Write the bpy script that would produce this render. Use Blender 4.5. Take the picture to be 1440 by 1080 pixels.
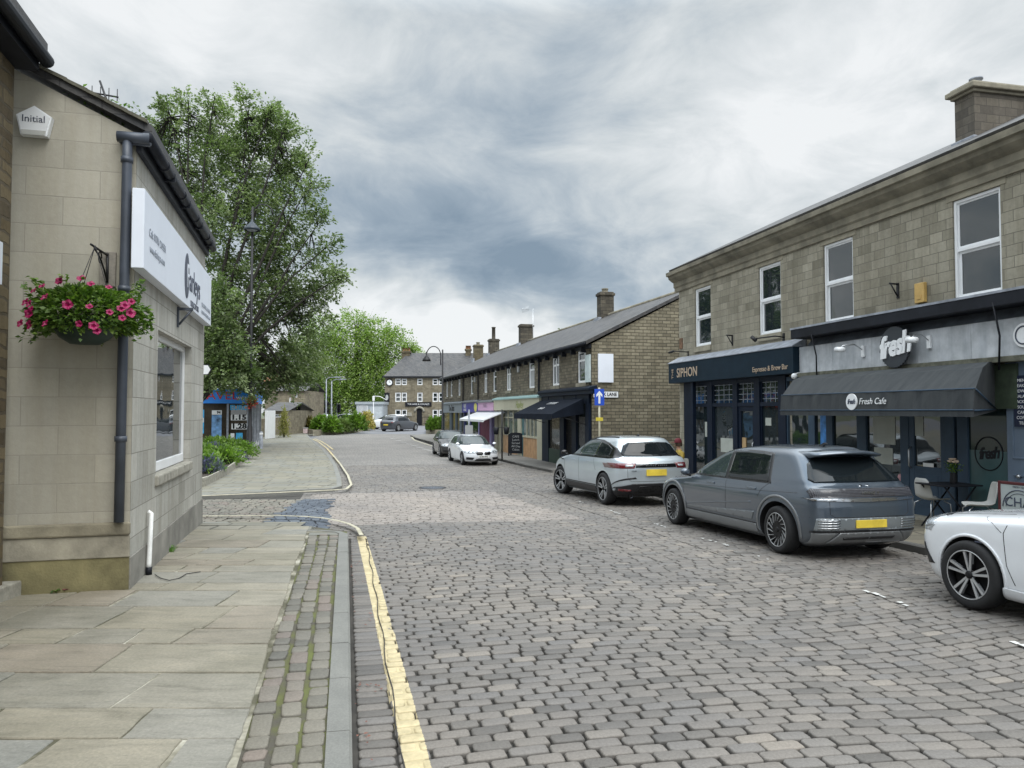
import bpy, bmesh, math, random
from math import sin, cos, tan, pi, radians, sqrt, atan2, exp, floor
from mathutils import Vector, Matrix, Euler
from mathutils.bvhtree import BVHTree
random.seed(7)
for o in list(bpy.data.objects): bpy.data.objects.remove(o)
SC = bpy.context.scene; COL = SC.collection
# ---------------- camera ----------------
F = 1060.0; EYE = 2.02; HOR = 578.0; PITCH = math.atan((HOR-540)/F)
cam = bpy.data.cameras.new('camera'); camo = bpy.data.objects.new('camera', cam); COL.objects.link(camo)
camo.location = (0, 0, EYE); camo.rotation_euler = (pi/2+PITCH, 0, 0)
cam.sensor_width = 36; cam.lens = 36*F/1440; cam.clip_end = 3000; cam.clip_start = .05
SC.camera = camo
# ---------------- world ----------------
SUN_EL, SUN_AZ = 52, 152       # degrees; azimuth clockwise from +Y (north = view direction)
W = bpy.data.worlds.new('World'); SC.world = W; W.use_nodes = True
nt = W.node_tree; nt.nodes.clear()
def wn(t, **k):
    n = nt.nodes.new(t)
    for a, b in k.items(): setattr(n, a, b)
    return n
def wmath(op, a, b=None, c=None, clamp=False):
    n = wn('ShaderNodeMath', operation=op, use_clamp=clamp)
    for i, v in enumerate((a, b, c)):
        if v is None: continue
        if isinstance(v, (int, float)): n.inputs[i].default_value = v
        else: nt.links.new(v, n.inputs[i])
    return n.outputs[0]
tc = wn('ShaderNodeTexCoord'); sep = wn('ShaderNodeSeparateXYZ'); nt.links.new(tc.outputs['Generated'], sep.inputs[0])
X, Y, Z = sep.outputs
zc = wmath('ADD', wmath('MAXIMUM', Z, 0.0), .26)
comb = wn('ShaderNodeCombineXYZ'); nt.links.new(wmath('DIVIDE', X, zc), comb.inputs[0]); nt.links.new(wmath('DIVIDE', Y, zc), comb.inputs[1])
def wnoise(scale, detail, rough, dist, off):
    mp = wn('ShaderNodeMapping'); nt.links.new(comb.outputs[0], mp.inputs[0]); mp.inputs['Location'].default_value = off
    n = wn('ShaderNodeTexNoise'); n.inputs['Scale'].default_value = scale; n.inputs['Detail'].default_value = detail
    n.inputs['Roughness'].default_value = rough; n.inputs['Distortion'].default_value = dist
    nt.links.new(mp.outputs[0], n.inputs['Vector']); return n.outputs['Fac']
n1 = wnoise(1.0, 9, .50, .35, (3.1, 1.7, 0)); n2 = wnoise(3.6, 9, .62, .5, (7.3, .4, 2))
# distorted direction for soft cloud masses
nz = wn('ShaderNodeTexNoise'); nz.inputs['Scale'].default_value = 4.5; nz.inputs['Detail'].default_value = 5
nt.links.new(tc.outputs['Generated'], nz.inputs['Vector'])
sub = wn('ShaderNodeVectorMath', operation='SUBTRACT'); nt.links.new(nz.outputs['Color'], sub.inputs[0]); sub.inputs[1].default_value = (.5, .5, .5)
sca = wn('ShaderNodeVectorMath', operation='SCALE'); nt.links.new(sub.outputs[0], sca.inputs[0]); sca.inputs['Scale'].default_value = .30
add = wn('ShaderNodeVectorMath', operation='ADD'); nt.links.new(tc.outputs['Generated'], add.inputs[0]); nt.links.new(sca.outputs[0], add.inputs[1])
mul = wn('ShaderNodeVectorMath', operation='MULTIPLY'); nt.links.new(add.outputs[0], mul.inputs[0]); mul.inputs[1].default_value = (1, 1, 2.0)
def skydir(px, py):
    v = Vector(((px-720)/F, 1, (HOR-py)/F)).normalized(); return (v.x, v.y, v.z*2)
acc = wmath('ADD', wmath('MULTIPLY', n1, 1.15), wmath('MULTIPLY', n2, 1.05))
acc = wmath('ADD', acc, -.49)
BLOBS = [(180, 40, .34, .20), (1440, 20, .30, .26), (640, 460, .11, .38), (760, 465, .11, .30), (520, 450, .11, .2), (900, 480, .11, .2),
         (700, 378, .14, -.25), (580, 368, .13, -.22), (820, 378, .14, -.24), (920, 345, .10, -.2), (760, 200, .36, -.12), (1120, 230, .30, .14), (430, 440, .15, .25),
         (330, 30, .22, .18), (1010, 100, .12, .16), (940, 270, .10, .08), (720, 120, .14, -.16)]
for px, py, w_, a_ in BLOBS:
    d = wn('ShaderNodeVectorMath', operation='DISTANCE'); nt.links.new(mul.outputs[0], d.inputs[0]); d.inputs[1].default_value = skydir(px, py)
    q = wmath('DIVIDE', d.outputs['Value'], w_); e = wmath('EXPONENT', wmath('MULTIPLY', wmath('MULTIPLY', q, q), -1.0))
    acc = wmath('ADD', acc, wmath('MULTIPLY', e, a_))
ramp = wn('ShaderNodeValToRGB'); nt.links.new(acc, ramp.inputs[0]); cr = ramp.color_ramp
cr.elements[0].position = -.0; cr.elements[0].color = (.20, .265, .335, 1)
cr.elements[1].position = .98; cr.elements[1].color = (.76, .78, .79, 1)
for p_, c_ in ((.26, (.29, .355, .42, 1)), (.48, (.42, .475, .52, 1)), (.68, (.56, .60, .62, 1))):
    e = cr.elements.new(p_); e.color = c_
# overcast sky: brighter towards the zenith
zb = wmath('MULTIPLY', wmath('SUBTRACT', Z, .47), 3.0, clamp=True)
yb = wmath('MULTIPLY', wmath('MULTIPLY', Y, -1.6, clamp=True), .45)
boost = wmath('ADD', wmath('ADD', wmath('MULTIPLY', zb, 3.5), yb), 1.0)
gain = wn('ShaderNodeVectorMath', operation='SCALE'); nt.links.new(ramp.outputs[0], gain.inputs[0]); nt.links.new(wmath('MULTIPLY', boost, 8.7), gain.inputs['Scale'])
sky = wn('ShaderNodeTexSky', sky_type='NISHITA', sun_disc=False); sky.sun_elevation = radians(SUN_EL); sky.sun_rotation = radians(SUN_AZ)
mix = wn('ShaderNodeMix', data_type='RGBA'); mix.inputs['Factor'].default_value = .96
nt.links.new(sky.outputs[0], mix.inputs[6]); nt.links.new(gain.outputs[0], mix.inputs[7])
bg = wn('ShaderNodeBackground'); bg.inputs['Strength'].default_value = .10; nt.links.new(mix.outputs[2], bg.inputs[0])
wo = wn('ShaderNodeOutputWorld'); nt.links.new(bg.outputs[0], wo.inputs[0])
# ---------------- sun ----------------
sl = bpy.data.lights.new('sun', 'SUN'); sl.energy = 1.5; sl.angle = radians(45); sl.color = (1, .97, .92)
so = bpy.data.objects.new('sun', sl); COL.objects.link(so)
sd = Vector((sin(radians(SUN_AZ))*cos(radians(SUN_EL)), cos(radians(SUN_AZ))*cos(radians(SUN_EL)), sin(radians(SUN_EL))))
so.rotation_euler = sd.to_track_quat('Z', 'Y').to_euler()
SC.view_settings.view_transform = 'Standard'; SC.view_settings.look = 'None'; SC.view_settings.exposure = .44; SC.view_settings.gamma = 1
SC.view_settings.use_curve_mapping = False
# ---------------- geometry of the place ----------------
GK = [(-50, 0), (9, 0), (12, -.045), (15, -.13), (18, -.22), (22, -.29), (30, -.30), (50, -.30), (60, -.24), (70, -.12), (85, 0), (900, 0)]
def g(y):
    for (a, za), (b, zb_) in zip(GK, GK[1:]):
        if y <= b: return za+(zb_-za)*(y-a)/(b-a)
    return 0
def ray(px, py):
    a = (px-720)/F; b = (540-py)/F
    return Vector((a, cos(PITCH)-sin(PITCH)*b, sin(PITCH)+cos(PITCH)*b))
def G(px, py, h=0.0):
    "ground point (h above the local ground) seen at a photograph pixel"
    r = ray(px, py); d = 20.0
    for _ in range(60):
        z = g(d)+h; d = .5*d+.5*min(400, max(1, (z-EYE)/r.z*r.y if r.z < -1e-4 else 400))
    return Vector((r.x/r.y*d, d, g(d)+h))
def D(px, py, d):
    r = ray(px, py); return Vector((r.x/r.y*d, d, EYE+r.z/r.y*d))
class Fr:
    "street-side frame: local x runs away from the camera, local y to the left"
    def __init__(s, p, ang):
        s.p = Vector((p[0], p[1], 0)); s.a = ang; s.u = Vector((-sin(ang), cos(ang), 0)); s.n = Vector((-cos(ang), -sin(ang), 0)); s.rz = pi/2+ang
    def loc(s, px, py, o=0):
        r = ray(px, py); P = s.p+s.n*o; C0 = Vector((0, 0, EYE))
        k = (P-C0).dot(s.n)/r.dot(s.n); q = C0+r*k; return ((q-s.p).dot(s.u), q.z)
    def locx(s, px, py, x):
        r = ray(px, py); P = s.p+s.u*x; C0 = Vector((0, 0, EYE))
        k = (P-C0).dot(s.u)/r.dot(s.u); q = C0+r*k; return ((q-s.p).dot(s.n), q.z)
    def w(s, x, y, z=0): return s.p+s.u*x+s.n*y+Vector((0, 0, z))
# ---------------- object helpers ----------------
def tag(o, label=None, cat=None, group=None, kind=None):
    if label: o['label'] = label
    if cat: o['category'] = cat
    if group: o['group'] = group
    if kind: o['kind'] = kind
    return o
def thing(name, label, cat, loc=(0, 0, 0), rz=0, group=None):
    o = bpy.data.objects.new(name, None); COL.objects.link(o); o.location = loc; o.rotation_euler = (0, 0, rz); o.empty_display_size = .2
    return tag(o, label, cat, group)
def copy_tree(o, parent=None):
    c = o.copy(); COL.objects.link(c); c.parent = parent
    for ch in o.children: copy_tree(ch, c)
    return c
class MB:
    def __init__(s): s.v = []; s.f = []; s.m = []; s.sm = []; s.T = None
    def add(s, vs, fs, m=0, smooth=False, M=None):
        b = len(s.v)
        for v in vs:
            v = Vector(v)
            if M is not None: v = M @ v
            s.v.append(v)
        for f in fs: s.f.append(tuple(b+i for i in f)); s.m.append(m); s.sm.append(smooth)
        return s
    def box(s, x0, y0, z0, x1, y1, z1, m=0, M=None, bev=0):
        if x0 > x1: x0, x1 = x1, x0
        if y0 > y1: y0, y1 = y1, y0
        if z0 > z1: z0, z1 = z1, z0
        if bev > 0:
            b = min(bev, (x1-x0)*.45, (y1-y0)*.45, (z1-z0)*.45); bm = bmesh.new(); bmesh.ops.create_cube(bm, size=1)
            for v in bm.verts: v.co = Vector((x0+(v.co.x+.5)*(x1-x0), y0+(v.co.y+.5)*(y1-y0), z0+(v.co.z+.5)*(z1-z0)))
            bmesh.ops.bevel(bm, geom=bm.edges[:], offset=b, segments=2, affect='EDGES', profile=.5)
            bm.verts.index_update(); vs = [v.co.copy() for v in bm.verts]; fs = [[v.index for v in f.verts] for f in bm.faces]; bm.free()
            return s.add(vs, fs, m, False, M)
        vs = [(x, y, z) for z in (z0, z1) for y in (y0, y1) for x in (x0, x1)]
        return s.add(vs, [(0, 2, 3, 1), (4, 5, 7, 6), (0, 1, 5, 4), (2, 6, 7, 3), (0, 4, 6, 2), (1, 3, 7, 5)], m, False, M)
    def quad(s, a, b, c, d, m=0): return s.add([a, b, c, d], [(0, 1, 2, 3)], m)
    def prism(s, poly, axis, a, b, m=0, M=None, smooth=False):
        "poly in the two other axes (order: x->yz, y->xz, z->xy), extruded from a to b"
        n = len(poly); vs = []
        for t in (a, b):
            for p, q in poly: vs.append({'x': (t, p, q), 'y': (p, t, q), 'z': (p, q, t)}[axis])
        fs = [tuple(range(n))[::-1], tuple(range(n, 2*n))]+[(i, (i+1) % n, n+(i+1) % n, n+i) for i in range(n)]
        return s.add(vs, fs, m, smooth, M)
    def tube(s, pts, r, m=0, n=8, cap=True, M=None):
        pts = [Vector(p) for p in pts]; rs = r if isinstance(r, (list, tuple)) else [r]*len(pts)
        vs = []; fs = []; up = None
        for i, p in enumerate(pts):
            t = (pts[min(i+1, len(pts)-1)]-pts[max(i-1, 0)]).normalized()
            if up is None: up = Vector((0, 0, 1)) if abs(t.z) < .9 else Vector((1, 0, 0))
            a = t.cross(up)
            if a.length < 1e-4: a = t.cross(Vector((0, 1, 0)))
            a.normalize(); b = a.cross(t).normalized(); up = b
            for k in range(n): an = 2*pi*k/n; vs.append(p+a*cos(an)*rs[i]+b*sin(an)*rs[i])
        for i in range(len(pts)-1):
            for k in range(n): fs.append((i*n+k, i*n+(k+1) % n, (i+1)*n+(k+1) % n, (i+1)*n+k))
        if cap: fs.append(tuple(range(n))); fs.append(tuple(range((len(pts)-1)*n, len(pts)*n))[::-1])
        return s.add(vs, fs, m, True, M)
    def lathe(s, prof, c=(0, 0, 0), n=20, m=0, M=None, axis='z', smooth=True):
        vs = []; fs = []; k0 = len(prof)
        for i in range(n):
            a = 2*pi*i/n
            for r, h in prof:
                if axis == 'z': vs.append((c[0]+r*cos(a), c[1]+r*sin(a), c[2]+h))
                elif axis == 'y': vs.append((c[0]+r*cos(a), c[1]+h, c[2]+r*sin(a)))
                else: vs.append((c[0]+h, c[1]+r*cos(a), c[2]+r*sin(a)))
        for i in range(n):
            j = (i+1) % n
            for k in range(k0-1): fs.append((i*k0+k, j*k0+k, j*k0+k+1, i*k0+k+1))
        return s.add(vs, fs, m, smooth, M)
    def build(s, name, mats, parent=None, world=False, fixn=True):
        me = bpy.data.meshes.new(name)
        vs = s.v
        if parent is not None and world:
            L = Matrix.LocRotScale(parent.location, parent.rotation_euler, None).inverted(); vs = [L @ v for v in vs]
        me.from_pydata([tuple(v) for v in vs], [], s.f)
        if not isinstance(mats, (list, tuple)): mats = [mats]
        for m in mats: me.materials.append(m)
        me.polygons.foreach_set('material_index', s.m); me.polygons.foreach_set('use_smooth', s.sm)
        if fixn and len(s.f) < 30000:
            bm = bmesh.new(); bm.from_mesh(me); bmesh.ops.recalc_face_normals(bm, faces=bm.faces[:]); bm.to_mesh(me); bm.free()
        me.update(); o = bpy.data.objects.new(name, me); COL.objects.link(o); o.parent = parent
        return o
def single(mb, name, mats, label, cat, group=None, loc=None, rz=0):
    "a thing that is one mesh, vertices given in world space (or local when loc is given)"
    o = mb.build(name, mats)
    if loc is not None: o.location = loc; o.rotation_euler = (0, 0, rz)
    return tag(o, label, cat, group)
def struct(o): o['kind'] = 'structure'; return o
def text(body, size, m, parent, loc, rot, name='lettering', ext=.004, ax='CENTER', sx=1, shear=0, bold=0, sp=1):
    cu = bpy.data.curves.new(name, 'FONT'); cu.body = body; cu.size = size; cu.extrude = ext; cu.align_x = ax; cu.align_y = 'CENTER'; cu.shear = shear; cu.offset = bold; cu.resolution_u = 3; cu.space_character = sp
    t = bpy.data.objects.new(name, cu); COL.objects.link(t); bpy.context.view_layer.update()
    me = bpy.data.meshes.new_from_object(t.evaluated_get(bpy.context.evaluated_depsgraph_get())); bpy.data.objects.remove(t)
    me.materials.clear(); me.materials.append(m); o = bpy.data.objects.new(name, me); COL.objects.link(o); o.parent = parent
    o.location = loc; o.rotation_euler = rot; o.scale = (sx, 1, 1); return o
RT_R = (pi/2, 0, pi)      # lettering on walls right of the street (frames with +y outward)
RT_L = (pi/2, 0, 0)
# ---------------- materials ----------------
class NB:
    def __init__(s, name):
        s.m = bpy.data.materials.new(name); s.m.use_nodes = True; s.t = s.m.node_tree; s.b = s.t.nodes['Principled BSDF']
    def n(s, t, **k):
        n = s.t.nodes.new(t)
        for a, b in k.items():
            if a.startswith('i_'): n.inputs[a[2:].replace('_', ' ')].default_value = b
            else: setattr(n, a, b)
        return n
    def l(s, a, b): s.t.links.new(a, b)
    def math(s, op, a, b=None, c=None, clamp=False):
        n = s.n('ShaderNodeMath', operation=op, use_clamp=clamp)
        for i, v in enumerate((a, b, c)):
            if v is None: continue
            if isinstance(v, (int, float)): n.inputs[i].default_value = v
            else: s.l(v, n.inputs[i])
        return n.outputs[0]
    def noise(s, vec, scale, detail=4, rough=.55, dist=0):
        n = s.n('ShaderNodeTexNoise'); n.inputs['Scale'].default_value = scale; n.inputs['Detail'].default_value = detail; n.inputs['Roughness'].default_value = rough; n.inputs['Distortion'].default_value = dist
        if vec is not None: s.l(vec, n.inputs['Vector'])
        return n.outputs['Fac']
    def ramp(s, f, stops):
        n = s.n('ShaderNodeValToRGB'); s.l(f, n.inputs[0]); cr = n.color_ramp
        cr.elements[0].position, cr.elements[0].color = stops[0][0], (*stops[0][1], 1) if len(stops[0][1]) == 3 else stops[0][1]
        cr.elements[1].position, cr.elements[1].color = stops[-1][0], (*stops[-1][1], 1)
        for p, c in stops[1:-1]: cr.elements.new(p).color = (*c, 1)
        return n.outputs[0]
    def mix(s, f, a, b, blend='MIX'):
        n = s.n('ShaderNodeMix', data_type='RGBA', blend_type=blend)
        for i, v in ((0, f), (6, a), (7, b)):
            if isinstance(v, (int, float)): n.inputs[i].default_value = v
            elif isinstance(v, tuple): n.inputs[i].default_value = (*v, 1)
            else: s.l(v, n.inputs[i])
        return n.outputs[2]
    def bump(s, h, strength=.3, dist=.01, prev=None):
        n = s.n('ShaderNodeBump'); n.inputs['Strength'].default_value = strength; n.inputs['Distance'].default_value = dist; s.l(h, n.inputs['Height'])
        if prev is not None: s.l(prev, n.inputs['Normal'])
        return n.outputs[0]
    def out(s, col=None, rough=None, normal=None):
        if col is not None:
            if isinstance(col, tuple): s.b.inputs['Base Color'].default_value = (*col, 1)
            else: s.l(col, s.b.inputs['Base Color'])
        if rough is not None:
            if isinstance(rough, (int, float)): s.b.inputs['Roughness'].default_value = rough
            else: s.l(rough, s.b.inputs['Roughness'])
        if normal is not None: s.l(normal, s.b.inputs['Normal'])
        return s.m
def sc(c, k): return tuple(min(1, x*k) for x in c)
def mat(name, col, rough=.6, metal=0, var=.15, scale=3, bump=0, bscale=40, spec=.5, coat=0, emit=0):
    b = NB(name); tcn = b.n('ShaderNodeTexCoord').outputs['Object']
    if var > 0:
        f = b.noise(tcn, scale, 6, .6); c = b.ramp(f, [(.3, sc(col, 1-var)), (.7, sc(col, 1+var))])
    else: c = col
    nrm = b.bump(b.noise(tcn, bscale, 4), bump, .01) if bump else None
    b.out(c, rough, nrm); b.b.inputs['Metallic'].default_value = metal; b.b.inputs['Specular IOR Level'].default_value = spec
    b.b.inputs['Coat Weight'].default_value = coat; b.b.inputs['Coat Roughness'].default_value = .03
    if emit: b.b.inputs['Emission Color'].default_value = (*col, 1); b.b.inputs['Emission Strength'].default_value = emit
    return b.m
def stone(name, cols, mortar, bw, bh, ms, bump=.5, distort=.02, rough=.85, squash=1.0, freq=2, stain=.35, face=.6, lrow=0, top=None, streak=.8):
    "coursed stone; local x+y runs along the wall, z up"
    b = NB(name); tco = b.n('ShaderNodeTexCoord').outputs['Object']; sp = b.n('ShaderNodeSeparateXYZ'); b.l(tco, sp.inputs[0])
    u = b.math('ADD', sp.outputs[0], sp.outputs[1]); v = sp.outputs[2]
    nd = b.n('ShaderNodeTexNoise'); nd.inputs['Scale'].default_value = 3.5; nd.inputs['Detail'].default_value = 3; b.l(tco, nd.inputs['Vector'])
    sp2 = b.n('ShaderNodeSeparateColor'); b.l(nd.outputs['Color'], sp2.inputs[0])
    u = b.math('ADD', u, b.math('MULTIPLY', b.math('SUBTRACT', sp2.outputs[0], .5), distort*4))
    v = b.math('ADD', v, b.math('MULTIPLY', b.math('SUBTRACT', sp2.outputs[1], .5), distort*2))
    if lrow:   # uneven course heights
        v = b.math('ADD', v, b.math('MULTIPLY', b.math('SINE', b.math('MULTIPLY', v, 5.3)), lrow))
        u = b.math('ADD', u, b.math('MULTIPLY', b.math('SINE', b.math('MULTIPLY', u, 3.7)), lrow*2))
    cv = b.n('ShaderNodeCombineXYZ'); b.l(u, cv.inputs[0]); b.l(v, cv.inputs[1])
    def brick(c1, c2, mo, wdt=ms, smooth=.3):
        k = b.n('ShaderNodeTexBrick', offset=.5, squash=squash, squash_frequency=freq)
        k.inputs['Scale'].default_value = 1; k.inputs['Brick Width'].default_value = bw; k.inputs['Row Height'].default_value = bh
        k.inputs['Mortar Size'].default_value = wdt; k.inputs['Mortar Smooth'].default_value = smooth; k.inputs['Bias'].default_value = 0
        k.inputs['Color1'].default_value = (*c1, 1); k.inputs['Color2'].default_value = (*c2, 1); k.inputs['Mortar'].default_value = (*mo, 1)
        b.l(cv.outputs[0], k.inputs['Vector']); return k
    k = brick((0, 0, 0), (1, 1, 1), (.5, .5, .5))
    n = len(cols); c = b.ramp(k.outputs['Color'], [(i/(n-1), cols[i]) for i in range(n)])
    big = b.noise(tco, .55, 5, .6); fine = b.noise(tco, 14, 6, .7)
    c = b.mix(b.math('MULTIPLY', b.math('SUBTRACT', big, .42, clamp=True), stain*6, clamp=True), c, b.mix(1.0, c, (.50, .48, .44), 'MULTIPLY'))
    c = b.mix(1.0, c, b.ramp(fine, [(.3, (1-face*.4,)*3), (.7, (1, 1, 1))]), 'MULTIPLY')
    # run-off streaks
    mp = b.n('ShaderNodeMapping'); b.l(tco, mp.inputs[0]); mp.inputs['Scale'].default_value = (6, 6, .35)
    st = b.noise(mp.outputs[0], 1, 4, .6); c = b.mix(1.0, c, b.ramp(st, [(.35, (streak, streak*.985, streak*.95)), (.6, (1, 1, 1))]), 'MULTIPLY')
    c = b.mix(k.outputs['Fac'], c, mortar)
    h = b.math('SUBTRACT', 1.0, k.outputs['Fac']); nr = b.bump(h, bump, .02)
    nr = b.bump(b.noise(tco, 22, 5, .65), bump*.8, .012, nr)
    return b.out(c, rough, nr)
M = {}
M['ashlar'] = stone('big_building_stone', [(.25, .23, .175), (.34, .315, .245), (.395, .365, .29), (.31, .285, .22), (.45, .415, .33)], (.14, .127, .098), .40, .19, .007, .35, .006, squash=.75, freq=3, stain=.3)
M['trim_stone'] = mat('stone_trim', (.27, .245, .185), .85, var=.35, scale=2.5, bump=.3)
M['cornice'] = mat('weathered_cornice', (.22, .20, .152), .9, var=.45, scale=1.8, bump=.4)
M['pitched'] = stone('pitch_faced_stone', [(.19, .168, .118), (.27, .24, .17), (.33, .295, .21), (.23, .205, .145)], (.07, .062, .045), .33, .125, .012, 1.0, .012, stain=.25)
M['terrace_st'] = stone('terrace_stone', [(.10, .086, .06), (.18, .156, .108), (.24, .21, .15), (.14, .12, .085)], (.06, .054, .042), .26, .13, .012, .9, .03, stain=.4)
M['pub_st'] = stone('pub_stone', [(.20, .175, .125), (.27, .235, .165), (.33, .29, .21)], (.17, .15, .115), .4, .2, .01, .4, .02)
M['rubble'] = stone('rubble_stone', [(.10, .075, .045), (.19, .145, .08), (.25, .20, .12), (.14, .11, .07)], (.11, .09, .06), .30, .13, .016, 1.0, .05, lrow=.05, squash=.7)
M['block_f'] = stone('painted_block_front', [(.385, .362, .30), (.415, .39, .325), (.44, .412, .34)], (.31, .29, .24), .72, .31, .0055, .35, .002, rough=.75, stain=.16, face=.25, streak=.93)
M['block_s'] = stone('weathered_block_side', [(.42, .41, .37), (.49, .48, .435), (.55, .535, .49)], (.22, .21, .18), .58, .31, .006, .4, .003, rough=.85, stain=.30, face=.45)
M['plinth'] = mat('mossy_plinth', (.24, .215, .155), .9, var=.45, scale=2.2, bump=.5)
M['plinth_grey'] = mat('grey_plinth', (.22, .21, .185), .9, var=.4, scale=1.7, bump=.4)
M['sill'] = mat('stone_sill', (.30, .285, .24), .9, var=.3, scale=8, bump=.6)
M['slate'] = stone('slate_roof', [(.05, .05, .055), (.075, .073, .075), (.10, .095, .092)], (.025, .025, .027), .28, .16, .006, .5, .004, rough=.55, stain=.4)
M['white_pvc'] = mat('white_frame', (.80, .81, .82), .35, var=.05)
M['white_paint'] = mat('white_board', (.74, .78, .86), .45, var=.03)
M['white_pipe'] = mat('white_pipe', (.75, .75, .73), .45, var=.1)
M['black'] = mat('black_paint', (.012, .013, .017), .5, var=.2, spec=.2)
M['gutter'] = mat('black_gutter', (.014, .016, .022), .55, var=.35, spec=.2)
M['pipe'] = mat('slate_grey_pipe', (.055, .065, .085), .45, var=.25, scale=3)
M['navy'] = mat('navy_paint', (.006, .012, .026), .5, var=.2, spec=.2)
M['navy_sign'] = mat('dark_navy_signboard', (.008, .020, .033), .5, var=.15, spec=.15)
M['lead'] = mat('lead_flashing', (.27, .29, .33), .55, var=.35, scale=5)
M['greyblue'] = mat('grey_blue_paint', (.045, .075, .115), .5, var=.15, spec=.25)
M['fascia'] = None
M['iron'] = mat('black_iron', (.02, .02, .022), .5, .3, var=.2)
M['steel'] = mat('brushed_steel', (.55, .56, .57), .3, .9, var=.05)
M['rubber'] = mat('tyre_rubber', (.014, .014, .015), .85, var=.2, bump=.3)
b = NB('window_glass'); tco = b.n('ShaderNodeTexCoord').outputs['Object']; M['glassdark'] = b.out((.016, .024, .027), .02, b.bump(b.noise(tco, 1.1, 2, .4), .25, .03)); b.b.inputs['IOR'].default_value = 2.0
M['curtain'] = mat('pale_blind', (.35, .36, .36), .8, var=.1)
# ================= GROUND =================
TA = radians(12.41); TF = Fr((.0513, 0), TA)    # street frame; local y<0 is to the right of the left kerb
def tf(P): q = P-TF.p; return q.dot(TF.u), q.dot(TF.n)
GB = [9, 12, 15, 18, 22, 30, 50, 60, 70, 85]
def ground_poly(name, poly, h, m, skirt=0, kind='structure'):
    bm = bmesh.new(); f = bm.faces.new([bm.verts.new((p[0], p[1], 0)) for p in poly])
    f.normal_update()
    if f.normal.z < 0: bmesh.ops.reverse_faces(bm, faces=[f])
    bmesh.ops.triangulate(bm, faces=bm.faces[:])
    for y in GB: bmesh.ops.bisect_plane(bm, geom=bm.verts[:]+bm.edges[:]+bm.faces[:], plane_co=(0, y, 0), plane_no=(0, 1, 0))
    if skirt:
        ed = [e for e in bm.edges if e.is_boundary]; r = bmesh.ops.extrude_edge_only(bm, edges=ed)
        low = [v for v in r['geom'] if isinstance(v, bmesh.types.BMVert)]
    else: low = []
    ls = set(low)
    for v in bm.verts: v.co.z = g(v.co.y)+h-(skirt if v in ls else 0)
    me = bpy.data.meshes.new(name); bm.to_mesh(me); bm.free(); me.materials.append(m)
    o = bpy.data.objects.new(name, me); COL.objects.link(o)
    if kind: o['kind'] = kind
    return o
def strip(name, pts, w, h0, h1, m, side=1, ms=None, kind='structure', joint=0):
    "band of width w to the left(+)/right(-) of a ground line; top at h1, foot at h0"
    P = []
    for a, b in zip(pts, pts[1:]):
        a = Vector(a[:2]); b = Vector(b[:2]); n = max(1, int((b-a).length/.9))
        P += [a+(b-a)*i/n for i in range(n)]
    P.append(Vector(pts[-1][:2])); mb = MB(); n = len(P); vs = []
    for i, p in enumerate(P):
        t = (P[min(i+1, n-1)]-P[max(i-1, 0)]).normalized(); nn = Vector((-t.y, t.x))*side; q = p+nn*w
        be = min(.018, w*.2)
        for c, z in ((p, h0), (p, h1-be), (p+nn*be, h1), (q-nn*be*.3, h1), (q, h0)): vs.append((c.x, c.y, g(c.y)+z))
    fs = [(i*5+k, i*5+k+1, i*5+k+6, i*5+k+5) for i in range(n-1) for k in range(4)]+[(0, 1, 2, 3, 4), tuple(range(n*5-5, n*5))[::-1]]
    mb.add(vs, fs); o = mb.build(name, m)
    if kind: o['kind'] = kind
    return o
# --- materials ---
def sett_mat(name, stops, paint=None):
    b = NB(name); tco = b.n('ShaderNodeTexCoord').outputs['Object']
    at = b.n('ShaderNodeAttribute', attribute_name='tint').outputs['Color']; sp = b.n('ShaderNodeSeparateColor'); b.l(at, sp.inputs[0])
    c = b.ramp(sp.outputs[0], stops); c2 = b.ramp(sp.outputs[0], [(0, (.25, .222, .20)), (.5, (.305, .27, .242)), (1, (.36, .32, .285))])
    c = b.mix(sp.outputs[2], c, c2)
    fine = b.noise(tco, 60, 5, .75); big = b.noise(tco, .35, 5, .6)
    c = b.mix(1, c, b.ramp(fine, [(.3, (.68, .67, .66)), (.7, (1.12, 1.12, 1.12))]), 'MULTIPLY')
    c = b.mix(1, c, b.ramp(big, [(.3, (.74, .75, .78)), (.7, (1.10, 1.08, 1.05))]), 'MULTIPLY')
    wear = b.noise(tco, 9, 6, .7)
    if paint:
        s3 = b.n('ShaderNodeSeparateXYZ'); b.l(tco, s3.inputs[0]); x, y, z = s3.outputs
        cen = b.math('MULTIPLY_ADD', x, .0178, -.43); dd = b.math('ABSOLUTE', b.math('SUBTRACT', b.math('ADD', y, b.math('MULTIPLY', wear, .03)), cen))
        k = b.math('LESS_THAN', dd, .074); k = b.math('MULTIPLY', k, b.math('LESS_THAN', x, 12.9)); k = b.math('MULTIPLY', k, b.math('GREATER_THAN', sp.outputs[1], .3))
        k = b.math('MULTIPLY', k, b.math('GREATER_THAN', wear, .33))
        c = b.mix(k, c, b.ramp(wear, [(.3, (.34, .29, .17)), (.6, (.54, .45, .27))]))
    # moss / dark joints low down
    dk = b.mix(sp.outputs[1], (.055, .052, .047), c); 
    nr = b.bump(fine, .5, .006); nr = b.bump(b.noise(tco, 16, 4, .6), .5, .012, nr)
    return b.out(dk, b.ramp(big, [(.3, (.52,)*3), (.7, (.70,)*3)]), nr)
SETT = [(0, (.108, .101, .093)), (.3, (.150, .139, .126)), (.55, (.182, .166, .149)), (.8, (.160, .152, .144)), (1, (.232, .208, .180))]
M['setts'] = sett_mat('granite_setts', SETT, True)
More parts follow.
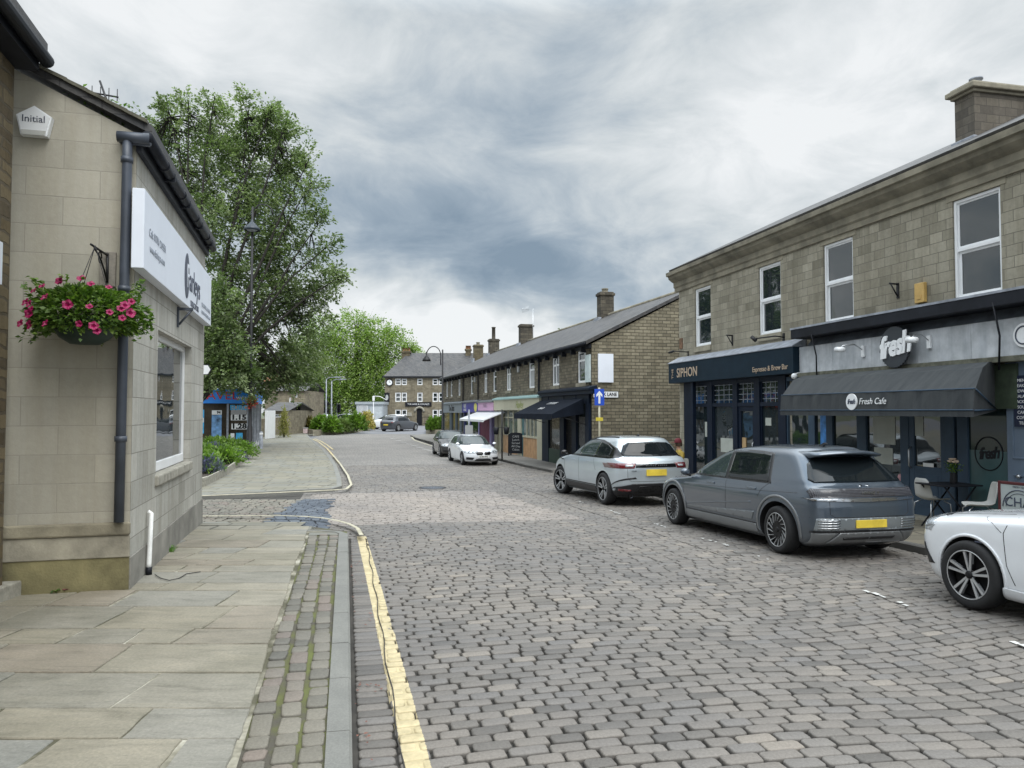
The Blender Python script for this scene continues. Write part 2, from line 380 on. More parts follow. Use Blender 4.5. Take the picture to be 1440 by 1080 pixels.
M['strip_setts'] = sett_mat('sandstone_setts', [(0, (.13, .125, .105)), (.4, (.185, .172, .14)), (.7, (.21, .195, .16)), (1, (.20, .165, .14))])
M['blue_setts'] = sett_mat('blue_grey_setts', [(0, (.055, .07, .095)), (.6, (.085, .105, .135)), (1, (.12, .14, .165))])
b = NB('joint_dirt'); tco = b.n('ShaderNodeTexCoord').outputs['Object']; f = b.noise(tco, 3, 5)
M['dirt'] = b.out(b.ramp(f, [(.35, (.030, .028, .025)), (.65, (.055, .05, .043))]), .95)
b = NB('mossy_joint'); tco = b.n('ShaderNodeTexCoord').outputs['Object']; f = b.noise(tco, 2.2, 5)
M['moss'] = b.out(b.ramp(f, [(.42, (.075, .068, .052)), (.54, (.095, .10, .035)), (.75, (.12, .145, .035))]), .95, b.bump(b.noise(tco, 80), .6, .01))
b = NB('pale_mortar'); tco = b.n('ShaderNodeTexCoord').outputs['Object']; f = b.noise(tco, 1.6, 5, .6); f2 = b.noise(tco, 25, 4)
M['mortar'] = b.out(b.mix(b.ramp(f2, [(.3, (.7,)*3), (.7, (1, 1, 1))]), (.06, .055, .04), b.ramp(f, [(.44, (.085, .08, .05)), (.54, (.30, .28, .22)), (.66, (.46, .44, .37))])), .95, b.bump(f2, .6, .01))
b = NB('flagstone'); tco = b.n('ShaderNodeTexCoord').outputs['Object']
at = b.n('ShaderNodeAttribute', attribute_name='tint').outputs['Color']; sp = b.n('ShaderNodeSeparateColor'); b.l(at, sp.inputs[0])
c = b.ramp(sp.outputs[0], [(0, (.262, .238, .185)), (.3, (.29, .265, .212)), (.5, (.258, .242, .202)), (.7, (.238, .235, .215)), (.8, (.255, .235, .19)), (.9, (.262, .228, .182)), (1, (.272, .245, .197))])
mp = b.n('ShaderNodeMapping'); b.l(tco, mp.inputs[0]); mp.inputs['Rotation'].default_value = (0, 0, .5); mp.inputs['Scale'].default_value = (1, 4.5, 1)
f1 = b.noise(mp.outputs[0], 1.6, 7, .68, .8); f2 = b.noise(tco, 45, 5, .7); f3 = b.noise(tco, .8, 6, .65)
c = b.mix(1, c, b.ramp(f1, [(.28, (.66, .66, .63)), (.5, (.98, .98, .97)), (.75, (1.14, 1.12, 1.08))]), 'MULTIPLY')
c = b.mix(1, c, b.ramp(f2, [(.3, (.74,)*3), (.7, (1.10,)*3)]), 'MULTIPLY'); c = b.mix(1, c, b.ramp(f3, [(.3, (.70, .71, .68)), (.6, (1.03, 1.03, 1.03))]), 'MULTIPLY')
spot = b.noise(tco, 120, 2, .5); c = b.mix(b.ramp(spot, [(.70, (0, 0, 0)), (.74, (.5,)*3)]), c, (.42, .41, .37))
M['flag'] = b.out(c, b.ramp(f3, [(.3, (.5,)*3), (.7, (.75,)*3)]), b.bump(f1, .35, .015, b.bump(f2, .3, .004)))
b = NB('kerb_stone'); tco = b.n('ShaderNodeTexCoord').outputs['Object']; f = b.noise(tco, 2, 6, .65); f2 = b.noise(tco, 70, 4, .7)
M['kerb'] = b.out(b.mix(1, b.ramp(f, [(.3, (.155, .155, .143)), (.7, (.22, .218, .198))]), b.ramp(f2, [(.3, (.78,)*3), (.7, (1.1,)*3)]), 'MULTIPLY'), .8, b.bump(f2, .4, .004))
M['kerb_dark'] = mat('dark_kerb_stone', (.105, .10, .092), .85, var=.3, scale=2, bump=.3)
M['yellow'] = mat('yellow_line_paint', (.44, .37, .22), .8, var=.25, scale=6)
M['cream'] = mat('cream_line_paint', (.40, .37, .28), .8, var=.25, scale=6)
M['asphalt'] = mat('asphalt', (.15, .152, .165), .8, var=.2, scale=.6, bump=.3)
M['asphalt_r'] = mat('footway_asphalt', (.17, .16, .145), .85, var=.25, scale=1.2, bump=.4)
def coursed(name, cols, mortar, bw, bh, ms):
    b = NB(name); tco = b.n('ShaderNodeTexCoord').outputs['Object']
    n3 = b.n('ShaderNodeTexNoise'); n3.inputs['Scale'].default_value = .8; b.l(tco, n3.inputs['Vector'])
    v = b.n('ShaderNodeVectorMath', operation='MULTIPLY_ADD'); b.l(n3.outputs['Color'], v.inputs[0]); v.inputs[1].default_value = (.25, .25, 0); b.l(tco, v.inputs[2])
    k = b.n('ShaderNodeTexBrick', offset=.5, squash=.7, squash_frequency=3); k.inputs['Scale'].default_value = 1; k.inputs['Brick Width'].default_value = bw; k.inputs['Row Height'].default_value = bh; k.inputs['Mortar Size'].default_value = ms
    k.inputs['Color1'].default_value = (0, 0, 0, 1); k.inputs['Color2'].default_value = (1, 1, 1, 1); k.inputs['Mortar'].default_value = (.5, .5, .5, 1); b.l(v.outputs[0], k.inputs['Vector'])
    n = len(cols); c = b.ramp(k.outputs['Color'], [(i/(n-1), cols[i]) for i in range(n)])
    f = b.noise(tco, .35, 5, .6); c = b.mix(1, c, b.ramp(f, [(.3, (.75, .76, .74)), (.7, (1.1, 1.1, 1.05))]), 'MULTIPLY')
    c = b.mix(k.outputs['Fac'], c, mortar)
    return b.out(c, .75, b.bump(b.math('SUBTRACT', 1, k.outputs['Fac']), .5, .02))
M['setts_far'] = coursed('setts_far', [(.17, .162, .158), (.215, .20, .19), (.25, .232, .22)], (.10, .092, .086), .24, .155, .018)
M['flag_far'] = coursed('paving_far', [(.175, .165, .13), (.215, .20, .16), (.19, .19, .175), (.235, .215, .17)], (.075, .07, .055), .9, .42, .02)
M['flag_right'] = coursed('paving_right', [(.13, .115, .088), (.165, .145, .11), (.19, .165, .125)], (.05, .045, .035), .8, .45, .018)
# --- stones as geometry ---
def stone_mesh(name, stones, m, frame=None, z0=-.035):
    """stones: (corner points ccw [4 x (x,y)], top z, tint, patch) ; each a rounded block"""
    V = []; FF = []; T = []
    for cs, zt, tint, patch in stones:
        cx = sum(c[0] for c in cs)/4; cy = sum(c[1] for c in cs)/4; base = len(V)
        tx = random.uniform(-.006, .006); ty = random.uniform(-.006, .006)
        ring = []
        for i in range(4):
            a = cs[i]; p = cs[i-1]; n = cs[(i+1) % 4]
            for o in (p, n):
                dx = o[0]-a[0]; dy = o[1]-a[1]; L = sqrt(dx*dx+dy*dy)+1e-9; r = min(.017, L*.2)*random.uniform(.6, 1.4)
                ring.append((a[0]+dx/L*r, a[1]+dy/L*r))
        for k, (ins, dz, ti) in enumerate(((0, z0, 0), (.001, -.011, .6), (.006, -.003, 1), (.017, 0, 1))):
            for x, y in ring:
                dx = cx-x; dy = cy-y; L = sqrt(dx*dx+dy*dy)+1e-9; xx = x+dx/L*ins; yy = y+dy/L*ins
                zz = (zt if k else 0)+dz+((xx-cx)*tx+(yy-cy)*ty)*3*(k > 0)
                if frame is not None: q = frame.w(xx, yy); zz += g(q.y)
                else: zz += g(yy)
                V.append((xx, yy, zz)); T.append((tint, ti, patch, 1))
        for k in range(3):
            for i in range(8):
                j = (i+1) % 8; FF.append((base+k*8+i, base+k*8+j, base+k*8+8+j, base+k*8+8+i))
        FF.append(tuple(base+24+i for i in range(8)))
    me = bpy.data.meshes.new(name); me.from_pydata(V, [], FF); at = me.color_attributes.new('tint', 'FLOAT_COLOR', 'POINT')
    at.data.foreach_set('color', [c for t in T for c in t]); me.materials.append(m); me.polygons.foreach_set('use_smooth', [True]*len(FF)); me.update()
    o = bpy.data.objects.new(name, me); COL.objects.link(o)
    if frame is not None: o.location = frame.p; o.rotation_euler = (0, 0, frame.rz)
    return struct(o)
R = random.Random(3)
def wav(t, off): return .10*sin(off*.95+.3)+.035*sin(off*2.1+t*.35)+.04*sin(t*.6+off*.5)
RW = 8.05
def kerb_off(t):    # right kerb, distance right of the left kerb line
    return RW if t < 29 else RW-(t-29)*.098
S = []; t = .6
while t < 33:
    pitch = .117+R.uniform(-.004, .005); row = globals().get('row', 0)+1
    left = 0.0 if t < 13.0 else (-.4-(t-13)*.02 if t > 20.4 else .0)
    # gutter setts beside the left kerb
    x = .03
    if t < 12.6:
        for wdt in (.245,):
            ww = wdt+R.uniform(-.02, .02); cs = [(t+.008, -x-.006), (t+.008, -x-ww+.006), (t+pitch-.010, -x-ww+.006), (t+pitch-.010, -x-.006)]
            cs = [(a+R.uniform(-.005, .005), b_+R.uniform(-.005, .005)) for a, b_ in cs]; S.append((cs[::-1], R.uniform(-.012, -.004), R.random()*.8, 0)); x += ww
    else: x = -.5 if t < 20.0 else -1.2
    first = True
    while x < kerb_off(t)-.06:
        ww = min(R.uniform(.20, .26)*((.5 if row % 2 else 1)*R.uniform(.85, 1.1) if first else 1), kerb_off(t)-.02-x); first = False
        if ww < .07: break
        gp = .0055 if R.random() < .75 else .010
        a0, a1 = wav(t, x+gp), wav(t, x+ww-gp)
        kk0 = min(1, max(0, (x-.3)/1.2)); kk1 = min(1, max(0, (x+ww-.3)/1.2)); a0 *= kk0; a1 *= kk1
        w2 = pitch/2-.0055+R.uniform(-.0025, .0015)
        tm = t+pitch/2
        cs = [(tm-w2+a0, -x-gp), (tm-w2+a1, -x-ww+gp), (tm+w2+a1, -x-ww+gp), (tm+w2+a0, -x-gp)]
        cs = [(a+R.uniform(-.004, .004), b_+R.uniform(-.004, .004)) for a, b_ in cs]
        patch = 0
        if 14.4+.02*x < t < 21.6 and -1 < x < 4.6-.1*(t-14): patch = .62
        if 5.1 < x < 5.25: patch = 0
        tint = min(1, max(0, R.gauss(.5, .24)))
        S.append((cs[::-1], R.uniform(-.006, .004), tint, patch)); x += ww
    t += pitch
road = stone_mesh('road_setts', S, M['setts'], TF)
# lane across the left footway
def tfo(P): t_, n_ = tf(P); return t_, -n_
S = []; t = 13.35
while t < 19.9:
    pitch = .17; x = -7.5+R.uniform(0, .1)
    while x < -.52:
        ww = R.uniform(.17, .27); cs = [(t+.01, -x-.009), (t+.01, -x-ww+.009), (t+pitch-.01, -x-ww+.009), (t+pitch-.01, -x-.009)]
        cs = [(a+R.uniform(-.006, .006), b_+R.uniform(-.006, .006)) for a, b_ in cs]; S.append((cs[::-1], min(.065, .02+.045*max(0, -x-1.5)/1.5)+R.uniform(-.004, .003), R.random(), 0)); x += ww
    t += pitch
blue = [s for s in S if sum(c[1] for c in s[0])/4 < 1.75-.08*(s[0][0][0]-13)]
grey = [s for s in S if not sum(c[1] for c in s[0])/4 < 1.75-.08*(s[0][0][0]-13)]
stone_mesh('lane_setts', grey, M['strip_setts'], TF); stone_mesh('lane_setts_blue', blue, M['blue_setts'], TF)
# sheets
struct(single(MB().add([(x, y, -.5) for x, y in ((-500, -60), (500, -60), (500, 900), (-500, 900))], [(0, 1, 2, 3)]), 'ground', mat('rough_ground', (.09, .10, .06), .95, var=.3, scale=.05), None, None))
def tw(t, off): q = TF.w(t, -off); return (q.x, q.y)
ground_poly('road_bed', [tw(-6, -.0), tw(-6, 12), tw(33, 12), tw(33, -9), tw(13.0, -9), tw(13.0, 0)], -.033, M['dirt'])
ground_poly('asphalt_ground', [(-120, -20), (120, -20), (120, 200), (-120, 200)], -.11, M['asphalt'])
GR = lambda px, py: (G(px, py).x, G(px, py).y)
ground_poly('road_far', [tw(32.95, 8.4), tw(32.95, -6), GR(440, 616), GR(452, 612), (-16, 78), (2, 78), GR(598, 611), GR(580, 616.5), GR(622, 630), GR(660, 641)], -.004, M['setts_far'])
ground_poly('road_asphalt', [(-60, 72), (-60, 110), (60, 110), (60, 72), (2, 68), GR(575, 612), (-9, 70), (-19, 70)], .002, M['asphalt'])
# --- left footway near: flags ---
HP = .085
YR = [-1, .0, .9, 1.7, 2.3, 2.95, 3.45, 4.0, 4.53, 4.99, 5.66, 6.35, 6.79, 7.57, 8.22, 8.57, 9.18, 9.6, 9.98, 10.46, 10.94, 11.6, 12.2, 12.85, 13.35]
def xb(y): # right border of the flags: offset .62 left of the kerb
    return TF.p.x+(-.62-0)/cos(TA)-tan(TA)*y
V = []; FS = []; T = []
R = random.Random(12); S = []
for y0, y1 in zip(YR, YR[1:]):
    xl = -8.2; xr0, xr1 = xb(y0)-.03-.012*sin(y0*2.1), xb(y1)-.03-.012*sin(y1*2.1); x = max(xr0, xr1); a0, a1 = xr0, xr1; first = True
    while x > xl:
        big = (y1-y0) > .55; ww = R.uniform(.62, 1.35) if big else R.uniform(.38, 1.1)
        x -= ww; sk = R.uniform(-.02, .02); b0, b1 = x+sk, x-sk; gp = .009 if R.random() < .55 else .019; gy = .009
        cs = [(b0+gp, y0+gy), (a0-gp, y0+gy), (a1-gp, y1-gy), (b1+gp, y1-gy)]
        cs = [(p+R.uniform(-.006, .006), q+R.uniform(-.005, .005)) for p, q in cs]
        S.append((cs, R.uniform(-.004, .004), R.random(), 0)); a0, a1 = b0, b1
def flag_mesh(name, stones, m, h):
    V = []; FF = []; T = []
    for cs, zt, tint, patch in stones:
        base = len(V); cx = sum(c[0] for c in cs)/4; cy = sum(c[1] for c in cs)/4; ring = []
        for i in range(4):
            a = cs[i]; n = cs[(i+1) % 4]; K = 5
            for k in range(K):
                f = k/K; x = a[0]+(n[0]-a[0])*f; y = a[1]+(n[1]-a[1])*f
                if k: x += R.uniform(-.006, .006); y += R.uniform(-.006, .006)
                ring.append((x, y))
        n = len(ring)
        for ins, dz in ((0, -.04), (.0, -.007), (.006, 0)):
            for x, y in ring:
                dx = cx-x; dy = cy-y; L = sqrt(dx*dx+dy*dy); V.append((x+dx/L*ins, y+dy/L*ins, g(y)+h+zt+dz)); T.append((tint, 1, 0, 1))
        for k in range(2):
            for i in range(n): j = (i+1) % n; FF.append((base+k*n+i, base+k*n+j, base+k*n+n+j, base+k*n+n+i))
        FF.append(tuple(base+2*n+i for i in range(n)))
    me = bpy.data.meshes.new(name); me.from_pydata(V, [], FF); at = me.color_attributes.new('tint', 'FLOAT_COLOR', 'POINT')
    at.data.foreach_set('color', [c for t in T for c in t]); me.materials.append(m); me.update(); o = bpy.data.objects.new(name, me); COL.objects.link(o); return struct(o)
flag_mesh('pavement_flags', S, M['flag'], HP)
ground_poly('pavement_bed', [(-12, -4), (xb(-4), -4), (xb(13.36), 13.36), (-12, 13.36)], HP-.012, M['mortar'])
ground_poly('pavement_moss_bed', [(xb(-4), -4), tw(-4, -.02), tw(13.0, -.02), (xb(13.36), 13.36)], HP-.016, M['moss'])
# three columns of setts inside the kerb
S = []
for c in range(3):
    t = -3
    while t < 12.6:
        L = R.uniform(.14, .26) if R.random() < .85 else R.uniform(.26, .36); o0 = .165+c*.152; o1 = o0+.152
        bw = .015*sin(t*.9+c); cs = [(t+.009, o0+.010+bw), (t+L-.009, o0+.010+bw), (t+L-.009, o1-.012+bw), (t+.009, o1-.012+bw)]
        cs = [(a+R.uniform(-.008, .008), b_+R.uniform(-.009, .009)) for a, b_ in cs]; S.append((cs, HP+R.uniform(-.008, .004), R.random(), 0)); t += L
stone_mesh('pavement_edge_setts', S, M['strip_setts'], TF)
# kerb stones: joints every ~.95 m
mb = MB(); t = -3
while t < 12.35:
    L = min(.92+R.uniform(-.1, .25), 12.6-t)
    q0 = t+.004; q1 = t+L-.004; n = 3; zt = HP+.006+R.uniform(-.003, .003)
    for k in range(n):
        a = q0+(q1-q0)*k/n; b_ = q0+(q1-q0)*(k+1)/n
        A = TF.w(a, 0); B = TF.w(b_, 0); vs = []
        for tt in (a, b_):
            zz = g(TF.w(tt, 0).y)
            for oo, z in ((.0, -.04), (.0, zt-.02), (.018, zt), (.15, zt), (.15, -.04)):
                q = TF.w(tt, oo); vs.append((q.x, q.y, zz+z))
        mb.add(vs, [(0, 1, 6, 5), (1, 2, 7, 6), (2, 3, 8, 7), (3, 4, 9, 8), (0, 4, 3, 2, 1), (5, 6, 7, 8, 9)])
    t += L
struct(mb.build('kerb', M['kerb']))
strip('yellow_line', [tuple(TF.w(t_, -.43+.0178*t_+.07)[:2]) for t_ in (1, 4, 7, 10, 12.9)], .14, -.03, -.008, M['yellow'], -1)
# corner radius: kerb sweeps left, with cream line in front of the lane
cor = [tw(12.6, 0), tw(12.95, -.12), tw(13.2, -.45), tw(13.28, -.9)]
strip('kerb_corner', cor, .13, -.04, HP+.004, M['kerb'], 1)
ground_poly('pavement_corner', [tw(12.58, -.05), tw(12.9, -.2), tw(13.12, -.5), tw(13.2, -.9), (xb(13.2)-.3, 13.95), (-12, 14.05), (-12, 13.3), (xb(13.34), 13.34), tw(12.58, -.62)], HP-.004, M['flag_far'])
def line_mark(name, pix, w, m, h=.012):
    P = [G(*p, h) for p in pix]; return strip(name, [(p.x, p.y) for p in P], w, h-.008, h, m, 1)
line_mark('lane_line_near', [(512, 752), (506, 742), (494, 736), (478, 731.5), (455, 727.5), (430, 725.5), (400, 724.5), (340, 724.5), (270, 725)], .075, M['cream'], .098)
line_mark('lane_line_far', [(270, 697.5), (340, 694.5), (430, 690.5), (474, 688.5), (489, 687), (496, 681), (491, 668), (480, 652), (470, 640)], .08, M['cream'], .102)
line_mark('kerb_line_far', [(480, 652), (470, 640), (461, 630), (449, 621), (441, 617.5)], .12, M['yellow'], .02)
line_mark('yellow_line_corner', [(470, 632), (462, 626), (452, 620), (444, 617)], .12, M['yellow'], .02)
# second left footway
FP = [G(*p, .09) for p in ((284, 696.5), (400, 690), (468, 687), (481, 683), (480, 672), (474, 655), (466, 643), (456, 632), (445, 623), (437, 616), (432, 611))]
far = [(p.x, p.y) for p in FP]
ground_poly('pavement_far_left', far+[(-17, 66), (-22, 74), (-60, 74), (-60, 20.2)], .09, M['flag_far'])
strip('kerb_far_left', far, .16, -.04, .096, M['kerb'], 1)
strip('kerb_far_setts', [(p[0]-.25, p[1]+.1) for p in far[3:9]], .5, .05, .097, M['strip_setts'] and M['flag_far'], 1)
# right footway
rk = [tw(-6, RW), tw(24.2, RW)]
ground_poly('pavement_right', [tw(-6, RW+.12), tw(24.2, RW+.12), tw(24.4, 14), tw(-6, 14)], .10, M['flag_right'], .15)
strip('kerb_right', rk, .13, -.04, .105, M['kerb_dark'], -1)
K2 = [G(*p, 0) for p in ((777, 665), (760, 661.5), (737, 656.5), (704, 648.5), (660, 637), (622, 627), (600, 621.5), (585, 617.5), (577, 613.5))]
k2 = [(p.x, p.y) for p in K2]; 
ground_poly('pavement_terrace', k2+[(-7, 70), (3, 70), (12, 40), (4.2, 27.9)], .10, M['asphalt_r'], .15)
strip('kerb_terrace', k2, .13, -.04, .106, M['kerb_dark'], -1)
line_mark('kerb_line_right', [(578, 614.5), (582, 619), (600, 625), (622, 631), (640, 635)], .12, M['cream'], .014)
# parking bay dashes on the right (worn)
mb = MB()
for a, b_ in ((4.9, 5.6), (6.8, 7.6), (9.3, 9.9), (10.6, 11.4), (12.8, 13.4), (15.2, 15.9), (17.5, 18.1)):
    t = a
    while t < b_:
        if R.random() < .62:
            L = R.uniform(.05, .13); w_ = R.uniform(.03, .07); o_ = 5.62+R.uniform(-.03, .03)
            vs = []
            for tt, oo in ((t, o_), (t+L, o_+.01), (t+L*.9, o_+w_), (t+.01, o_+w_*.8)): q = TF.w(tt, -oo); vs.append((q.x, q.y, g(q.y)+.010))
            mb.add(vs, [(0, 1, 2, 3)])
        t += .12
struct(mb.build('bay_marking', mat('worn_white_paint', (.50, .50, .48), .8, var=.2)))
# drainage channel lines (long straight joints)
for o_, t0, t1 in ((.29, 1, 12.6), (5.15, 9.5, 30)):
    mb = MB(); P = [TF.w(t0+(t1-t0)*i/40, -o_-.012*sin(i*1.3)) for i in range(41)]
    strip('road_joint', [(p.x, p.y) for p in P], .009, -.02, .004, M['dirt'], 1)
# manhole cover
mc = G(608, 686); th = thing('manhole_cover', 'round dark iron manhole cover set in the pale stone patch of the road', 'manhole cover', (mc.x, mc.y, g(mc.y)))
mb = MB(); mb.lathe([(.42, -.02), (.42, .009), (.36, .010), (.355, .002)], n=32); mb.build('rim', M['iron'], th)
mb = MB(); mb.lathe([(0, .006), (.345, .006), (.35, -.02)], n=32)
for i in range(-3, 4):
    for j in range(-3, 4):
        if (i*i+j*j)*.0081 < .1: mb.box(i*.09-.03, j*.09-.03, .005, i*.09+.03, j*.09+.03, .011)
mb.build('lid', mat('iron_lid', (.10, .11, .13), .5, .4), th)
# litter: dead leaves along the gutter
mb = MB()
for i in range(70):
    t = R.uniform(4, 12.5); o_ = abs(R.gauss(0, .05))+.03; q = TF.w(t, -o_); a = R.uniform(0, 6.28); s = R.uniform(.008, .02)
    if R.random() < .35: t = R.choice([5.7, 7.6, 9.2])+R.gauss(0, .08); q = TF.w(t, -R.uniform(.04, .22))
    mb.add([(q.x+cos(a+k*1.57)*s*(1 if k % 2 else .6), q.y+sin(a+k*1.57)*s*(1 if k % 2 else .6), g(q.y)+.004+R.uniform(0, .01)) for k in range(4)], [(0, 1, 2, 3)])
tag(mb.build('leaf_litter', mat('dead_leaves', (.16, .07, .05), .9, var=.5, scale=9)), 'scattered brown dead leaves and petals lying in the left gutter', 'leaf litter', kind='stuff')
# ================= FOLIAGE TOOLS =================
import numpy as np
def leaf_mat(name, dark, mid, light, rough=.55):
    b = NB(name); at = b.n('ShaderNodeAttribute', attribute_name='tint').outputs['Color']; sp = b.n('ShaderNodeSeparateColor'); b.l(at, sp.inputs[0])
    c = b.ramp(sp.outputs[0], [(0, dark), (.5, mid), (1, light)]); b.out(c, rough)
    tr = b.n('ShaderNodeBsdfTranslucent'); b.l(b.mix(1, c, (1.0, 1.25, .55), 'MULTIPLY'), tr.inputs[0]); ms = b.n('ShaderNodeMixShader'); ms.inputs[0].default_value = .38
    o = b.t.nodes['Material Output']; b.l(b.b.outputs[0], ms.inputs[1]); b.l(tr.outputs[0], ms.inputs[2]); b.l(ms.outputs[0], o.inputs[0]); return b.m
def leaves(name, pts, size, m, parent=None, seed=0, aspect=.5, droop=.2, tints=None, dirs=None):
    "pts: (n,3) leaf roots; each leaf a folded 4-vertex blade"
    rng = np.random.RandomState(seed); P = np.asarray(pts, float); n = len(P)
    if dirs is None:
        a = rng.uniform(0, 2*np.pi, n); el = rng.uniform(-.7, .9, n)-droop; d = np.stack([np.cos(a)*np.cos(el), np.sin(a)*np.cos(el), np.sin(el)], 1)
    else:
        d = np.asarray(dirs, float)+rng.normal(0, .45, (n, 3)); d /= np.linalg.norm(d, axis=1)[:, None]
    up = rng.normal(0, .6, (n, 3))+np.array([0, 0, 1.]); s = np.cross(d, up); s /= np.linalg.norm(s, axis=1)[:, None]+1e-9; nn = np.cross(s, d)
    L = (size*rng.uniform(.65, 1.3, n))[:, None]; w = L*aspect*.5
    tip = P+d*L-nn*L*.12; l = P+d*L*.45+s*w+nn*L*.08; r = P+d*L*.45-s*w+nn*L*.08
    V = np.stack([P, l, tip, r], 1).reshape(-1, 3)
    me = bpy.data.meshes.new(name); me.vertices.add(4*n); me.vertices.foreach_set('co', V.ravel()); me.loops.add(4*n); me.loops.foreach_set('vertex_index', np.arange(4*n)); me.polygons.add(n); me.polygons.foreach_set('loop_start', np.arange(n)*4)
    t = rng.uniform(0, 1, n) if tints is None else np.clip(np.asarray(tints)+rng.normal(0, .13, n), 0, 1)
    c = np.ones((n, 4, 4)); c[:, :, 0] = t[:, None]
    me.materials.append(m); me.update(calc_edges=True); at = me.color_attributes.new('tint', 'FLOAT_COLOR', 'POINT'); at.data.foreach_set('color', c.ravel())
    o = bpy.data.objects.new(name, me); COL.objects.link(o); o.parent = parent; return o
M['leaf_basket'] = leaf_mat('basket_leaf', (.04, .08, .015), (.10, .18, .03), (.20, .29, .06))
M['petal'] = mat('magenta_petal', (.25, .002, .065), .5, var=.3, scale=20)
# ================= LEFT: CORNER BUILDING =================
_a = G(181, 828, .085); _b = G(283, 735, .085)
LF = Fr((_a.x, _a.y), atan2(-(_b.x-_a.x), _b.y-_a.y)); LL = (_b-_a).length
zt = LF.locx(204, 207, 0)[1]          # wall head at the corner
zg = lambda x, y: g(LF.w(x, y).y)+.07
corner = thing('solicitors_office', 'painted block solicitors office on the left corner with long white sign and black gutter', 'building', (LF.p.x, LF.p.y, 0), LF.rz)
yl, zl = LF.locx(24, 96, 0); ys, zs = LF.locx(200, 187, 0)
slope = (zl-zs)/(yl-ys); YA = LF.locx(23, 400, 0)[0]
mb = MB()    # front wall (faces the camera), polygon in y,z
mb.prism([(0, -.4), (YA+.3, -.4), (YA+.3, zs+slope*(YA+.3-ys)-.02), (.0, zs-slope*ys-.04)], 'x', 0, .3)
mb.build('front_wall', M['block_f'], corner)
def wall_holes(mb, x0, x1, z0, z1, y, holes, sg, depth=.16, m=0, mr=None):
    "wall in the local xz plane at y, facing sg*y, with recessed openings"
    xs = sorted({x0, x1, *[h[0] for h in holes], *[h[1] for h in holes]}); zs_ = sorted({z0, z1, *[h[2] for h in holes], *[h[3] for h in holes]})
    for a, b_ in zip(xs, xs[1:]):
        for c, d in zip(zs_, zs_[1:]):
            if any(h[0] <= (a+b_)/2 <= h[1] and h[2] <= (c+d)/2 <= h[3] for h in holes): continue
            mb.quad((a, y, c), (b_, y, c), (b_, y, d), (a, y, d), m)
    yi = y-sg*depth; mr = m if mr is None else mr
    for h0, h1, c, d in holes:
        mb.quad((h0, y, c), (h0, yi, c), (h0, yi, d), (h0, y, d), mr); mb.quad((h1, y, c), (h1, yi, c), (h1, yi, d), (h1, y, d), mr)
        mb.quad((h0, y, c), (h1, y, c), (h1, yi, c), (h0, yi, c), mr); mb.quad((h0, y, d), (h1, y, d), (h1, yi, d), (h0, yi, d), mr)
wx0 = LF.loc(221.5, 500)[0]; wx1 = LF.loc(269, 520)[0]; wz1 = LF.loc(221.5, 463)[1]; wz0 = LF.loc(219.5, 669)[1]
mb = MB(); wall_holes(mb, .0, LL, -.4, zt-.02, -.002, [(wx0, wx1, wz0, wz1)], -1, .22)
mb.quad((LL, -.002, -.4), (LL, 3.5, -.4), (LL, 3.5, zt+slope*3.5), (LL, -.002, zt-.02))
o = mb.build('side_wall', M['block_s'], corner, fixn=False)
# plinths
pz = LF.locx(187, 733, 0)[1]; pz2 = LF.locx(187, 752, -.05)[1]; pz3 = LF.locx(183, 783, -.03)[1]
mb = MB(); mb.box(-.07, -.012, pz2, .0, 2.4, pz, bev=.02); mb.build('plinth_cap', M['plinth'], corner)
mb = MB(); mb.box(-.045, -.008, pz3, -.0, 2.4, pz2-.002, bev=.01); mb.build('plinth_course', mat('plinth_course', (.30, .275, .215), .9, var=.4, scale=2.5, bump=.4), corner)
mb = MB(); mb.box(-.03, -.004, -.3, -.0, 2.4, pz3-.002); mb.build('plinth_base', mat('mossy_base', (.17, .15, .075), .9, var=.55, scale=1.8, bump=.5), corner)
sz = LF.loc(187, 779)[1]
mb = MB(); mb.box(-.028, -.02, -.4, LL+.01, -.003, sz, bev=.006); mb.build('side_plinth', M['plinth_grey'], corner)
# window
fr = thing('window', None, None); fr.parent = corner
bpy.data.objects.remove(fr)
def frame_rect(mb, x0, x1, z0, z1, y0, y1, w, m=0, wb=None):
    wb = wb or w
    mb.box(x0, y0, z0, x0+w, y1, z1, m, bev=.008); mb.box(x1-w, y0, z0, x1, y1, z1, m, bev=.008)
    mb.box(x0+w, y0, z0, x1-w, y1, z0+wb, m, bev=.008); mb.box(x0+w, y0, z1-w, x1-w, y1, z1, m, bev=.008)
mb = MB(); frame_rect(mb, wx0, wx1, wz0+.01, wz1, .10, .17, .085, wb=.13); w_ = mb.build('window', M['white_pvc'], corner)
mb = MB(); mb.box(wx0+.07, .13, wz0+.1, wx1-.07, .145, wz1-.07); mb.build('pane', M['glassdark'], w_)
mb = MB(); mb.box(wx0-.05, -.05, wz0-.13, wx1-.02, .10, wz0+.008, bev=.02); mb.build('window_sill', M['sill'], corner)
# roof
mb = MB(); e = -.17; n_ = Vector((0, -slope, 1)).normalized()
def rz_(y): return zs+slope*(y-ys)+.03
mb.prism([(e, rz_(e)), (4.2, rz_(4.2)), (4.2, rz_(4.2)+.10), (e, rz_(e)+.10)], 'x', -.06, LL+.08); mb.build('roof', M['slate'], corner)
mb = MB()
for i in range(12): y0 = -.12+i*.20; mb.prism([(y0, rz_(y0)+.085), (y0+.23, rz_(y0+.23)+.08), (y0+.23, rz_(y0+.23)+.115), (y0, rz_(y0)+.125)], 'x', -.10+random.uniform(-.012, .012), .2)
mb.build('roof_verge', mat('lichen_verge_slate', (.10, .095, .07), .9, var=.5, scale=7), corner)
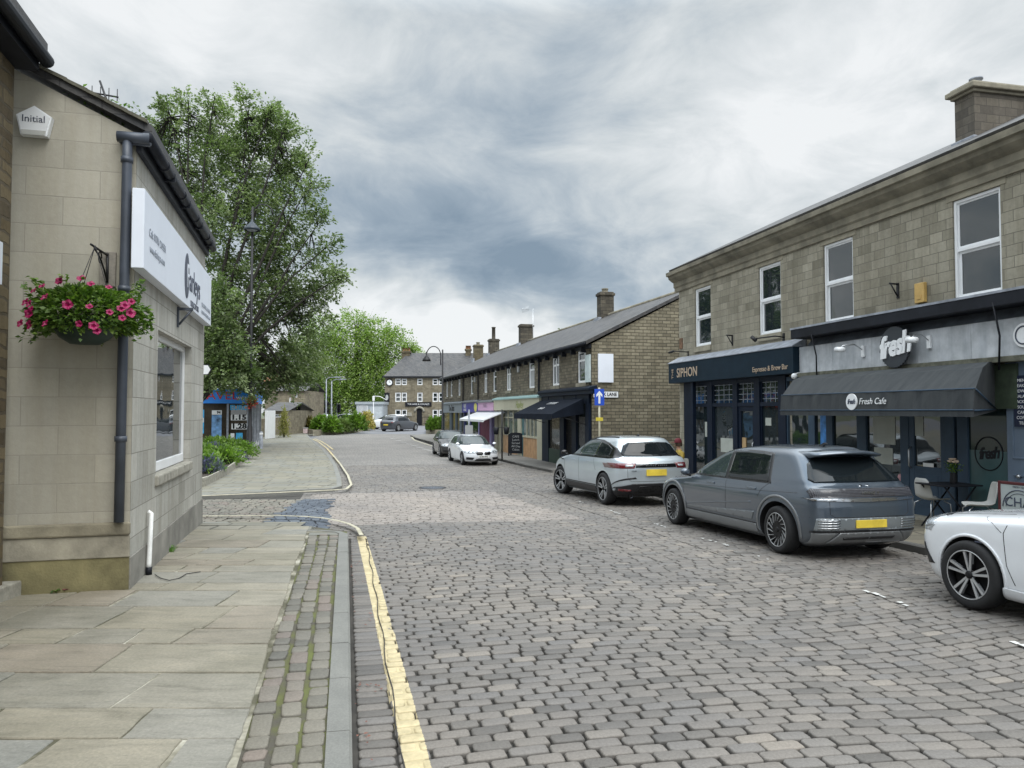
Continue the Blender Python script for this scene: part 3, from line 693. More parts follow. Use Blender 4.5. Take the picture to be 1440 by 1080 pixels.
# black fascia and half-round gutter on the street side
gz = LF.locx(206, 196, 0)[1]
mb = MB(); mb.box(-.05, -.06, gz-.16, LL+.05, -.004, gz+.05); mb.build('fascia_board', M['gutter'], corner)
mb = MB(); P = [(x, -.125, gz-.01) for x in (-.12, 1, 2, 3, 4, LL+.1)]; mb.tube(P, .062, n=12)
for x in (.9, 2.2, 3.5, 4.8):
    mb.tube([(x-.03, -.125, gz-.01), (x+.03, -.125, gz-.01)], .072, n=12); mb.box(x+.4, -.19, gz-.09, x+.43, -.06, gz+.02)
mb.build('gutter', M['gutter'], corner)
# downpipe with offset at the head
py_ = LF.locx(179, 230, -.09)[0]; py2 = LF.locx(168, 700, -.09)[0]; zb_ = pz+.01
mb = MB(); mb.tube([(-.1, py_, gz-.02), (-.1, py_, gz-.3), (-.1, (py_+py2)/2, 2.6), (-.1, py2, zb_)], .052, n=14)
for z in (gz-.28, 3.35, 1.72): yy = py_+(py2-py_)*(gz-z)/(gz-zb_); mb.tube([(-.1, yy, z-.03), (-.1, yy, z+.03)], .064, n=14)
mb.box(-.1, -.16, gz-.10, -.03, py_+.09, gz+.03, bev=.02); mb.tube([(-.11, -.15, gz-.03), (-.11, py_+.1, gz-.03)], .06, n=12)
mb.build('downpipe', M['pipe'], corner)
# ---- sign
sA = LF.loc(204, 284, -.13); sB = LF.loc(201, 388, -.13); sC = LF.loc(297, 452, -.13); sD = LF.loc(297, 380, -.13)
x0 = (sA[0]+sB[0])/2; x1 = (sC[0]+sD[0])/2; z0 = (sB[1]+sC[1])/2; z1 = (sA[1]+sD[1])/2
sg = mb = MB(); mb.box(x0, -.13, z0, x1, -.004, z1, bev=.006); sign = mb.build('signboard', M['white_paint'], corner)
M['slate_ink'] = mat('slate_lettering', (.055, .065, .10), .5, var=0)
M['grey_ink'] = mat('grey_lettering', (.30, .33, .38), .5, var=0)
W_ = x1-x0; H_ = z1-z0; ys_ = -.134
mb = MB(); cx = x0+W_*.52; cz = z0+H_*.47
mb.prism([(cx-.05+.33*cos(t*pi/16)*.62, cz+.02+.33*sin(t*pi/16)) for t in range(32)], 'y', ys_-.003, ys_+.003); el = mb.build('emblem', M['slate_ink'], sign)
text('F', .50, M['white_paint'], sign, (cx+.03, ys_-.005, cz+.01), RT_L, sx=.85)
text('arleys', .50, M['slate_ink'], sign, (cx+.20, ys_, cz), RT_L, ax='LEFT', sx=.95)
text('SOLICITORS', .13, M['slate_ink'], sign, (cx+.75, ys_, cz-.33), RT_L, ext=.002, sx=1.2)
text('Call: 01706 219531', .13, M['grey_ink'], sign, (x0+.25, ys_, z0+H_*.52), RT_L, ax='LEFT', ext=.002)
text('www.farleys.com', .13, M['grey_ink'], sign, (x0+.3, ys_, z0+H_*.32), RT_L, ax='LEFT', ext=.002)
text('SOLICITORS & ADVISERS', .10, M['grey_ink'], sign, (x1-.15, ys_, z0+H_*.26), RT_L, ax='RIGHT', ext=.002)
text('BUSINESS AND PERSONAL LAW', .08, M['grey_ink'], sign, (x1-.12, ys_, z0+H_*.12), RT_L, ax='RIGHT', ext=.002)
# small bracket under the sign
bx, bz = LF.loc(254, 445, -.05); mb = MB(); mb.box(bx-.03, -.03, bz-.16, bx+.03, -.004, bz+.14); mb.box(bx-.02, -.22, bz+.09, bx+.02, -.03, bz+.13); mb.tube([(bx, -.03, bz-.12), (bx, -.2, bz+.1)], .016)
single(mb, 'shelf_bracket', M['pipe'], 'small dark metal bracket on the block wall just under the long white sign', 'bracket', loc=LF.p, rz=LF.rz)
# burglar alarm
ay, az = LF.locx(49, 172, -.06); al = thing('alarm_box', 'white pentagon burglar alarm box high on the painted front wall', 'alarm box', LF.w(-.002, ay, az), LF.rz-pi/2)
pts = [(-.17, .06), (0, .17), (.17, .06), (.125, -.15), (-.125, -.15)]
mb = MB(); mb.prism(pts, 'y', -.085, -.003); mb.prism([(p*.9, q*.9) for p, q in pts], 'y', -.10, -.085); mb.build('cover', M['white_pvc'], al)
mb = MB(); mb.prism([(-.11, -.15), (.11, -.15), (.12, -.10), (-.12, -.10)], 'y', -.105, -.1); mb.build('strobe', mat('pale_strobe', (.5, .5, .47), .3), al)
text('Initial', .105, M['slate_ink'], al, (.0, -.102, .02), (pi/2, 0, 0), ext=.002)
# white waste pipe
qx, qz = LF.loc(212, 722, -.05); q2 = LF.loc(208, 800, -.05)[0]; mb = MB(); zz = zg(q2, 0)
mb.tube([(qx, -.02, qz+.02), (qx, -.055, qz), (q2, -.06, .8*zz+.2*qz), (q2, -.06, zz+.09)], .028, 0, n=12); mb.tube([(q2, -.06, zz+.10), (q2, -.06, zz+.01)], .036, 1, n=12)
single(mb, 'waste_pipe', [M['white_pipe'], M['black']], 'short white waste pipe with black foot against the block side wall', 'pipe', loc=LF.p, rz=LF.rz)
# ---- neighbouring stone house at the left edge
nb = thing('stone_house', 'brown rubble stone house at the far left edge with black overhanging eaves', 'building', (LF.p.x, LF.p.y, 0), LF.rz)
ez = LF.loc(58, 99, YA-.25)[1]
exn = LF.loc(58, 99, YA-.25)[0]
mb = MB(); mb.box(-9, YA, -.3, min(-.0, exn), YA+.3, ez+.02); mb.build('wall', M['rubble'], nb)
mb = MB(); mb.box(-9, YA-.22, ez+.0, exn+.03, YA+.3, ez+.16); mb.build('fascia_board', M['gutter'], nb)
mb = MB(); mb.tube([(-9, YA-.29, ez+.12), (exn+.05, YA-.29, ez+.12)], .07, n=12); mb.build('gutter', M['gutter'], nb)
mb = MB(); mb.prism([(YA-.3, ez+.2), (YA+4, ez+2.5), (YA+4, ez+2.6), (YA-.3, ez+.3)], 'x', -9, exn+.02); mb.build('roof', M['slate'], nb)
mb = MB(); bx_ = LF.loc(-6, 370, YA-.06)[0]; b2_ = LF.loc(3.5, 370, YA-.06)[0]; bz0 = LF.loc(2, 400, YA-.06)[1]; bz1 = LF.loc(2, 340, YA-.06)[1]
mb.box(bx_-.3, YA-.06, bz0, b2_, YA-.003, bz1); mb.build('signboard', M['white_paint'], nb)
# stone step
st = [G(-40, 800, .085), G(44, 812, .085), G(44, 850, .085)]
mb = MB(); c0 = G(45, 833, .085); mb.box(c0.x-1.6, c0.y-.95, .0, c0.x-.03, c0.y+.22, .24, bev=.015)
single(mb, 'stone_step', M['sill'], 'worn stone doorstep at the left edge beside the mossy plinth', 'step')
# television aerial and weeds on the roof verge
ay, az = LF.locx(152, 150, .3); P0 = LF.w(.3, ay, az-.25); mb = MB()
mb.tube([P0, P0+Vector((0, 0, .28)), P0+Vector((-.10, 0, .55))], .012, n=6); q = P0+Vector((-.03, 0, .38)); mb.tube([q+Vector((-.32, -.1, .03)), q+Vector((.12, .05, .0))], .010, n=6)
for k in range(6): e_ = q+Vector((-.3+k*.08, -.09+k*.03, .03)); mb.tube([e_+Vector((0, 0, -.07)), e_+Vector((0, 0, .07))], .005, n=5)
single(mb, 'aerial', M['iron'], 'bent television aerial rising above the roof verge at upper left', 'aerial')
rr = np.random.RandomState(4); pts = []
for cx_ in (108, 118, 130, 142, 165, 172):
    y_, z_ = LF.locx(cx_, 142 if cx_ < 135 else 152, .15)
    for k in range(26): q = LF.w(.15+rr.normal(0, .08), y_+rr.normal(0, .05), z_+rr.uniform(-.25, .12)); pts.append(q)
o = leaves('roof_weed', pts, .055, M['leaf_basket'], seed=2); tag(o, 'straggly weeds sprouting along the slates of the roof verge', 'weed', kind='stuff')
# ---- hanging basket
by, bz = LF.locx(148, 375, -.01)
br = thing('basket_bracket', 'black scrolled iron bracket on a wooden backboard above the flower basket', 'bracket', LF.w(-.001, by, bz), LF.rz-pi/2)
mb = MB(); mb.box(-.05, -.035, -.22, .11, -.002, .16, bev=.005); mb.build('backboard', mat('weathered_board', (.22, .20, .17), .85, var=.4, scale=8), br)
mb = MB(); mb.tube([(.03, -.04, -.18), (.03, -.05, .14)], .014); mb.tube([(.03, -.04, .12), (0, -.30, .13), (-.02, -.5, .14)], .012)
mb.tube([(.03, -.05, -.16)]+[(.03-.03*t, -.05-.40*t, -.16+.27*t+.05*sin(t*pi)) for t in (.25, .5, .75, 1)], .010)
mb.tube([(.0+.0, -.22+.06*cos(a*.6), .06+.06*sin(a*.6)) for a in range(11)], .007); mb.build('iron_arm', M['iron'], br)
byc, bzc = LF.locx(120, 452, -.42); B0 = LF.w(-.42, byc, bzc)
bk = thing('hanging_basket', 'round hanging basket overflowing with green leaves and magenta petunias', 'flower basket', B0)
mb = MB(); mb.lathe([(0, -.24), (.14, -.235), (.24, -.17), (.30, -.06), (.315, .02), (.27, .02)], n=28); mb.build('basket', mat('dark_green_basket', (.012, .03, .022), .6, var=.3), bk)
hook = LF.w(-.5, by-.02, bz+.13)-B0; mb = MB()
for k in range(3): a = k*2.1+.4; mb.tube([(.28*cos(a), .28*sin(a), .03), hook], .004, n=5)
mb.build('chain', M['iron'], bk)
pts = []; rr = np.random.RandomState(9); dirs = []
for k in range(6500):
    a = rr.uniform(0, 2*pi); el = rr.uniform(-.5, 1.5); r = rr.uniform(.55, 1.0)**.5
    R_ = .53*(1+.16*sin(a*3+1)+.10*sin(a*7))
    p = np.array([cos(a)*cos(el)*R_*r, sin(a)*cos(el)*.42*r, .02+sin(el)*.33*r*(1 if el > 0 else .9)])
    if p[2] < -.13 and abs(p[0]) < .22: continue
    pts.append(p); dirs.append(p/np.linalg.norm(p)+np.array([0, 0, -.1]))
for k in range(46):   # trailing and upright sprays
    a = rr.uniform(0, 2*pi); c = np.array([cos(a)*rr.uniform(.28, .54), sin(a)*rr.uniform(.2, .42), rr.uniform(.0, .12)]); up = rr.rand() < .5
    c[2] += .18 if up else 0
    for j in range(14): q = c+np.array([cos(a)*.008*j, sin(a)*.008*j, .013*j if up else -.018*j]); pts.append(q+rr.normal(0, .008, 3)); dirs.append(np.array([cos(a), sin(a), .2]))
leaves('foliage', pts, .055, M['leaf_basket'], bk, seed=3, dirs=dirs, aspect=.62)
def petunia(r):
    mb = MB(); vs = [(0, 0, -.02)]; n = 20
    for i in range(n): a = 2*pi*i/n; k = 1-.16*abs(sin(a*2.5)); vs.append((cos(a)*r*.5*k, sin(a)*r*.5*k, .006))
    for i in range(n): a = 2*pi*i/n; k = 1-.16*abs(sin(a*2.5)); vs.append((cos(a)*r*k, sin(a)*r*k, .010+.006*sin(a*5)))
    mb.add(vs, [(0, 1+i, 1+(i+1) % n) for i in range(n)]+[(1+i, 1+n+i, 1+n+(i+1) % n, 1+(i+1) % n) for i in range(n)]); return mb
f0 = None
fl = [(78, 408), (108, 402), (178, 412), (68, 440), (67, 446), (130, 437), (62, 413), (47, 428), (45, 458), (199, 436), (204, 430), (196, 441), (199, 454), (150, 463), (168, 466), (172, 472), (70, 462), (110, 405), (90, 425), (155, 408), (140, 400), (185, 447), (60, 432), (100, 462), (160, 440), (205, 446)]
for i, (px, py) in enumerate(fl):
    y_, z_ = LF.locx(px, py, -.42); q = LF.w(-.42, y_, z_)-B0; rad = min(.95, abs(q.x)/.60); q.y = -.44*sqrt(1-rad*rad)-.03+max(0, q.z)*.4
    if f0 is None: f0 = petunia(.044).build('flower', M['petal'], bk); f = f0
    else: f = f0.copy(); COL.objects.link(f); f.parent = bk
    f.location = q; d = Vector((q.x*.9+random.uniform(-.2, .2), -.6, q.z+.15+random.uniform(-.2, .3))); f.rotation_euler = d.to_track_quat('Z', 'Y').to_euler(); k = random.uniform(.8, 1.25); f.scale = (k, k, k)
# grass tuft, fallen flower, wire
tq = G(236, 775, .09); rr = np.random.RandomState(5); mb = MB()
for k in range(130):
    a = rr.uniform(0, 6.28); r = rr.uniform(0, .07); b0 = Vector((tq.x+cos(a)*r*1.4, tq.y+sin(a)*r, tq.z-.01)); d = Vector((cos(a)*rr.uniform(.02, .11), sin(a)*rr.uniform(.02, .08), rr.uniform(.05, .11))); w = Vector((-sin(a), cos(a), 0))*.004
    mb.add([b0-w, b0+w, b0+d*.6+w*.7+Vector((0, 0, .01)), b0+d, b0+d*.6-w*.7+Vector((0, 0, .01))], [(0, 1, 2, 3, 4)])
single(mb, 'grass_tuft', mat('bright_grass', (.12, .28, .03), .6, var=.3, scale=20), 'bright green grass tuft growing at the foot of the block side wall', 'grass')
fq = G(90, 832, .095); fx = thing('fallen_flower', 'fallen petunia sprig with wilted leaves lying on the flagstones by the plinth', 'flower', fq)
mb = petunia(.04); mb.build('flower', M['petal'], fx).location = (.02, 0, .02)
pts = [(random.gauss(-.06, .05), random.gauss(0, .03), random.uniform(.0, .04)) for _ in range(40)]; leaves('foliage', pts, .05, M['leaf_basket'], fx, 6)
P = [G(*p, .095) for p in ((218, 808), (226, 813), (238, 816), (252, 813), (262, 807), (282, 804))]
mb = MB(); mb.tube(P, .005, n=5); single(mb, 'loose_wire', M['iron'], 'thin dark wire lying curled on the flagstones by the white pipe', 'wire')
# ================= RIGHT: BIG STONE BUILDING =================
_w = G(1281.7, 727, .10); RA = atan2(720-480, F); RF = Fr((_w.x, _w.y), RA)
SE = RF.loc(955, 450, 0)[0]                 # far end
SN = -9.0                                   # near end, out of frame
Zw1 = RF.loc(942, 388, .35)[1]; Zw2 = RF.loc(1440, 160, .35)[1]; ZC = (Zw1+Zw2)/2   # top of the cornice
big = thing('stone_parade', 'long two-storey coursed stone building on the right over the two cafes', 'building', (RF.p.x, RF.p.y, 0), RF.rz)
WIN = [(977.5, 998.5, 410.7, 493), (1067.4, 1099, 381.9, 477), (1158.9, 1202.6, 339.3, 449.6), (1342, 1417, 276, 417)]
hz1 = sum(RF.loc(w[0], w[2], 0)[1] for w in WIN)/4; hz0 = sum(RF.loc(w[0], w[3], 0)[1] for w in WIN)/4
holes = []
for w in WIN: a = RF.loc(w[0], 450, 0)[0]; b_ = RF.loc(w[1], 450, 0)[0]; holes.append([b_, a, hz0, hz1])
# window widths are the same in the place: average them around each centre
wd = 1.02
for h in holes: c = h[1]; h[0] = c-wd; 
holes += [[-5.9, -4.9, hz0, hz1]]
ZF = RF.loc(1116, 489, .25)[1]              # top of the shop fascias
mb = MB(); wall_holes(mb, SN, SE, .0, ZC-.3, 0, [tuple(h) for h in holes], 1, .14)
mb.quad((SE, 0, 0), (SE, -8, 0), (SE, -8, ZC-.3), (SE, 0, ZC-.3)); mb.quad((SN, 0, 0), (SN, -8, 0), (SN, -8, ZC-.3), (SN, 0, ZC-.3)); mb.quad((SN, -8, 0), (SE, -8, 0), (SE, -8, ZC-.3), (SN, -8, ZC-.3))
mb.build('wall', M['ashlar'], big, fixn=False)
# cornice in mouldings
prof = [(.0, ZC-.62), (.05, ZC-.62), (.05, ZC-.50), (.09, ZC-.46), (.09, ZC-.32), (.16, ZC-.28), (.26, ZC-.20), (.28, ZC-.13), (.35, ZC-.11), (.36, ZC-.0), (.30, ZC+.02), (.0, ZC+.02)]
mb = MB(); mb.prism(prof, 'x', SN, SE+.22); mb.build('cornice', M['cornice'], big)
mb = MB(); mb.prism([(.30, ZC+.015), (.33, ZC+.07), (-4.2, ZC+2.2), (-8.5, ZC+.0)], 'x', SN, SE+.05); mb.build('roof', M['slate'], big)
def sash(parent, h, y, mid=.5, horn=True, curtain=False):
    x0, x1, z0, z1 = h; mb = MB(); frame_rect(mb, x0+.005, x1-.005, z0+.004, z1-.004, y-.12, y-.03, .055)
    zm = z0+(z1-z0)*mid; mb.box(x0+.05, y-.11, zm-.03, x1-.05, y-.045, zm+.03, bev=.006)
    frame_rect(mb, x0+.055, x1-.055, zm+.025, z1-.055, y-.095, y-.06, .04); frame_rect(mb, x0+.055, x1-.055, z0+.055, zm-.025, y-.115, y-.085, .05)
    w = mb.build('window', M['white_pvc'], parent)
    mb = MB(); mb.box(x0+.09, y-.085, zm+.06, x1-.09, y-.075, z1-.09); mb.box(x0+.1, y-.108, z0+.1, x1-.1, y-.098, zm-.07); mb.build('pane', M['glassdark'], w)
    return w
for h in holes: sash(big, h, 0)
for h in holes: mb = MB(); mb.box(h[0]-.03, -.10, h[2]-.16, h[1]+.03, .045, h[2]+.006, bev=.01); mb.build('window_sill', M['trim_stone'], big)
for h in holes: mb = MB(); mb.box(h[0]-.12, -.01, h[3]-.002, h[1]+.12, .012, h[3]+.26, bev=.006); mb.build('lintel', M['trim_stone'], big)
# chimney on the slope
def ridge_px(px, py, y): return RF.loc(px, py, y)
c0 = ridge_px(1343, 190, -1.6); c1 = c0[0]; cn = ridge_px(1371, 190, -1.6)[0]; tz = ridge_px(1371, 128, -1.6)[1]
ch = mb = MB(); mb.box(cn, -4.4, ZC, c1, -1.6, tz, bev=.01); chim = mb.build('chimney', stone('chimney_stone', [(.10, .088, .072), (.14, .122, .10), (.18, .158, .125)], (.07, .062, .05), .30, .17, .008, .5, .01), big)
mb = MB(); mb.box(cn-.05, -4.5, tz, c1+.05, -1.54, tz+.06, bev=.015); mb.box(cn-.12, -4.6, tz+.06, c1+.12, -1.47, tz+.17, bev=.02); mb.box(cn-.05, -4.5, tz+.17, c1+.05, -1.53, tz+.22, bev=.02)
mb.build('chimney_cap', M['cornice'], chim)
mb = MB(); mb.lathe([(.11, 0), (.10, .16), (.13, .17), (.13, .2), (.08, .2)], ((c1+cn)/2, -1.9, tz+.2)); mb.build('chimney_pot', M['lead'], chim)
mb = MB(); mb.box(cn-.05, -1.62, ZC+.1, c1+.04, -1.52, ZC+1.0, bev=.02); mb.build('flashing', M['lead'], big)
# ---------- shopfront: espresso bar ----------
def S_(px, o=0, py=560): return RF.loc(px, py, o)[0]
zbA = (RF.loc(946, 537, .38)[1]+RF.loc(1112, 528, .38)[1])/2; ztA = (RF.loc(946, 510, .38)[1]+RF.loc(1112, 489.5, .38)[1])/2
sx0 = S_(1115.5, .38, 500); sx1 = S_(940, .38, 520)
esp = thing('espresso_bar', 'espresso bar shopfront with dark navy signboard and tall dark framed windows', 'shopfront', (RF.p.x, RF.p.y, 0), RF.rz)
mb = MB(); mb.box(sx0+.01, .02, zbA, sx1, .38, ztA, bev=.008); sb = mb.build('signboard', M['navy_sign'], esp)
sgm = mat('bronze_lettering', (.44, .34, .25), .5, var=0)
text('SIPHON', .40, sgm, sb, (sx1-.62, .385, (zbA+ztA)/2-.02), RT_R, ax='LEFT', sx=1.0, bold=.004)
text('Espresso & Brew Bar', .185, sgm, sb, (sx0+.22, .385, zbA+.17), RT_R, ax='RIGHT', sx=1.0)
text('THE', .16, sgm, sb, (sx1-.32, .385, (zbA+ztA)/2-.02), (pi/2, -pi/2, pi), sx=1.1)
mb = MB(); mb.prism([(.02, ztA+.22), (.40, ztA+.02), (.40, ztA+.002), (.02, ztA+.002)], 'x', sx0+.01, sx1+.02); mb.build('flashing', M['lead'], esp)
zgS = lambda s: g(RF.w(s, 0).y)+.10
def px_s(a): return S_(a, .05)
tr = RF.loc(1000, 569.6, .05)[1]
edges = [(963.5, 974), (996, 1003), (1032, 1038.5), (1062, 1070), (1096, 1107)]
mb = MB(); zt_ = zbA+.0
for a, b_ in edges: mb.box(px_s(b_), -.02, -.35, px_s(a), .10, zt_, bev=.01)
x_a, x_b = px_s(1107), px_s(963.5)
mb.box(x_a, -.01, tr-.05, x_b, .085, tr+.05); mb.box(x_a, -.01, zt_-.12, x_b, .09, zt_+.01); mb.box(x_a, -.01, -.35, x_b, .075, zgS(x_b)+.32)
for a, b_ in ((974, 996), (1003, 1032), (1070, 1096)):
    mb.box(px_s(b_), .0, zgS(x_b)+.3, px_s(b_)+.05, .06, zt_-.1); mb.box(px_s(a)-.05, .0, zgS(x_b)+.3, px_s(a), .06, zt_-.1)
mb.build('frame', M['navy'], esp)
mb = MB(); mb.box(S_(974, .3)-.0, .18, -.35, S_(974, .3)+.14, .30, zt_, bev=.01); mb.build('pillar', M['navy'], esp)
def glass(parent, a, b_, z0, z1, y=.02, nm='pane', m=None):
    mb = MB(); mb.box(min(a, b_), y-.01, z0, max(a, b_), y, z1); return mb.build(nm, m or M['glassdark'], parent)
posterW = mat('paper_notice', (.42, .44, .40), .7, var=.1); wood = mat('menu_board_wood', (.45, .30, .15), .6, var=.2)
for k, (a, b_) in enumerate(((974, 996), (1003, 1032), (1038.5, 1062), (1070, 1096))):
    top = glass(esp, px_s(b_), px_s(a), tr+.05, zt_-.1); 
    mb = MB(); wv = px_s(a)-px_s(b_)       # leaded glazing bars
    for i in range(1, 4): x = px_s(b_)+wv*i/4; mb.box(x-.007, .02, tr+.05, x+.007, .03, zt_-.1)
    for i in range(1, 5): z = tr+(zt_-tr)*i/5; mb.box(px_s(b_), .02, z-.007, px_s(a), .03, z+.007)
    mb.build('glazing_bars', M['lead'], top)
    if k != 2: lo = glass(esp, px_s(b_), px_s(a), zgS(0)-.1, tr-.05)
    if k == 1: mb = MB(); mb.box(px_s(1031), .022, tr-1.35, px_s(1012), .03, tr-.95); mb.build('notice', posterW, lo)
    if k == 3: mb = MB(); mb.box(px_s(1083), .022, tr-.55, px_s(1075), .03, tr-.35); mb.build('notice', posterW, lo)
    if k == 0: mb = MB(); mb.box(px_s(993), .022, tr-.95, px_s(990), .03, tr-.5); mb.build('notice', posterW, lo)
d0, d1 = px_s(1062), px_s(1038.5); mb = MB(); frame_rect(mb, d0, d1, -.3, tr-.05, .0, .06, .13, wb=.7); door = mb.build('door', M['navy'], esp)
glass(door, d0+.1, d1-.1, .35, tr-.15); mb = MB(); mb.box(d1-.35, .025, .9, d1-.15, .04, 1.3); mb.build('menu_board', wood, door)
mb = MB(); mb.tube([(d0+.07, .07, .75), (d0+.07, .11, .8), (d0+.07, .11, 1.15), (d0+.07, .07, 1.2)], .015); mb.build('handle', M['steel'], door)
# ---------- shopfront: Fresh Cafe ----------
fasz0 = RF.loc(1200, 518.5, .22)[1]; fasz1 = RF.loc(1200, 478, .22)[1]
caf = thing('fresh_cafe', 'cafe shopfront with pale grey fascia, black canopy and grey blue window frames', 'shopfront', (RF.p.x, RF.p.y, 0), RF.rz)
b = NB('weathered_grey_fascia'); tco = b.n('ShaderNodeTexCoord').outputs['Object']; f = b.noise(tco, 2.5, 6, .65); mp = b.n('ShaderNodeMapping'); b.l(tco, mp.inputs[0]); mp.inputs['Scale'].default_value = (5, 1, .6); f2 = b.noise(mp.outputs[0], 1.2, 5, .6)
M['fascia'] = b.out(b.mix(1, b.ramp(f, [(.35, (.40, .42, .44)), (.65, (.60, .62, .65))]), b.ramp(f2, [(.3, (.72, .74, .76)), (.6, (1, 1, 1))]), 'MULTIPLY'), .6)
zmid = RF.loc(1280, 508, .22)[1]
NX = SN
mb = MB(); step = 1.24; x = sx0; pan = []
while x > NX: mb.box(max(NX, x-step)+.006, .02, fasz0, x-.0, .22+random.uniform(0, .003), fasz1, bev=.004); x -= step
fas = mb.build('fascia', M['fascia'], caf)
cz0 = RF.loc(1300, 443, .45)[1]; cz1 = RF.loc(1300, 428, .45)[1]
czt = (RF.loc(1111.5, 461, .5)[1]+RF.loc(1440, 405, .5)[1])/2
cx1 = S_(1111.5, .5, 465)
mb = MB(); mb.box(NX, -.0, czt-.24, cx1, .5, czt-.02, bev=.015); mb.prism([(.02, czt-.02), (.5, czt-.02), (.02, czt+.05)], 'x', NX, cx1-.01); mb.build('canopy', M['gutter'], caf)
mb = MB(); mb.box(NX, .49, czt-.03, cx1+.01, .51, czt+.012); mb.build('canopy_edge', M['lead'], caf)
mb = MB(); mb.prism([(.01, fasz1+.0), (.24, fasz1), (.06, fasz1+.22), (.05, czt-.24), (.01, czt-.24)], 'x', NX, cx1-.25); mb.build('flashing', mat('dark_lead', (.075, .085, .10), .55, var=.45, scale=4), caf)
mb = MB(); mb.box(NX, .0, fasz0-.10, sx0-.02, .30, fasz0-.004, bev=.01); mb.build('cornice_strip', mat('mossy_ledge', (.12, .12, .09), .9, var=.5, scale=6), caf)
# round sign
rx, rzz = RF.loc(1257, 488, .42); rad = (RF.loc(1257, 459, .42)[1]-RF.loc(1257, 517, .42)[1])/2
rs = thing('round_cafe_sign', 'round scallop-edged dark sign with white fresh lettering on the grey fascia', 'sign', RF.w(rx, .42, rzz), RF.rz)
mb = MB(); mb.prism([((rad*(1+.022*cos(a*36)))*cos(a), (rad*(1+.022*cos(a*36)))*sin(a)) for a in [k*2*pi/216 for k in range(216)]], 'y', -.04, 0); mb.build('disc', mat('slate_disc', (.028, .034, .042), .5, var=.1), rs)
mb = MB(); mb.box(-.1, -.2, -.1, .1, -.04, .1); mb.build('spacer', M['black'], rs)
text('fresh', .56, M['white_pvc'], rs, (-.02, .012, .02), (pi/2, radians(-8), pi), ext=.012, sx=.88, shear=.28, bold=.022, sp=.84)
# spotlights
def spot(px, py, hx, hy):
    a = RF.loc(px, py, .24); b_ = RF.loc(hx, hy, .75)
    t = thing('fascia_spotlight', None, None, RF.w(a[0], .22, a[1]), RF.rz); dx = b_[0]-a[0]; dz = b_[1]-a[1]
    mb = MB(); mb.box(-.045, 0, -.12, .045, .05, .12, bev=.01); mb.build('bracket', M['white_pvc'], t)
    mb = MB(); mb.tube([(0, .04, .03), (dx*.3, .2, dz+.10), (dx*.8, .44, dz+.08), (dx, .5, dz)], .012); mb.build('arm', M['steel'], t)
    mb = MB(); mb.tube([(dx-.11, .5, dz-.01), (dx+.11, .5, dz+.01)], .055, n=14); mb.build('lamp_head', M['white_pvc'], t); return t
tag(spot(1214, 494, 1179, 491.5), 'small white spotlight on an arm left of the round cafe sign', 'spotlight', 'spotlights on the cafe fascia')
tag(spot(1307, 481, 1280, 478), 'small white spotlight on an arm right of the round cafe sign', 'spotlight', 'spotlights on the cafe fascia')
# cables
for (pa, pb, lb) in (((1141, 470), (1148, 530), 'black cable hanging down the grey fascia at its far end beside the espresso bar'), ((1396, 425), (1404, 520), 'black cable hanging down the grey fascia near the right end of the awning')):
    a = RF.loc(*pa, .50); b_ = RF.loc(*pb, .34); mb = MB(); mb.tube([(a[0], .50, a[1]), (a[0]-.02, .40, (a[1]+b_[1])/2), (b_[0], .33, b_[1])], .016); single(mb, 'cable', M['black'], lb, 'cable', 'cables on the cafe fascia', RF.p, RF.rz)
# awning: dutch type with rounded front
aw = thing('cafe_awning', 'faded charcoal fabric awning with Fresh Cafe lettering over the pavement', 'awning', (RF.p.x, RF.p.y, 0), RF.rz)
D_ = 1.25
tz_ = fasz0-.06; AL = S_(1132, .25, 533); AR = S_(1386, .25, 520)
fz0 = RF.loc(1097, 586, D_)[1]; fz1 = RF.loc(1340, 583, D_)[1]; vz = (fz0+fz1)/2; 
AL2 = S_(1099, D_, 575); AR2 = S_(1371, D_, 575); AL = max(AL, AL2)
fold = (RF.loc(1100, 556, D_)[1]+RF.loc(1340, 546, D_)[1])/2; hem = (RF.loc(1098, 578, D_)[1]+RF.loc(1370, 575, D_)[1])/2
prof = [(.05, tz_), (.45, tz_-.03), (.80, (tz_+fold)/2+.10), (D_-.05, fold), (D_, fold-.02), (D_+.03, hem), (D_+.03, vz)]
b = NB('awning_fabric'); tco = b.n('ShaderNodeTexCoord').outputs['Object']; mp = b.n('ShaderNodeMapping'); b.l(tco, mp.inputs[0]); mp.inputs['Scale'].default_value = (4, .8, .8); f = b.noise(mp.outputs[0], 1.5, 6, .65); f3 = b.noise(tco, 2, 5)
M['awning'] = b.out(b.ramp(f, [(.3, (.030, .034, .038)), (.6, (.050, .055, .058)), (.8, (.065, .07, .062))]), .95, b.bump(f3, .5, .03))
ALw = S_(1132, .25, 533); ARw = S_(1387, .25, 520)
ax_r = lambda y: ARw+(AR2-ARw)*min(1, max(0, (y-.05)/(D_-.05)))
ax_l = lambda y: ALw+(AL2-ALw)*min(1, max(0, (y-.05)/(D_-.05)))
mb = MB(); n = 24; vs = []
for i in range(n+1):
    for j, (y, z) in enumerate(prof):
        x = ax_r(y)+(ax_l(y)-ax_r(y))*i/n
        vs.append((x, y+(.012*sin(i*2.2) if 1 < j < 5 else 0), z-(.012*(i % 4 == 2) if j in (2, 3) else 0)))
k = len(prof); mb.add(vs, [(i*k+j, (i+1)*k+j, (i+1)*k+j+1, i*k+j+1) for i in range(n) for j in range(k-1)], smooth=False)
for fx in (ax_r, ax_l): mb.add([(fx(.05), .05, vz+.1)]+[(fx(y), y, z) for y, z in prof], [tuple(range(k+1))])
mb.build('canvas', M['awning'], aw, fixn=False)
mb = MB()
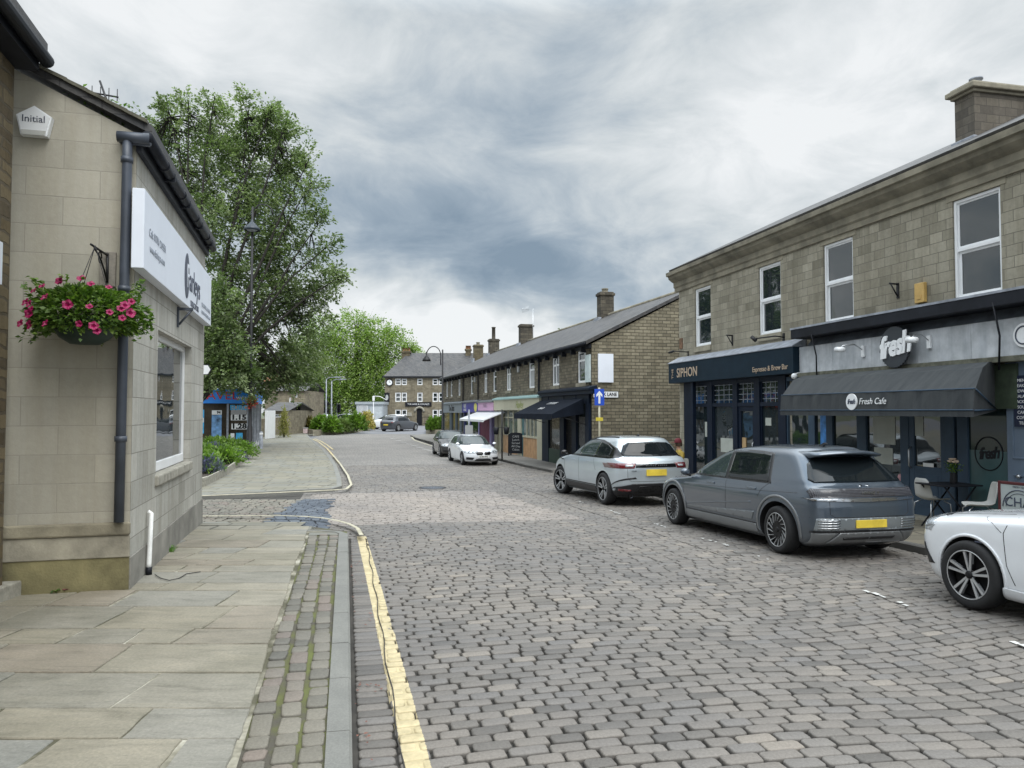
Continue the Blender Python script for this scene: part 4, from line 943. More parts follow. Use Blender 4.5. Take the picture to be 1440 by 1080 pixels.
for fx in (ax_r, ax_l): mb.tube([(fx(.05), .05, vz+.12), (fx(D_), D_, vz+.1)], .014); mb.tube([(fx(.08), .08, vz+.12), (fx(D_), D_-.03, fold-.02)], .012)
for z, y in ((fold-.005, D_), (hem, D_+.035)): mb.tube([(AR2, y, z), (AL2, y, z)], .010)
mb.build('frame', M['greyblue'], aw)
lx, lz = RF.loc(1198, 565, D_+.03); mb = MB(); mb.prism([(lx+.155*cos(a*pi/16), lz+.155*sin(a*pi/16)) for a in range(32)], 'y', D_+.025, D_+.045); lg = mb.build('emblem', M['white_pvc'], aw)
text('fresh', .13, M['slate_ink'], lg, (lx, D_+.048, lz), (pi/2, 0, pi), shear=.3, bold=.004, sp=.85, ext=.002)
text('Fresh Cafe', .165, M['white_pvc'], aw, (lx-.21, D_+.044, lz-.0), (pi/2, 0, pi), ax='LEFT', shear=.25, ext=.003)
# cafe frontage under the awning
mb = MB(); zt_ = fasz0-.08
def V_(a): return S_(a, .04, 600)
CW = [(1113, 1140), (1146, 1165), (1172, 1206), (1219, 1267), (1279, 1331), (1343, 1349)]
for a, b_ in ((1103, 1109), (1138, 1147), (1163, 1172), (1206, 1219), (1267, 1279), (1331, 1343), (1347, 1362)): mb.box(V_(b_), -.01, -.3, V_(a), .07, zt_, bev=.008)
for a, b_ in CW[:4]: mb.box(V_(b_), .0, -.3, V_(a), .06, .42); mb.box(V_(b_), .0, zt_-.5, V_(a), .05, zt_-.42)
mb.box(V_(1362), .0, zt_-.08, V_(1103), .075, zt_+.02)
mb.build('frame', M['greyblue'], caf)
for k, (a, b_) in enumerate(CW):
    if k == 4: continue
    p_ = glass(caf, V_(b_), V_(a), .1, zt_-.08)
    if k == 1: mb = MB(); mb.box(V_(1161), .022, 1.15, V_(1153), .03, 2.0); mb.build('poster', mat('blue_poster', (.06, .25, .65), .5, var=.6, scale=5), p_)
    if k == 3:
        mb = MB(); mb.box(V_(1258), .022, 1.35, V_(1227), .03, 1.9); mb.box(V_(1264), .022, 1.95, V_(1219), .028, 2.0); mb.box(V_(1254), .022, .95, V_(1228), .03, 1.28); mb.build('notice', posterW, p_)
        mb = MB(); mb.box(V_(1251), .022, 2.05, V_(1235), .03, 2.45); mb.build('poster', mat('faded_poster', (.13, .14, .07), .7, var=.3, scale=9), p_)
        mb = MB(); mb.prism([(V_(1264)+.07*cos(i*pi/10), .72+.07*sin(i*pi/10)) for i in range(20)], 'y', .022, .03); mb.build('hygiene_sticker', mat('pink_sticker', (.55, .30, .33), .6, var=.3, scale=20), p_)
d0, d1 = V_(1331), V_(1279); zd = zgS(0)+.0
mb = MB(); frame_rect(mb, d0, d1, zd, zt_-.06, .0, .06, .13, wb=1.0); mb.box(d0+.2, .055, zd+.25, d1-.2, .068, zd+.85, bev=.01); door = mb.build('door', M['greyblue'], caf)
gp = glass(door, d0+.12, d1-.12, zd+.98, zt_-.18, .03); mb = MB(); mb.box(d1-.35, .032, 1.55, d1-.14, .04, 1.95); mb.build('notice', posterW, gp)
mb = MB(); mb.tube([(d1-.06, .07, zd+.95), (d1-.06, .12, zd+1.0), (d1-.06, .12, zd+1.3), (d1-.06, .07, zd+1.35)], .013); mb.build('handle', M['steel'], door)
mb = MB(); mb.box(d1-.62, .062, zd+1.0, d1-.36, .07, zd+1.07); mb.build('letter_plate', M['steel'], door)
mb = MB(); mb.box(V_(1400), -.0, zd-.1, V_(1262), .22, zd+.08, bev=.01); mb.build('doorstep', M['sill'], caf)
# green-tinted side window with the cafe name
x0, x1 = V_(1421), V_(1362); fw = glass(caf, x0, x1, .35, zt_-.1, .03, 'window_pane', mat('dark_teal_glass', (.018, .03, .032), .06, var=0))
zf_ = RF.loc(1392, 634, .04)[1]
mb = MB(); mb.box(x0, .031, .35, x1, .034, zf_, bev=0); mb.build('frosted_film', mat('teal_film', (.045, .10, .105), .35, var=.1), fw)
fx_, fz_ = RF.loc(1390, 638, .04); mb = MB(); r_ = .28
mb.tube([(fx_+r_*cos(a*pi/20), .037, fz_+r_*sin(a*pi/20)) for a in range(41)], .010, n=5, cap=False); em = mb.build('emblem_ring', M['black'], fw)
text('fresh', .27, M['black'], fw, (fx_, .038, fz_), (pi/2, radians(-6), pi), shear=.3, bold=.008, sp=.85, ext=.002, sx=.9)
mb = MB(); mb.box(x0, .0, -.2, x1, .06, .35); mb.build('stallriser', M['greyblue'], caf)
# open timber end cheek of the awning (mossy board)
a_, b_ = S_(1385, .3, 560), S_(1420, .3, 560); z1_ = RF.loc(1400, 512, .3)[1]; z0_ = RF.loc(1400, 575, .3)[1]
mb = MB(); mb.box(b_, .1, z0_, a_, .16, min(z1_, fasz0-.1)); mb.build('side_board', mat('mossy_dark_board', (.035, .05, .03), .85, var=.5, scale=4), caf)
# ---------- next shop at the right edge ----------
nx = thing('neighbour_shopfront', 'blue grey painted shop door and pillar at the far right edge beside the cafe', 'shopfront', (RF.p.x, RF.p.y, 0), RF.rz)
a_, b_ = V_(1421), V_(1520)
mb = MB(); mb.box(b_, .0, -.2, a_, .12, fasz0-.08, bev=.01)
for z0, z1 in ((.3, 1.0), (1.25, 2.35)): frame_rect(mb, V_(1500), V_(1429), z0, z1, .12, .135, .03)
mb.box(b_-3, .0, -.2, b_, .1, fasz0-.08)
dr = mb.build('door', mat('blue_grey_door', (.13, .175, .24), .45, var=.12), nx)
mx, mz = RF.loc(1437, 565, .14); mb = MB(); mb.box(mx-.22, .137, mz-.4, mx+.14, .15, mz+.42); nb_ = mb.build('menu_board', mat('navy_chalkboard', (.01, .016, .045), .5), nx)
for k in range(9): text(['MENU', 'BREAKFAST', 'SANDWICHES', 'SALADS', 'JACKETS', 'SOUPS', 'CAKES', 'COFFEE', 'TEAS'][k], .07, M['white_pvc'], nb_, (mx-.03, .152, mz+.34-k*.085), RT_R, ext=.001)
mb = MB(); kx, kz = RF.loc(1433, 670, .14); mb.lathe([(0, 0), (.03, .0), (.035, .03), (.02, .05), (0, .055)], (kx, .13, kz), n=12, axis='y'); mb.build('door_knob', M['steel'], nx)
rx, rzz = RF.loc(1440, 471, .25); mb = MB(); mb.prism([(rx+.19*cos(a*pi/16), rzz+.19*sin(a*pi/16)) for a in range(32)], 'y', .23, .26)
rs2 = mb.build('round_sign', M['white_pvc'], nx); mb = MB(); mb.tube([(rx+.14*cos(a*pi/10), .265, rzz+.14*sin(a*pi/10)) for a in range(21)], .012, n=5, cap=False); mb.build('emblem_ring', M['slate_ink'], rs2)
# small fittings on the upper wall
ax_, az_ = RF.loc(1294, 412, .05); mb = MB(); mb.box(-.12, 0, -.19, .12, .08, .19, bev=.012); mb.box(-.06, .08, -.12, .06, .09, -.04)
single(mb, 'alarm_box', mat('ochre_alarm', (.55, .36, .12), .5, var=.15, scale=6), 'yellow ochre alarm box on the upper stone wall between two sash windows', 'alarm box', None, RF.w(ax_, .0, az_), RF.rz)
for px, py, lb in ((1260, 408, 'black iron wall bracket beside the yellow alarm box'), (1028, 478, 'black iron wall bracket between the two farthest sash windows')):
    hx, hz_ = RF.loc(px, py, .05); mb = MB(); mb.box(-.03, 0, -.16, .03, .02, .14); mb.tube([(0, .02, .12), (.0, .2, .13)], .018); mb.tube([(0, .02, -.12), (0, .17, .12)], .014)
    single(mb, 'wall_bracket', M['iron'], lb, 'bracket', 'iron brackets on the upper stone wall', RF.w(hx, .0, hz_), RF.rz)
hx, hz_ = RF.loc(1100, 474, .05); mb = MB(); mb.tube([(0, .0, .0), (0.0, .25, .02), (.55, .5, .0)], .018); mb.tube([(.5, .48, -.05), (.62, .52, .05)], .05); mb.box(-.04, 0, -.1, .04, .02, .1)
single(mb, 'swan_neck_lamp', M['iron'], 'black swan-neck lamp arm on the stone wall at the right end of the espresso sign', 'lamp', None, RF.w(hx, .0, hz_), RF.rz)
hx, hz_ = RF.loc(966, 495, .05); mb = MB(); mb.tube([(0, .0, .0), (.0, .55, .02)], .016); mb.tube([(0, .5, .02), (.12, .62, -.03)], .035); mb.box(-.03, 0, -.2, .03, .02, .03)
single(mb, 'sign_arm', M['iron'], 'thin black iron arm at the far corner of the stone building', 'bracket', None, RF.w(hx, .0, hz_), RF.rz)
hx, hz_ = RF.loc(957.5, 483, .02); mb = MB(); mb.box(-.1, 0, -.17, .1, .03, .17); single(mb, 'wall_plaque', mat('brown_plaque', (.16, .09, .05), .6, var=.5, scale=12), 'small brown plaque on the corner of the stone building above the espresso sign', 'plaque', None, RF.w(hx, .0, hz_), RF.rz)
gx, gzz = RF.loc(1117, 529, .35); mb = MB(); mb.lathe([(0, -.075), (.05, -.055), (.075, 0), (.05, .055), (0, .075)], n=14); mb.tube([(0, 0, .05), (0, -.3, .12)], .015)
single(mb, 'globe_lamp', M['white_pvc'], 'small white globe lamp at the left end of the cafe awning', 'lamp', None, RF.w(gx, .35, gzz), RF.rz)
# ---------- chairs, table, A-board ----------
def chair(name, label, P, rz):
    t = thing(name, label, 'chair', P, rz, 'chairs at the cafe table')
    mb = MB(); prof = [(.21, .425), (.18, .44), (.05, .435), (-.1, .43), (-.18, .455), (-.22, .53), (-.245, .65), (-.265, .77), (-.27, .83)]
    hw = [.19, .215, .225, .225, .225, .222, .21, .19, .13]; vs = []; nn = 9
    for (x, z), h in zip(prof, hw):
        for j in range(nn): u = -1+2*j/(nn-1); vs.append((x+.05*u*u*(1 if z > .5 else .2), h*u*(1-.0*abs(u)), z+(.04*u*u if z < .5 else .0)))
    k = len(prof); fs = [(i*nn+j, i*nn+j+1, (i+1)*nn+j+1, (i+1)*nn+j) for i in range(k-1) for j in range(nn-1)]
    mb.add(vs, fs, smooth=True); o = mb.build('seat_shell', mat('pale_grey_plastic', (.50, .50, .48), .4, var=.04), t) if 'pale_grey_plastic' not in bpy.data.materials else mb.build('seat_shell', bpy.data.materials['pale_grey_plastic'], t)
    md = o.modifiers.new('solid', 'SOLIDIFY'); md.thickness = .014; md = o.modifiers.new('sub', 'SUBSURF'); md.levels = md.render_levels = 1
    for sx in (-1, 1):
        for sy in (-1, 1): mb = MB(); mb.tube([(sx*.12, sy*.13, .43), (sx*.19, sy*.2, .38), (sx*.22+(-.02), sy*.24, .0)], .010, n=8); mb.build('leg', M['steel'], t)
    return t
cg = G(1322, 735, .10); zc = g(cg.y)+.10
cA = G(1312, 738, .10); chair('cafe_chair', 'pale grey moulded chair on the left of the black cafe table', (cA.x, cA.y, g(cA.y)+.10), radians(10))
cB = G(1382, 752, .10); chair('cafe_chair', 'pale grey moulded chair with its back to the road, right of the cafe table', (cB.x+.05, cB.y+.15, g(cB.y)+.10), radians(162))
tb = thing('cafe_table', 'black square folding cafe table with crossed legs between two pale chairs', 'table', ((cA.x+cB.x)/2+.05, (cA.y+cB.y)/2+.3, zc), radians(10))
mb = MB(); mb.box(-.38, -.34, .74, .38, .34, .765, bev=.008); mb.build('table_top', M['black'], tb)
for sy in (-1, 1):
    for sx in (-1, 1): mb = MB(); mb.tube([(-sx*.30, sy*.27, .74), (sx*.32, sy*.27, .01)], .014); mb.build('leg', M['black'], tb)
T0 = tb.location; fv = thing('flower_vase', 'small wire vase with cream flowers standing on the black cafe table', 'vase', T0+Vector((.12, .05, .765)))
mb = MB(); mb.lathe([(.055, 0), (.06, .01), (.05, .14), (.055, .18)], n=10)
mb.build('vase', M['iron'], fv); leaves('foliage', [(random.gauss(0, .06), random.gauss(0, .05), random.uniform(.2, .36)) for _ in range(80)], .06, M['leaf_basket'], fv, 8)
mb = MB()
for k in range(7): a = k*.9; c = Vector((cos(a)*.05, sin(a)*.05, .38+.03*sin(k*2))); mb.lathe([(0, -.02), (.035, 0), (.045, .02), (.02, .025)], c, n=8)
mb.build('blossom', mat('cream_petals', (.62, .48, .36), .7, var=.2, scale=20), fv)
aA = G(1442, 800, .10); ab = thing('sandwich_board', 'sandwich board with dark red frame and pale sign reading CHAI by the right edge', 'sign', RF.w(RF.loc(1434, 700, .75)[0], .75, g(10)+.10), RF.rz+radians(6))
mb = MB(); frame_rect(mb, -.34, .34, .1, .86, -.02, .02, .045); [mb.box(s*.32-.03, -.3, 0, s*.32+.03, -.26, .8) for s in (-1, 1)]; mb.build('frame', mat('dark_red_wood', (.085, .02, .022), .5, var=.2), ab)
mb = MB(); mb.box(-.30, -.01, .14, .30, .012, .82); pn = mb.build('panel', mat('pale_panel', (.38, .42, .42), .5, var=.1), ab)
text('CHAI', .2, M['slate_ink'], pn, (0, .016, .55), RT_R, ext=.002); mb = MB(); mb.tube([(.26*cos(a*pi/14), .016, .48+.26*sin(a*pi/14)) for a in range(15)], .008, n=5); mb.tube([(.21*cos(a*pi/14), .016, .48+.21*sin(a*pi/14)) for a in range(15)], .004, n=5); mb.build('arch_line', M['slate_ink'], pn)
text('FRESH TEA', .04, M['slate_ink'], pn, (0, .016, .785), RT_R, ext=.001)
# ================= TERRACE beyond the back lane =================
_t = G(735, 641, .10); TAa = atan2(720-440, F); TR = Fr((_t.x, _t.y), TAa)
T0s = TR.loc(832, 520, 0)[0]; T1s = TR.loc(621.5, 560, 0)[0]
ZE = (TR.loc(832, 480, .2)[1]+TR.loc(700, 514, .2)[1])/2
DP = 8.4; RZ = ZE+2.15
ter = thing('stone_terrace', 'long dark stone terrace row with slate roof and a coursed stone gable facing the camera', 'building', (TR.p.x, TR.p.y, 0), TR.rz)
twin = [(810.5, 826), (775.5, 787.5), (741, 754.5), (710, 721), (692, 699.5), (680, 686), (661, 666.5), (644.5, 647.5), (634, 636), (628, 629.5)]
tz1 = TR.loc(747, 509, 0)[1]; tz0 = TR.loc(747, 546, 0)[1]
hol = []
for a, b_ in twin:
    s1 = TR.loc(a, 520, 0)[0]; s0 = TR.loc(b_, 520, 0)[0]; wd = .95 if a > 700 else .8; c = (s0+s1)/2; hol.append((c-wd/2, c+wd/2, tz0, tz1))
hol.sort()
h2 = []
for h in hol:
    if h2 and h[0] < h2[-1][1]+.3: continue
    h2.append(h)
hol = h2
mb = MB(); wall_holes(mb, T0s, T1s, -.6, ZE-.05, 0, hol, 1, .13); mb.quad((T1s, 0, -.6), (T1s, -DP, -.6), (T1s, -DP, ZE), (T1s, 0, ZE)); mb.quad((T0s, -DP, -.6), (T1s, -DP, -.6), (T1s, -DP, ZE), (T0s, -DP, ZE))
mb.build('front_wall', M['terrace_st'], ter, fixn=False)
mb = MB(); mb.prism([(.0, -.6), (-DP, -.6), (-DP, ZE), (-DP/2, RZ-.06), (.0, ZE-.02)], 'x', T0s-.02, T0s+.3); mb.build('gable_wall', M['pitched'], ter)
th_ = .12
mb = MB(); mb.prism([(.25, ZE-.05), (-DP/2, RZ), (-DP/2, RZ+th_), (.27, ZE+th_-.04)], 'x', T0s-.10, T1s+.1); mb.prism([(-DP-.2, ZE-.0), (-DP/2, RZ), (-DP/2, RZ+th_), (-DP-.2, ZE+th_)], 'x', T0s-.10, T1s+.1)
mb.build('roof', M['slate'], ter)
mb = MB(); mb.tube([(T0s-.1, -DP/2, RZ+th_+.0), (T1s, -DP/2, RZ+th_+.0)], .09, n=8); mb.build('ridge_tiles', M['cornice'], ter)
mb = MB(); mb.tube([(T0s-.08, .30, ZE-.02), (T1s, .30, ZE-.02)], .065, n=8); mb.box(T0s, .02, ZE-.18, T1s, .08, ZE-.03); mb.build('gutter', M['gutter'], ter)
s = T0s+.6; gb = None
while s < T1s:
    if gb is None: mb = MB(); mb.box(0, .0, ZE-.30, .10, .2, ZE-.1); gb = mb.build('gutter_bracket', M['gutter'], ter); q = gb
    else: q = gb.copy(); COL.objects.link(q); q.parent = ter
    q.location.x = s; s += 1.15
for i, h in enumerate(hol):
    x0, x1, z0, z1 = h; mb = MB(); frame_rect(mb, x0+.01, x1-.01, z0+.01, z1-.01, -.11, -.03, .085)
    if i % 2: mb.box((x0+x1)/2-.03, -.10, z0+.06, (x0+x1)/2+.03, -.04, z1-.06)
    mb.box(x0+.06, -.105, z1-.42, x1-.06, -.04, z1-.34); w = mb.build('window', M['white_pvc'], ter); glass(w, x0+.07, x1-.07, z0+.07, z1-.07, -.07)
    if i in (2, 3): mb = MB(); mb.box(x0+.09, -.069, z0+.09, x1-.09, -.064, z1-.42); mb.build('net_curtain', M['curtain'], w)
    mb = MB(); mb.box(x0-.12, -.01, z1, x1+.12, .025, z1+.22); mb.build('lintel', M['cornice'], ter); mb = MB(); mb.box(x0-.1, -.08, z0-.14, x1+.1, .05, z0+.006); mb.build('window_sill', M['cornice'], ter)
for px, top in ((651, 538), (672, 532), (757.5, 512)):
    s = TR.loc(px, 540, .1)[0]; mb = MB(); mb.tube([(s, .28, ZE-.05), (s, .09, ZE-.3), (s, .09, 2.4)], .045, n=8); mb.build('downpipe', M['gutter'], ter)
for px, py in ((728.5, 519), (667.5, 534)):
    a, z = TR.loc(px, py, .05); mb = MB(); mb.box(a-.13, 0, z-.16, a+.13, .08, z+.16, bev=.02); tag(mb.build('alarm_box', M['curtain']), {728.5: 'small pale alarm box on the terrace wall between two upper windows near the cream shop', 667.5: 'small pale alarm box high on the terrace wall above the pink shop'}[px], 'alarm box'); o = COL.objects[-1]; o.location = TR.p; o.rotation_euler = (0, 0, TR.rz)
# chimneys on the ridge
chst = stone('sooty_chimney_stone', [(.07, .062, .048), (.10, .088, .066), (.14, .122, .09)], (.035, .03, .025), .34, .18, .01, .6, .015)
chtan = stone('tan_chimney_stone', [(.12, .10, .06), (.17, .14, .085), (.20, .17, .10)], (.08, .07, .05), .34, .18, .01, .6, .015)
def chimney(pl, pr, top, m, pot=None, y=-DP/2+.1, dpt=.7, shaft=1):
    s0, zt1 = TR.loc(pr-1, top, y-.3); s1 = s0+.55; dpt = min(dpt, (pr-pl)/F*TR.w(s0, y).y*.80); mb = MB(); mb.box(s0, y-dpt/2, RZ-.6, s1, y+dpt/2, zt1-.12); 
    c = mb.build('chimney', m, ter); mb = MB(); mb.box(s0-.06, y-dpt/2-.06, zt1-.14, s1+.06, y+dpt/2+.06, zt1, bev=.03); mb.box(s0, y-dpt/2, zt1, s1, y+dpt/2, zt1+.06, bev=.02); mb.build('chimney_cap', m, c)
    if pot: mb = MB(); mb.lathe([(.17, 0), (.15, .1), (.14, pot-.1), (.17, pot-.08), (.17, pot), (.10, pot)], ((s0+s1)/2+.05, y, zt1+.04), n=14); mb.build('chimney_pot', m if pot > .5 else M['cornice'], c)
    mb = MB(); mb.box(s0-.05, y+dpt/2, RZ-.45, s1+.05, y+dpt/2+.16, RZ-.02); mb.build('flashing', M['lead'], c)
chimney(838.5, 863, 412, chst, .22, dpt=.9); chimney(724.5, 748, 457, chst, None, dpt=.9); chimney(681.5, 701.5, 477.5, chst, 1.0, dpt=.8); chimney(658, 679, 485.5, chtan, .25, dpt=.8)
a, z = TR.loc(749.5, 434, -DP/2); mb = MB(); mb.tube([(0, 0, -3.2), (0, 0, 0)], .016, n=6); mb.tube([(-.05, .2, -.03), (1.4, .4, .1)], .012, n=5)
for k in range(8): mb.tube([(.2+k*.16, .25+.02*k, -.15), (.2+k*.16, .25+.02*k, .2)], .006, n=4)
single(mb, 'aerial', M['steel'], 'thin television aerial on a mast beside the second nearest terrace chimney', 'aerial', None, TR.w(a, -DP/2, z), TR.rz)
# boards, street sign on the gable
x_ = T0s-.02
def gabl(px0, px1, py0, py1, dx=.06):
    a, z1 = TR.locx(px0, py0, x_); b_, z0 = TR.locx(px1, py1, x_); return a, b_, z0, z1
a, b_, z0, z1 = gabl(840.5, 862, 497.5, 538); mb = MB(); mb.box(x_-.06, b_, z0, x_-.004, a, z1, bev=.006); single(mb, 'wall_board', M['white_paint'], 'blank pale board fixed on the coursed stone gable beside its corner', 'board', None, TR.p, TR.rz)
s0, z1 = TR.loc(833, 497.5, .05); s1, z0 = TR.loc(823, 538, .05); mb = MB(); mb.box(T0s+.05, .004, z0, s1, .06, z1, bev=.006); single(mb, 'wall_board', mat('mint_board', (.52, .60, .60), .5, var=.15), 'narrow blank mint board on the terrace front next to the gable corner', 'board', None, TR.p, TR.rz)
a, b_, z0, z1 = gabl(834, 869, 550.5, 559); ss = thing('street_nameplate', 'white street nameplate on the stone gable, partly behind the blue arrow sign', 'sign', TR.w(x_, (a+b_)/2, (z0+z1)/2), TR.rz-pi/2)
w2 = abs(a-b_)/2; h2_ = (z1-z0)/2; mb = MB(); mb.box(-w2, -.03, -h2_, w2, -.004, h2_); mb.box(-w2-.02, -.025, -h2_-.02, w2+.02, -.003, h2_+.02, 1); mb.build('plate', [M['white_pvc'], M['black']], ss)
text('BACK LANE', h2_*1.6, M['black'], ss, (w2-.06, -.033, 0), (pi/2, 0, 0), ax='RIGHT', sx=.9, ext=.002, bold=.004)
# ---- shopfronts of the terrace
SHOPM = {}
def shop(label, name, pl, pr, fy0, fy1, mf, mb_, o=.22):
    "pl..pr pixels of the fascia; returns thing and local extents"
    s0 = TR.loc(pr, 580, o)[0]; s1 = TR.loc(pl, 580, o)[0]; c = (pl+pr)/2; z1 = TR.loc(c, fy0, o)[1]; z0 = TR.loc(c, fy1, o)[1]
    t = thing(name, label, 'shopfront', (TR.p.x, TR.p.y, 0), TR.rz)
    mb = MB(); mb.box(s0+.02, .0, z0, s1-.02, o, z1, bev=.01); f = mb.build('fascia', mf, t); mb = MB(); mb.prism([(0, z1), (o+.08, z1), (o+.08, z1+.07), (0, z1+.16)], 'x', s0, s1); mb.build('cornice_strip', mb_, f)
    return t, f, s0, s1, z0, z1
zg_t = g(_t.y)+.10
cream = mat('cream_paint', (.42, .40, .30), .5, var=.06); mint = mat('mint_trim', (.30, .45, .44), .5, var=.08); pinewood = mat('orange_pine_panel', (.42, .25, .13), .5, var=.25, scale=4)
t, f, s0, s1, z0, z1 = shop('cream shopfront with mint cornice, large white windows and pine panels below', 'cream_shop', 694, 758, 561, 577, cream, mint)
lime = mat('lime_lettering', (.22, .26, .05), .5, var=0)
text('Hayley', .52, lime, f, ((s0*.62+s1*.38), .225, (z0+z1)/2-.02), RT_R, shear=.3, ext=.003)
def px_t(p, o=.05): return TR.loc(p, 600, o)[0]
mb = MB()
for a, b_ in ((697, 701), (703, 708), (729.5, 734), (757, 764)): mb.box(px_t(b_), 0, zg_t-.2, px_t(a), .12, z0, bev=.01)
for a, b_, n_ in ((708, 729.5, 3), (736, 757, 4)):
    za, zb2 = zg_t+1.0, z0-.05; mb.box(px_t(b_), 0, za-.06, px_t(a), .10, za+.03)
    for k in range(1, n_): x = px_t(b_)+(px_t(a)-px_t(b_))*k/n_; mb.box(x-.03, 0, za, x+.03, .08, zb2)
    mb.box(px_t(b_), 0, (za+zb2)/2+.25, px_t(a), .075, (za+zb2)/2+.31)
mb.build('frame', cream, t)
for a, b_ in ((708, 729.5), (736, 757)):
    w = glass(t, px_t(b_), px_t(a), zg_t+.95, z0-.02, .03, 'window_pane', mat('pale_shop_glass', (.12, .14, .13), .08, var=.5, scale=1.5) if 'pale_shop_glass' not in bpy.data.materials else bpy.data.materials['pale_shop_glass'])
    mb = MB(); n = 6
    for k in range(n): xx = px_t(b_)+(px_t(a)-px_t(b_))*k/n; mb.box(xx+.01, 0, zg_t-.1, xx+(px_t(a)-px_t(b_))/n-.01, .06, zg_t+.94)
    mb.build('panelling', pinewood, t)
mb = MB(); mb.box(px_t(736), 0, zg_t-.1, px_t(731), .04, z0-.1); mb.build('door', mat('teal_door', (.03, .12, .14), .4), t)
# dark shop with awning
t, f, s0, s1, z0, z1 = shop('dark navy shopfront with black awning at the near end of the terrace', 'dark_shop', 758, 831, 550.5, 556, M['navy'], M['navy'], .25)
s0 = T0s+.02
mb = MB()
for a, b_ in ((764, 773), (789, 795), (806, 812), (825, 832)): mb.box(max(s0, px_t(b_)), 0, zg_t-.3, px_t(a), .12, z0+.02, bev=.01)
mb.box(s0, 0, z0-.35, px_t(760), .10, z0); mb.build('frame', M['navy'], t)
glass(t, px_t(789), px_t(773), zg_t+.6, z0-.3, .03, 'window_pane', mat('lit_shop_glass', (.09, .085, .07), .08, var=.6, scale=2)); glass(t, px_t(825), px_t(812), zg_t+.2, z0-.3, .03, 'window_pane')
mb = MB(); mb.box(px_t(789), 0, zg_t-.2, px_t(768), .10, zg_t+.6, bev=.01); mb.build('stallriser', mat('dark_green_paint', (.02, .045, .03), .5, var=.2), t)
mb = MB(); mb.box(px_t(806), -.02, zg_t-.2, px_t(795), .0, z0-.3); mb.build('door', M['black'], t)
mb = MB(); mb.box(px_t(822), .031, zg_t+.9, px_t(814), .04, zg_t+2.0); mb.build('menu_board', mat('chalk_menu', (.10, .10, .10), .7, var=.7, scale=14), t)
aw2 = thing('shop_awning', 'black sloping fabric awning with white lettering over the dark corner shop', 'awning', (TR.p.x, TR.p.y, 0), TR.rz)
a0 = TR.loc(813, 562, .25); a1 = TR.loc(762, 566, .25); e0 = TR.loc(783, 583, 1.5); e1 = TR.loc(722, 586, 1.5); zt = (a0[1]+a1[1])/2+.06; ze = (e0[1]+e1[1])/2+.08
xl, xr = min(a0[0], e0[0]), max(a1[0], e1[0]); xl, xr = (a0[0]+e0[0])/2, (a1[0]+e1[0])/2
mb = MB(); mb.quad((xl, .25, zt), (xr, .25, zt), (xr, 1.5, ze), (xl, 1.5, ze)); mb.quad((xl, 1.5, ze), (xr, 1.5, ze), (xr, 1.52, ze-.22), (xl, 1.52, ze-.22)); mb.add([(xl, .25, zt), (xl, 1.5, ze), (xl, 1.5, ze-.18), (xl, .25, ze-.0)], [(0, 1, 2, 3)]); mb.add([(xr, .25, zt), (xr, 1.5, ze), (xr, 1.5, ze-.18), (xr, .25, ze-.0)], [(0, 1, 2, 3)])
mb.build('canvas', mat('black_canvas', (.008, .011, .018), .9, var=.3, spec=.1), aw2, fixn=False)
L_ = sqrt(1.25**2+(zt-ze)**2); an = atan2(zt-ze, 1.25)
text('COFFEE', .26, M['white_pvc'], aw2, ((xl+xr)/2, .62, zt-(zt-ze)*.30+.02), (an, 0, pi), ext=.003, sp=1.6, sx=.9); text('BAR', .26, M['white_pvc'], aw2, ((xl+xr)/2, 1.08, zt-(zt-ze)*.66+.02), (an, 0, pi), ext=.003, sp=1.8, sx=.9)
for x in (xl+.05, xr-.05): mb = MB(); mb.tube([(x, .1, zt-1.0), (x, 1.45, ze)], .012); mb.build('arm', M['iron'], aw2)
# pink shop
pink = mat('pink_fascia', (.55, .33, .50), .5, var=.05); lil = mat('lilac_paint', (.30, .26, .50), .5, var=.06); mag = mat('magenta_panel', (.16, .012, .06), .6, var=.2); blu = mat('violet_blue_sign', (.05, .045, .30), .5, var=.2)
t, f, s0, s1, z0, z1 = shop('small shop with pink fascia, lilac surround and deep red shutter', 'pink_shop', 672, 693.5, 566, 577.5, pink, mat('grey_slab', (.16, .17, .18), .8))
text('NAILS', .34, mat('grey_mauve', (.28, .2, .28), .5, var=0), f, ((s0+s1)/2, .225, (z0+z1)/2+.05), RT_R, ext=.003, sx=1.1)
mb = MB(); mb.box(px_t(694.5), 0, zg_t-.2, px_t(692), .2, z1); mb.box(px_t(675), 0, zg_t-.2, px_t(673.5), .1, z0); mb.box(s0, 0, z0-.2, s1, .12, z0); mb.build('frame', lil, t)
mb = MB(); mb.box(px_t(690), .0, zg_t-.1, px_t(675), .04, z0-.1)
for k in range(14): mb.box(px_t(690), .04, zg_t+k*.16, px_t(675), .05, zg_t+k*.16+.12)
mb.build('shutter', mag, t); mb = MB(); mb.box(px_t(692), 0, zg_t-.2, px_t(690), .06, z0-.1); mb.build('door', mat('royal_blue', (.02, .035, .20), .4), t)
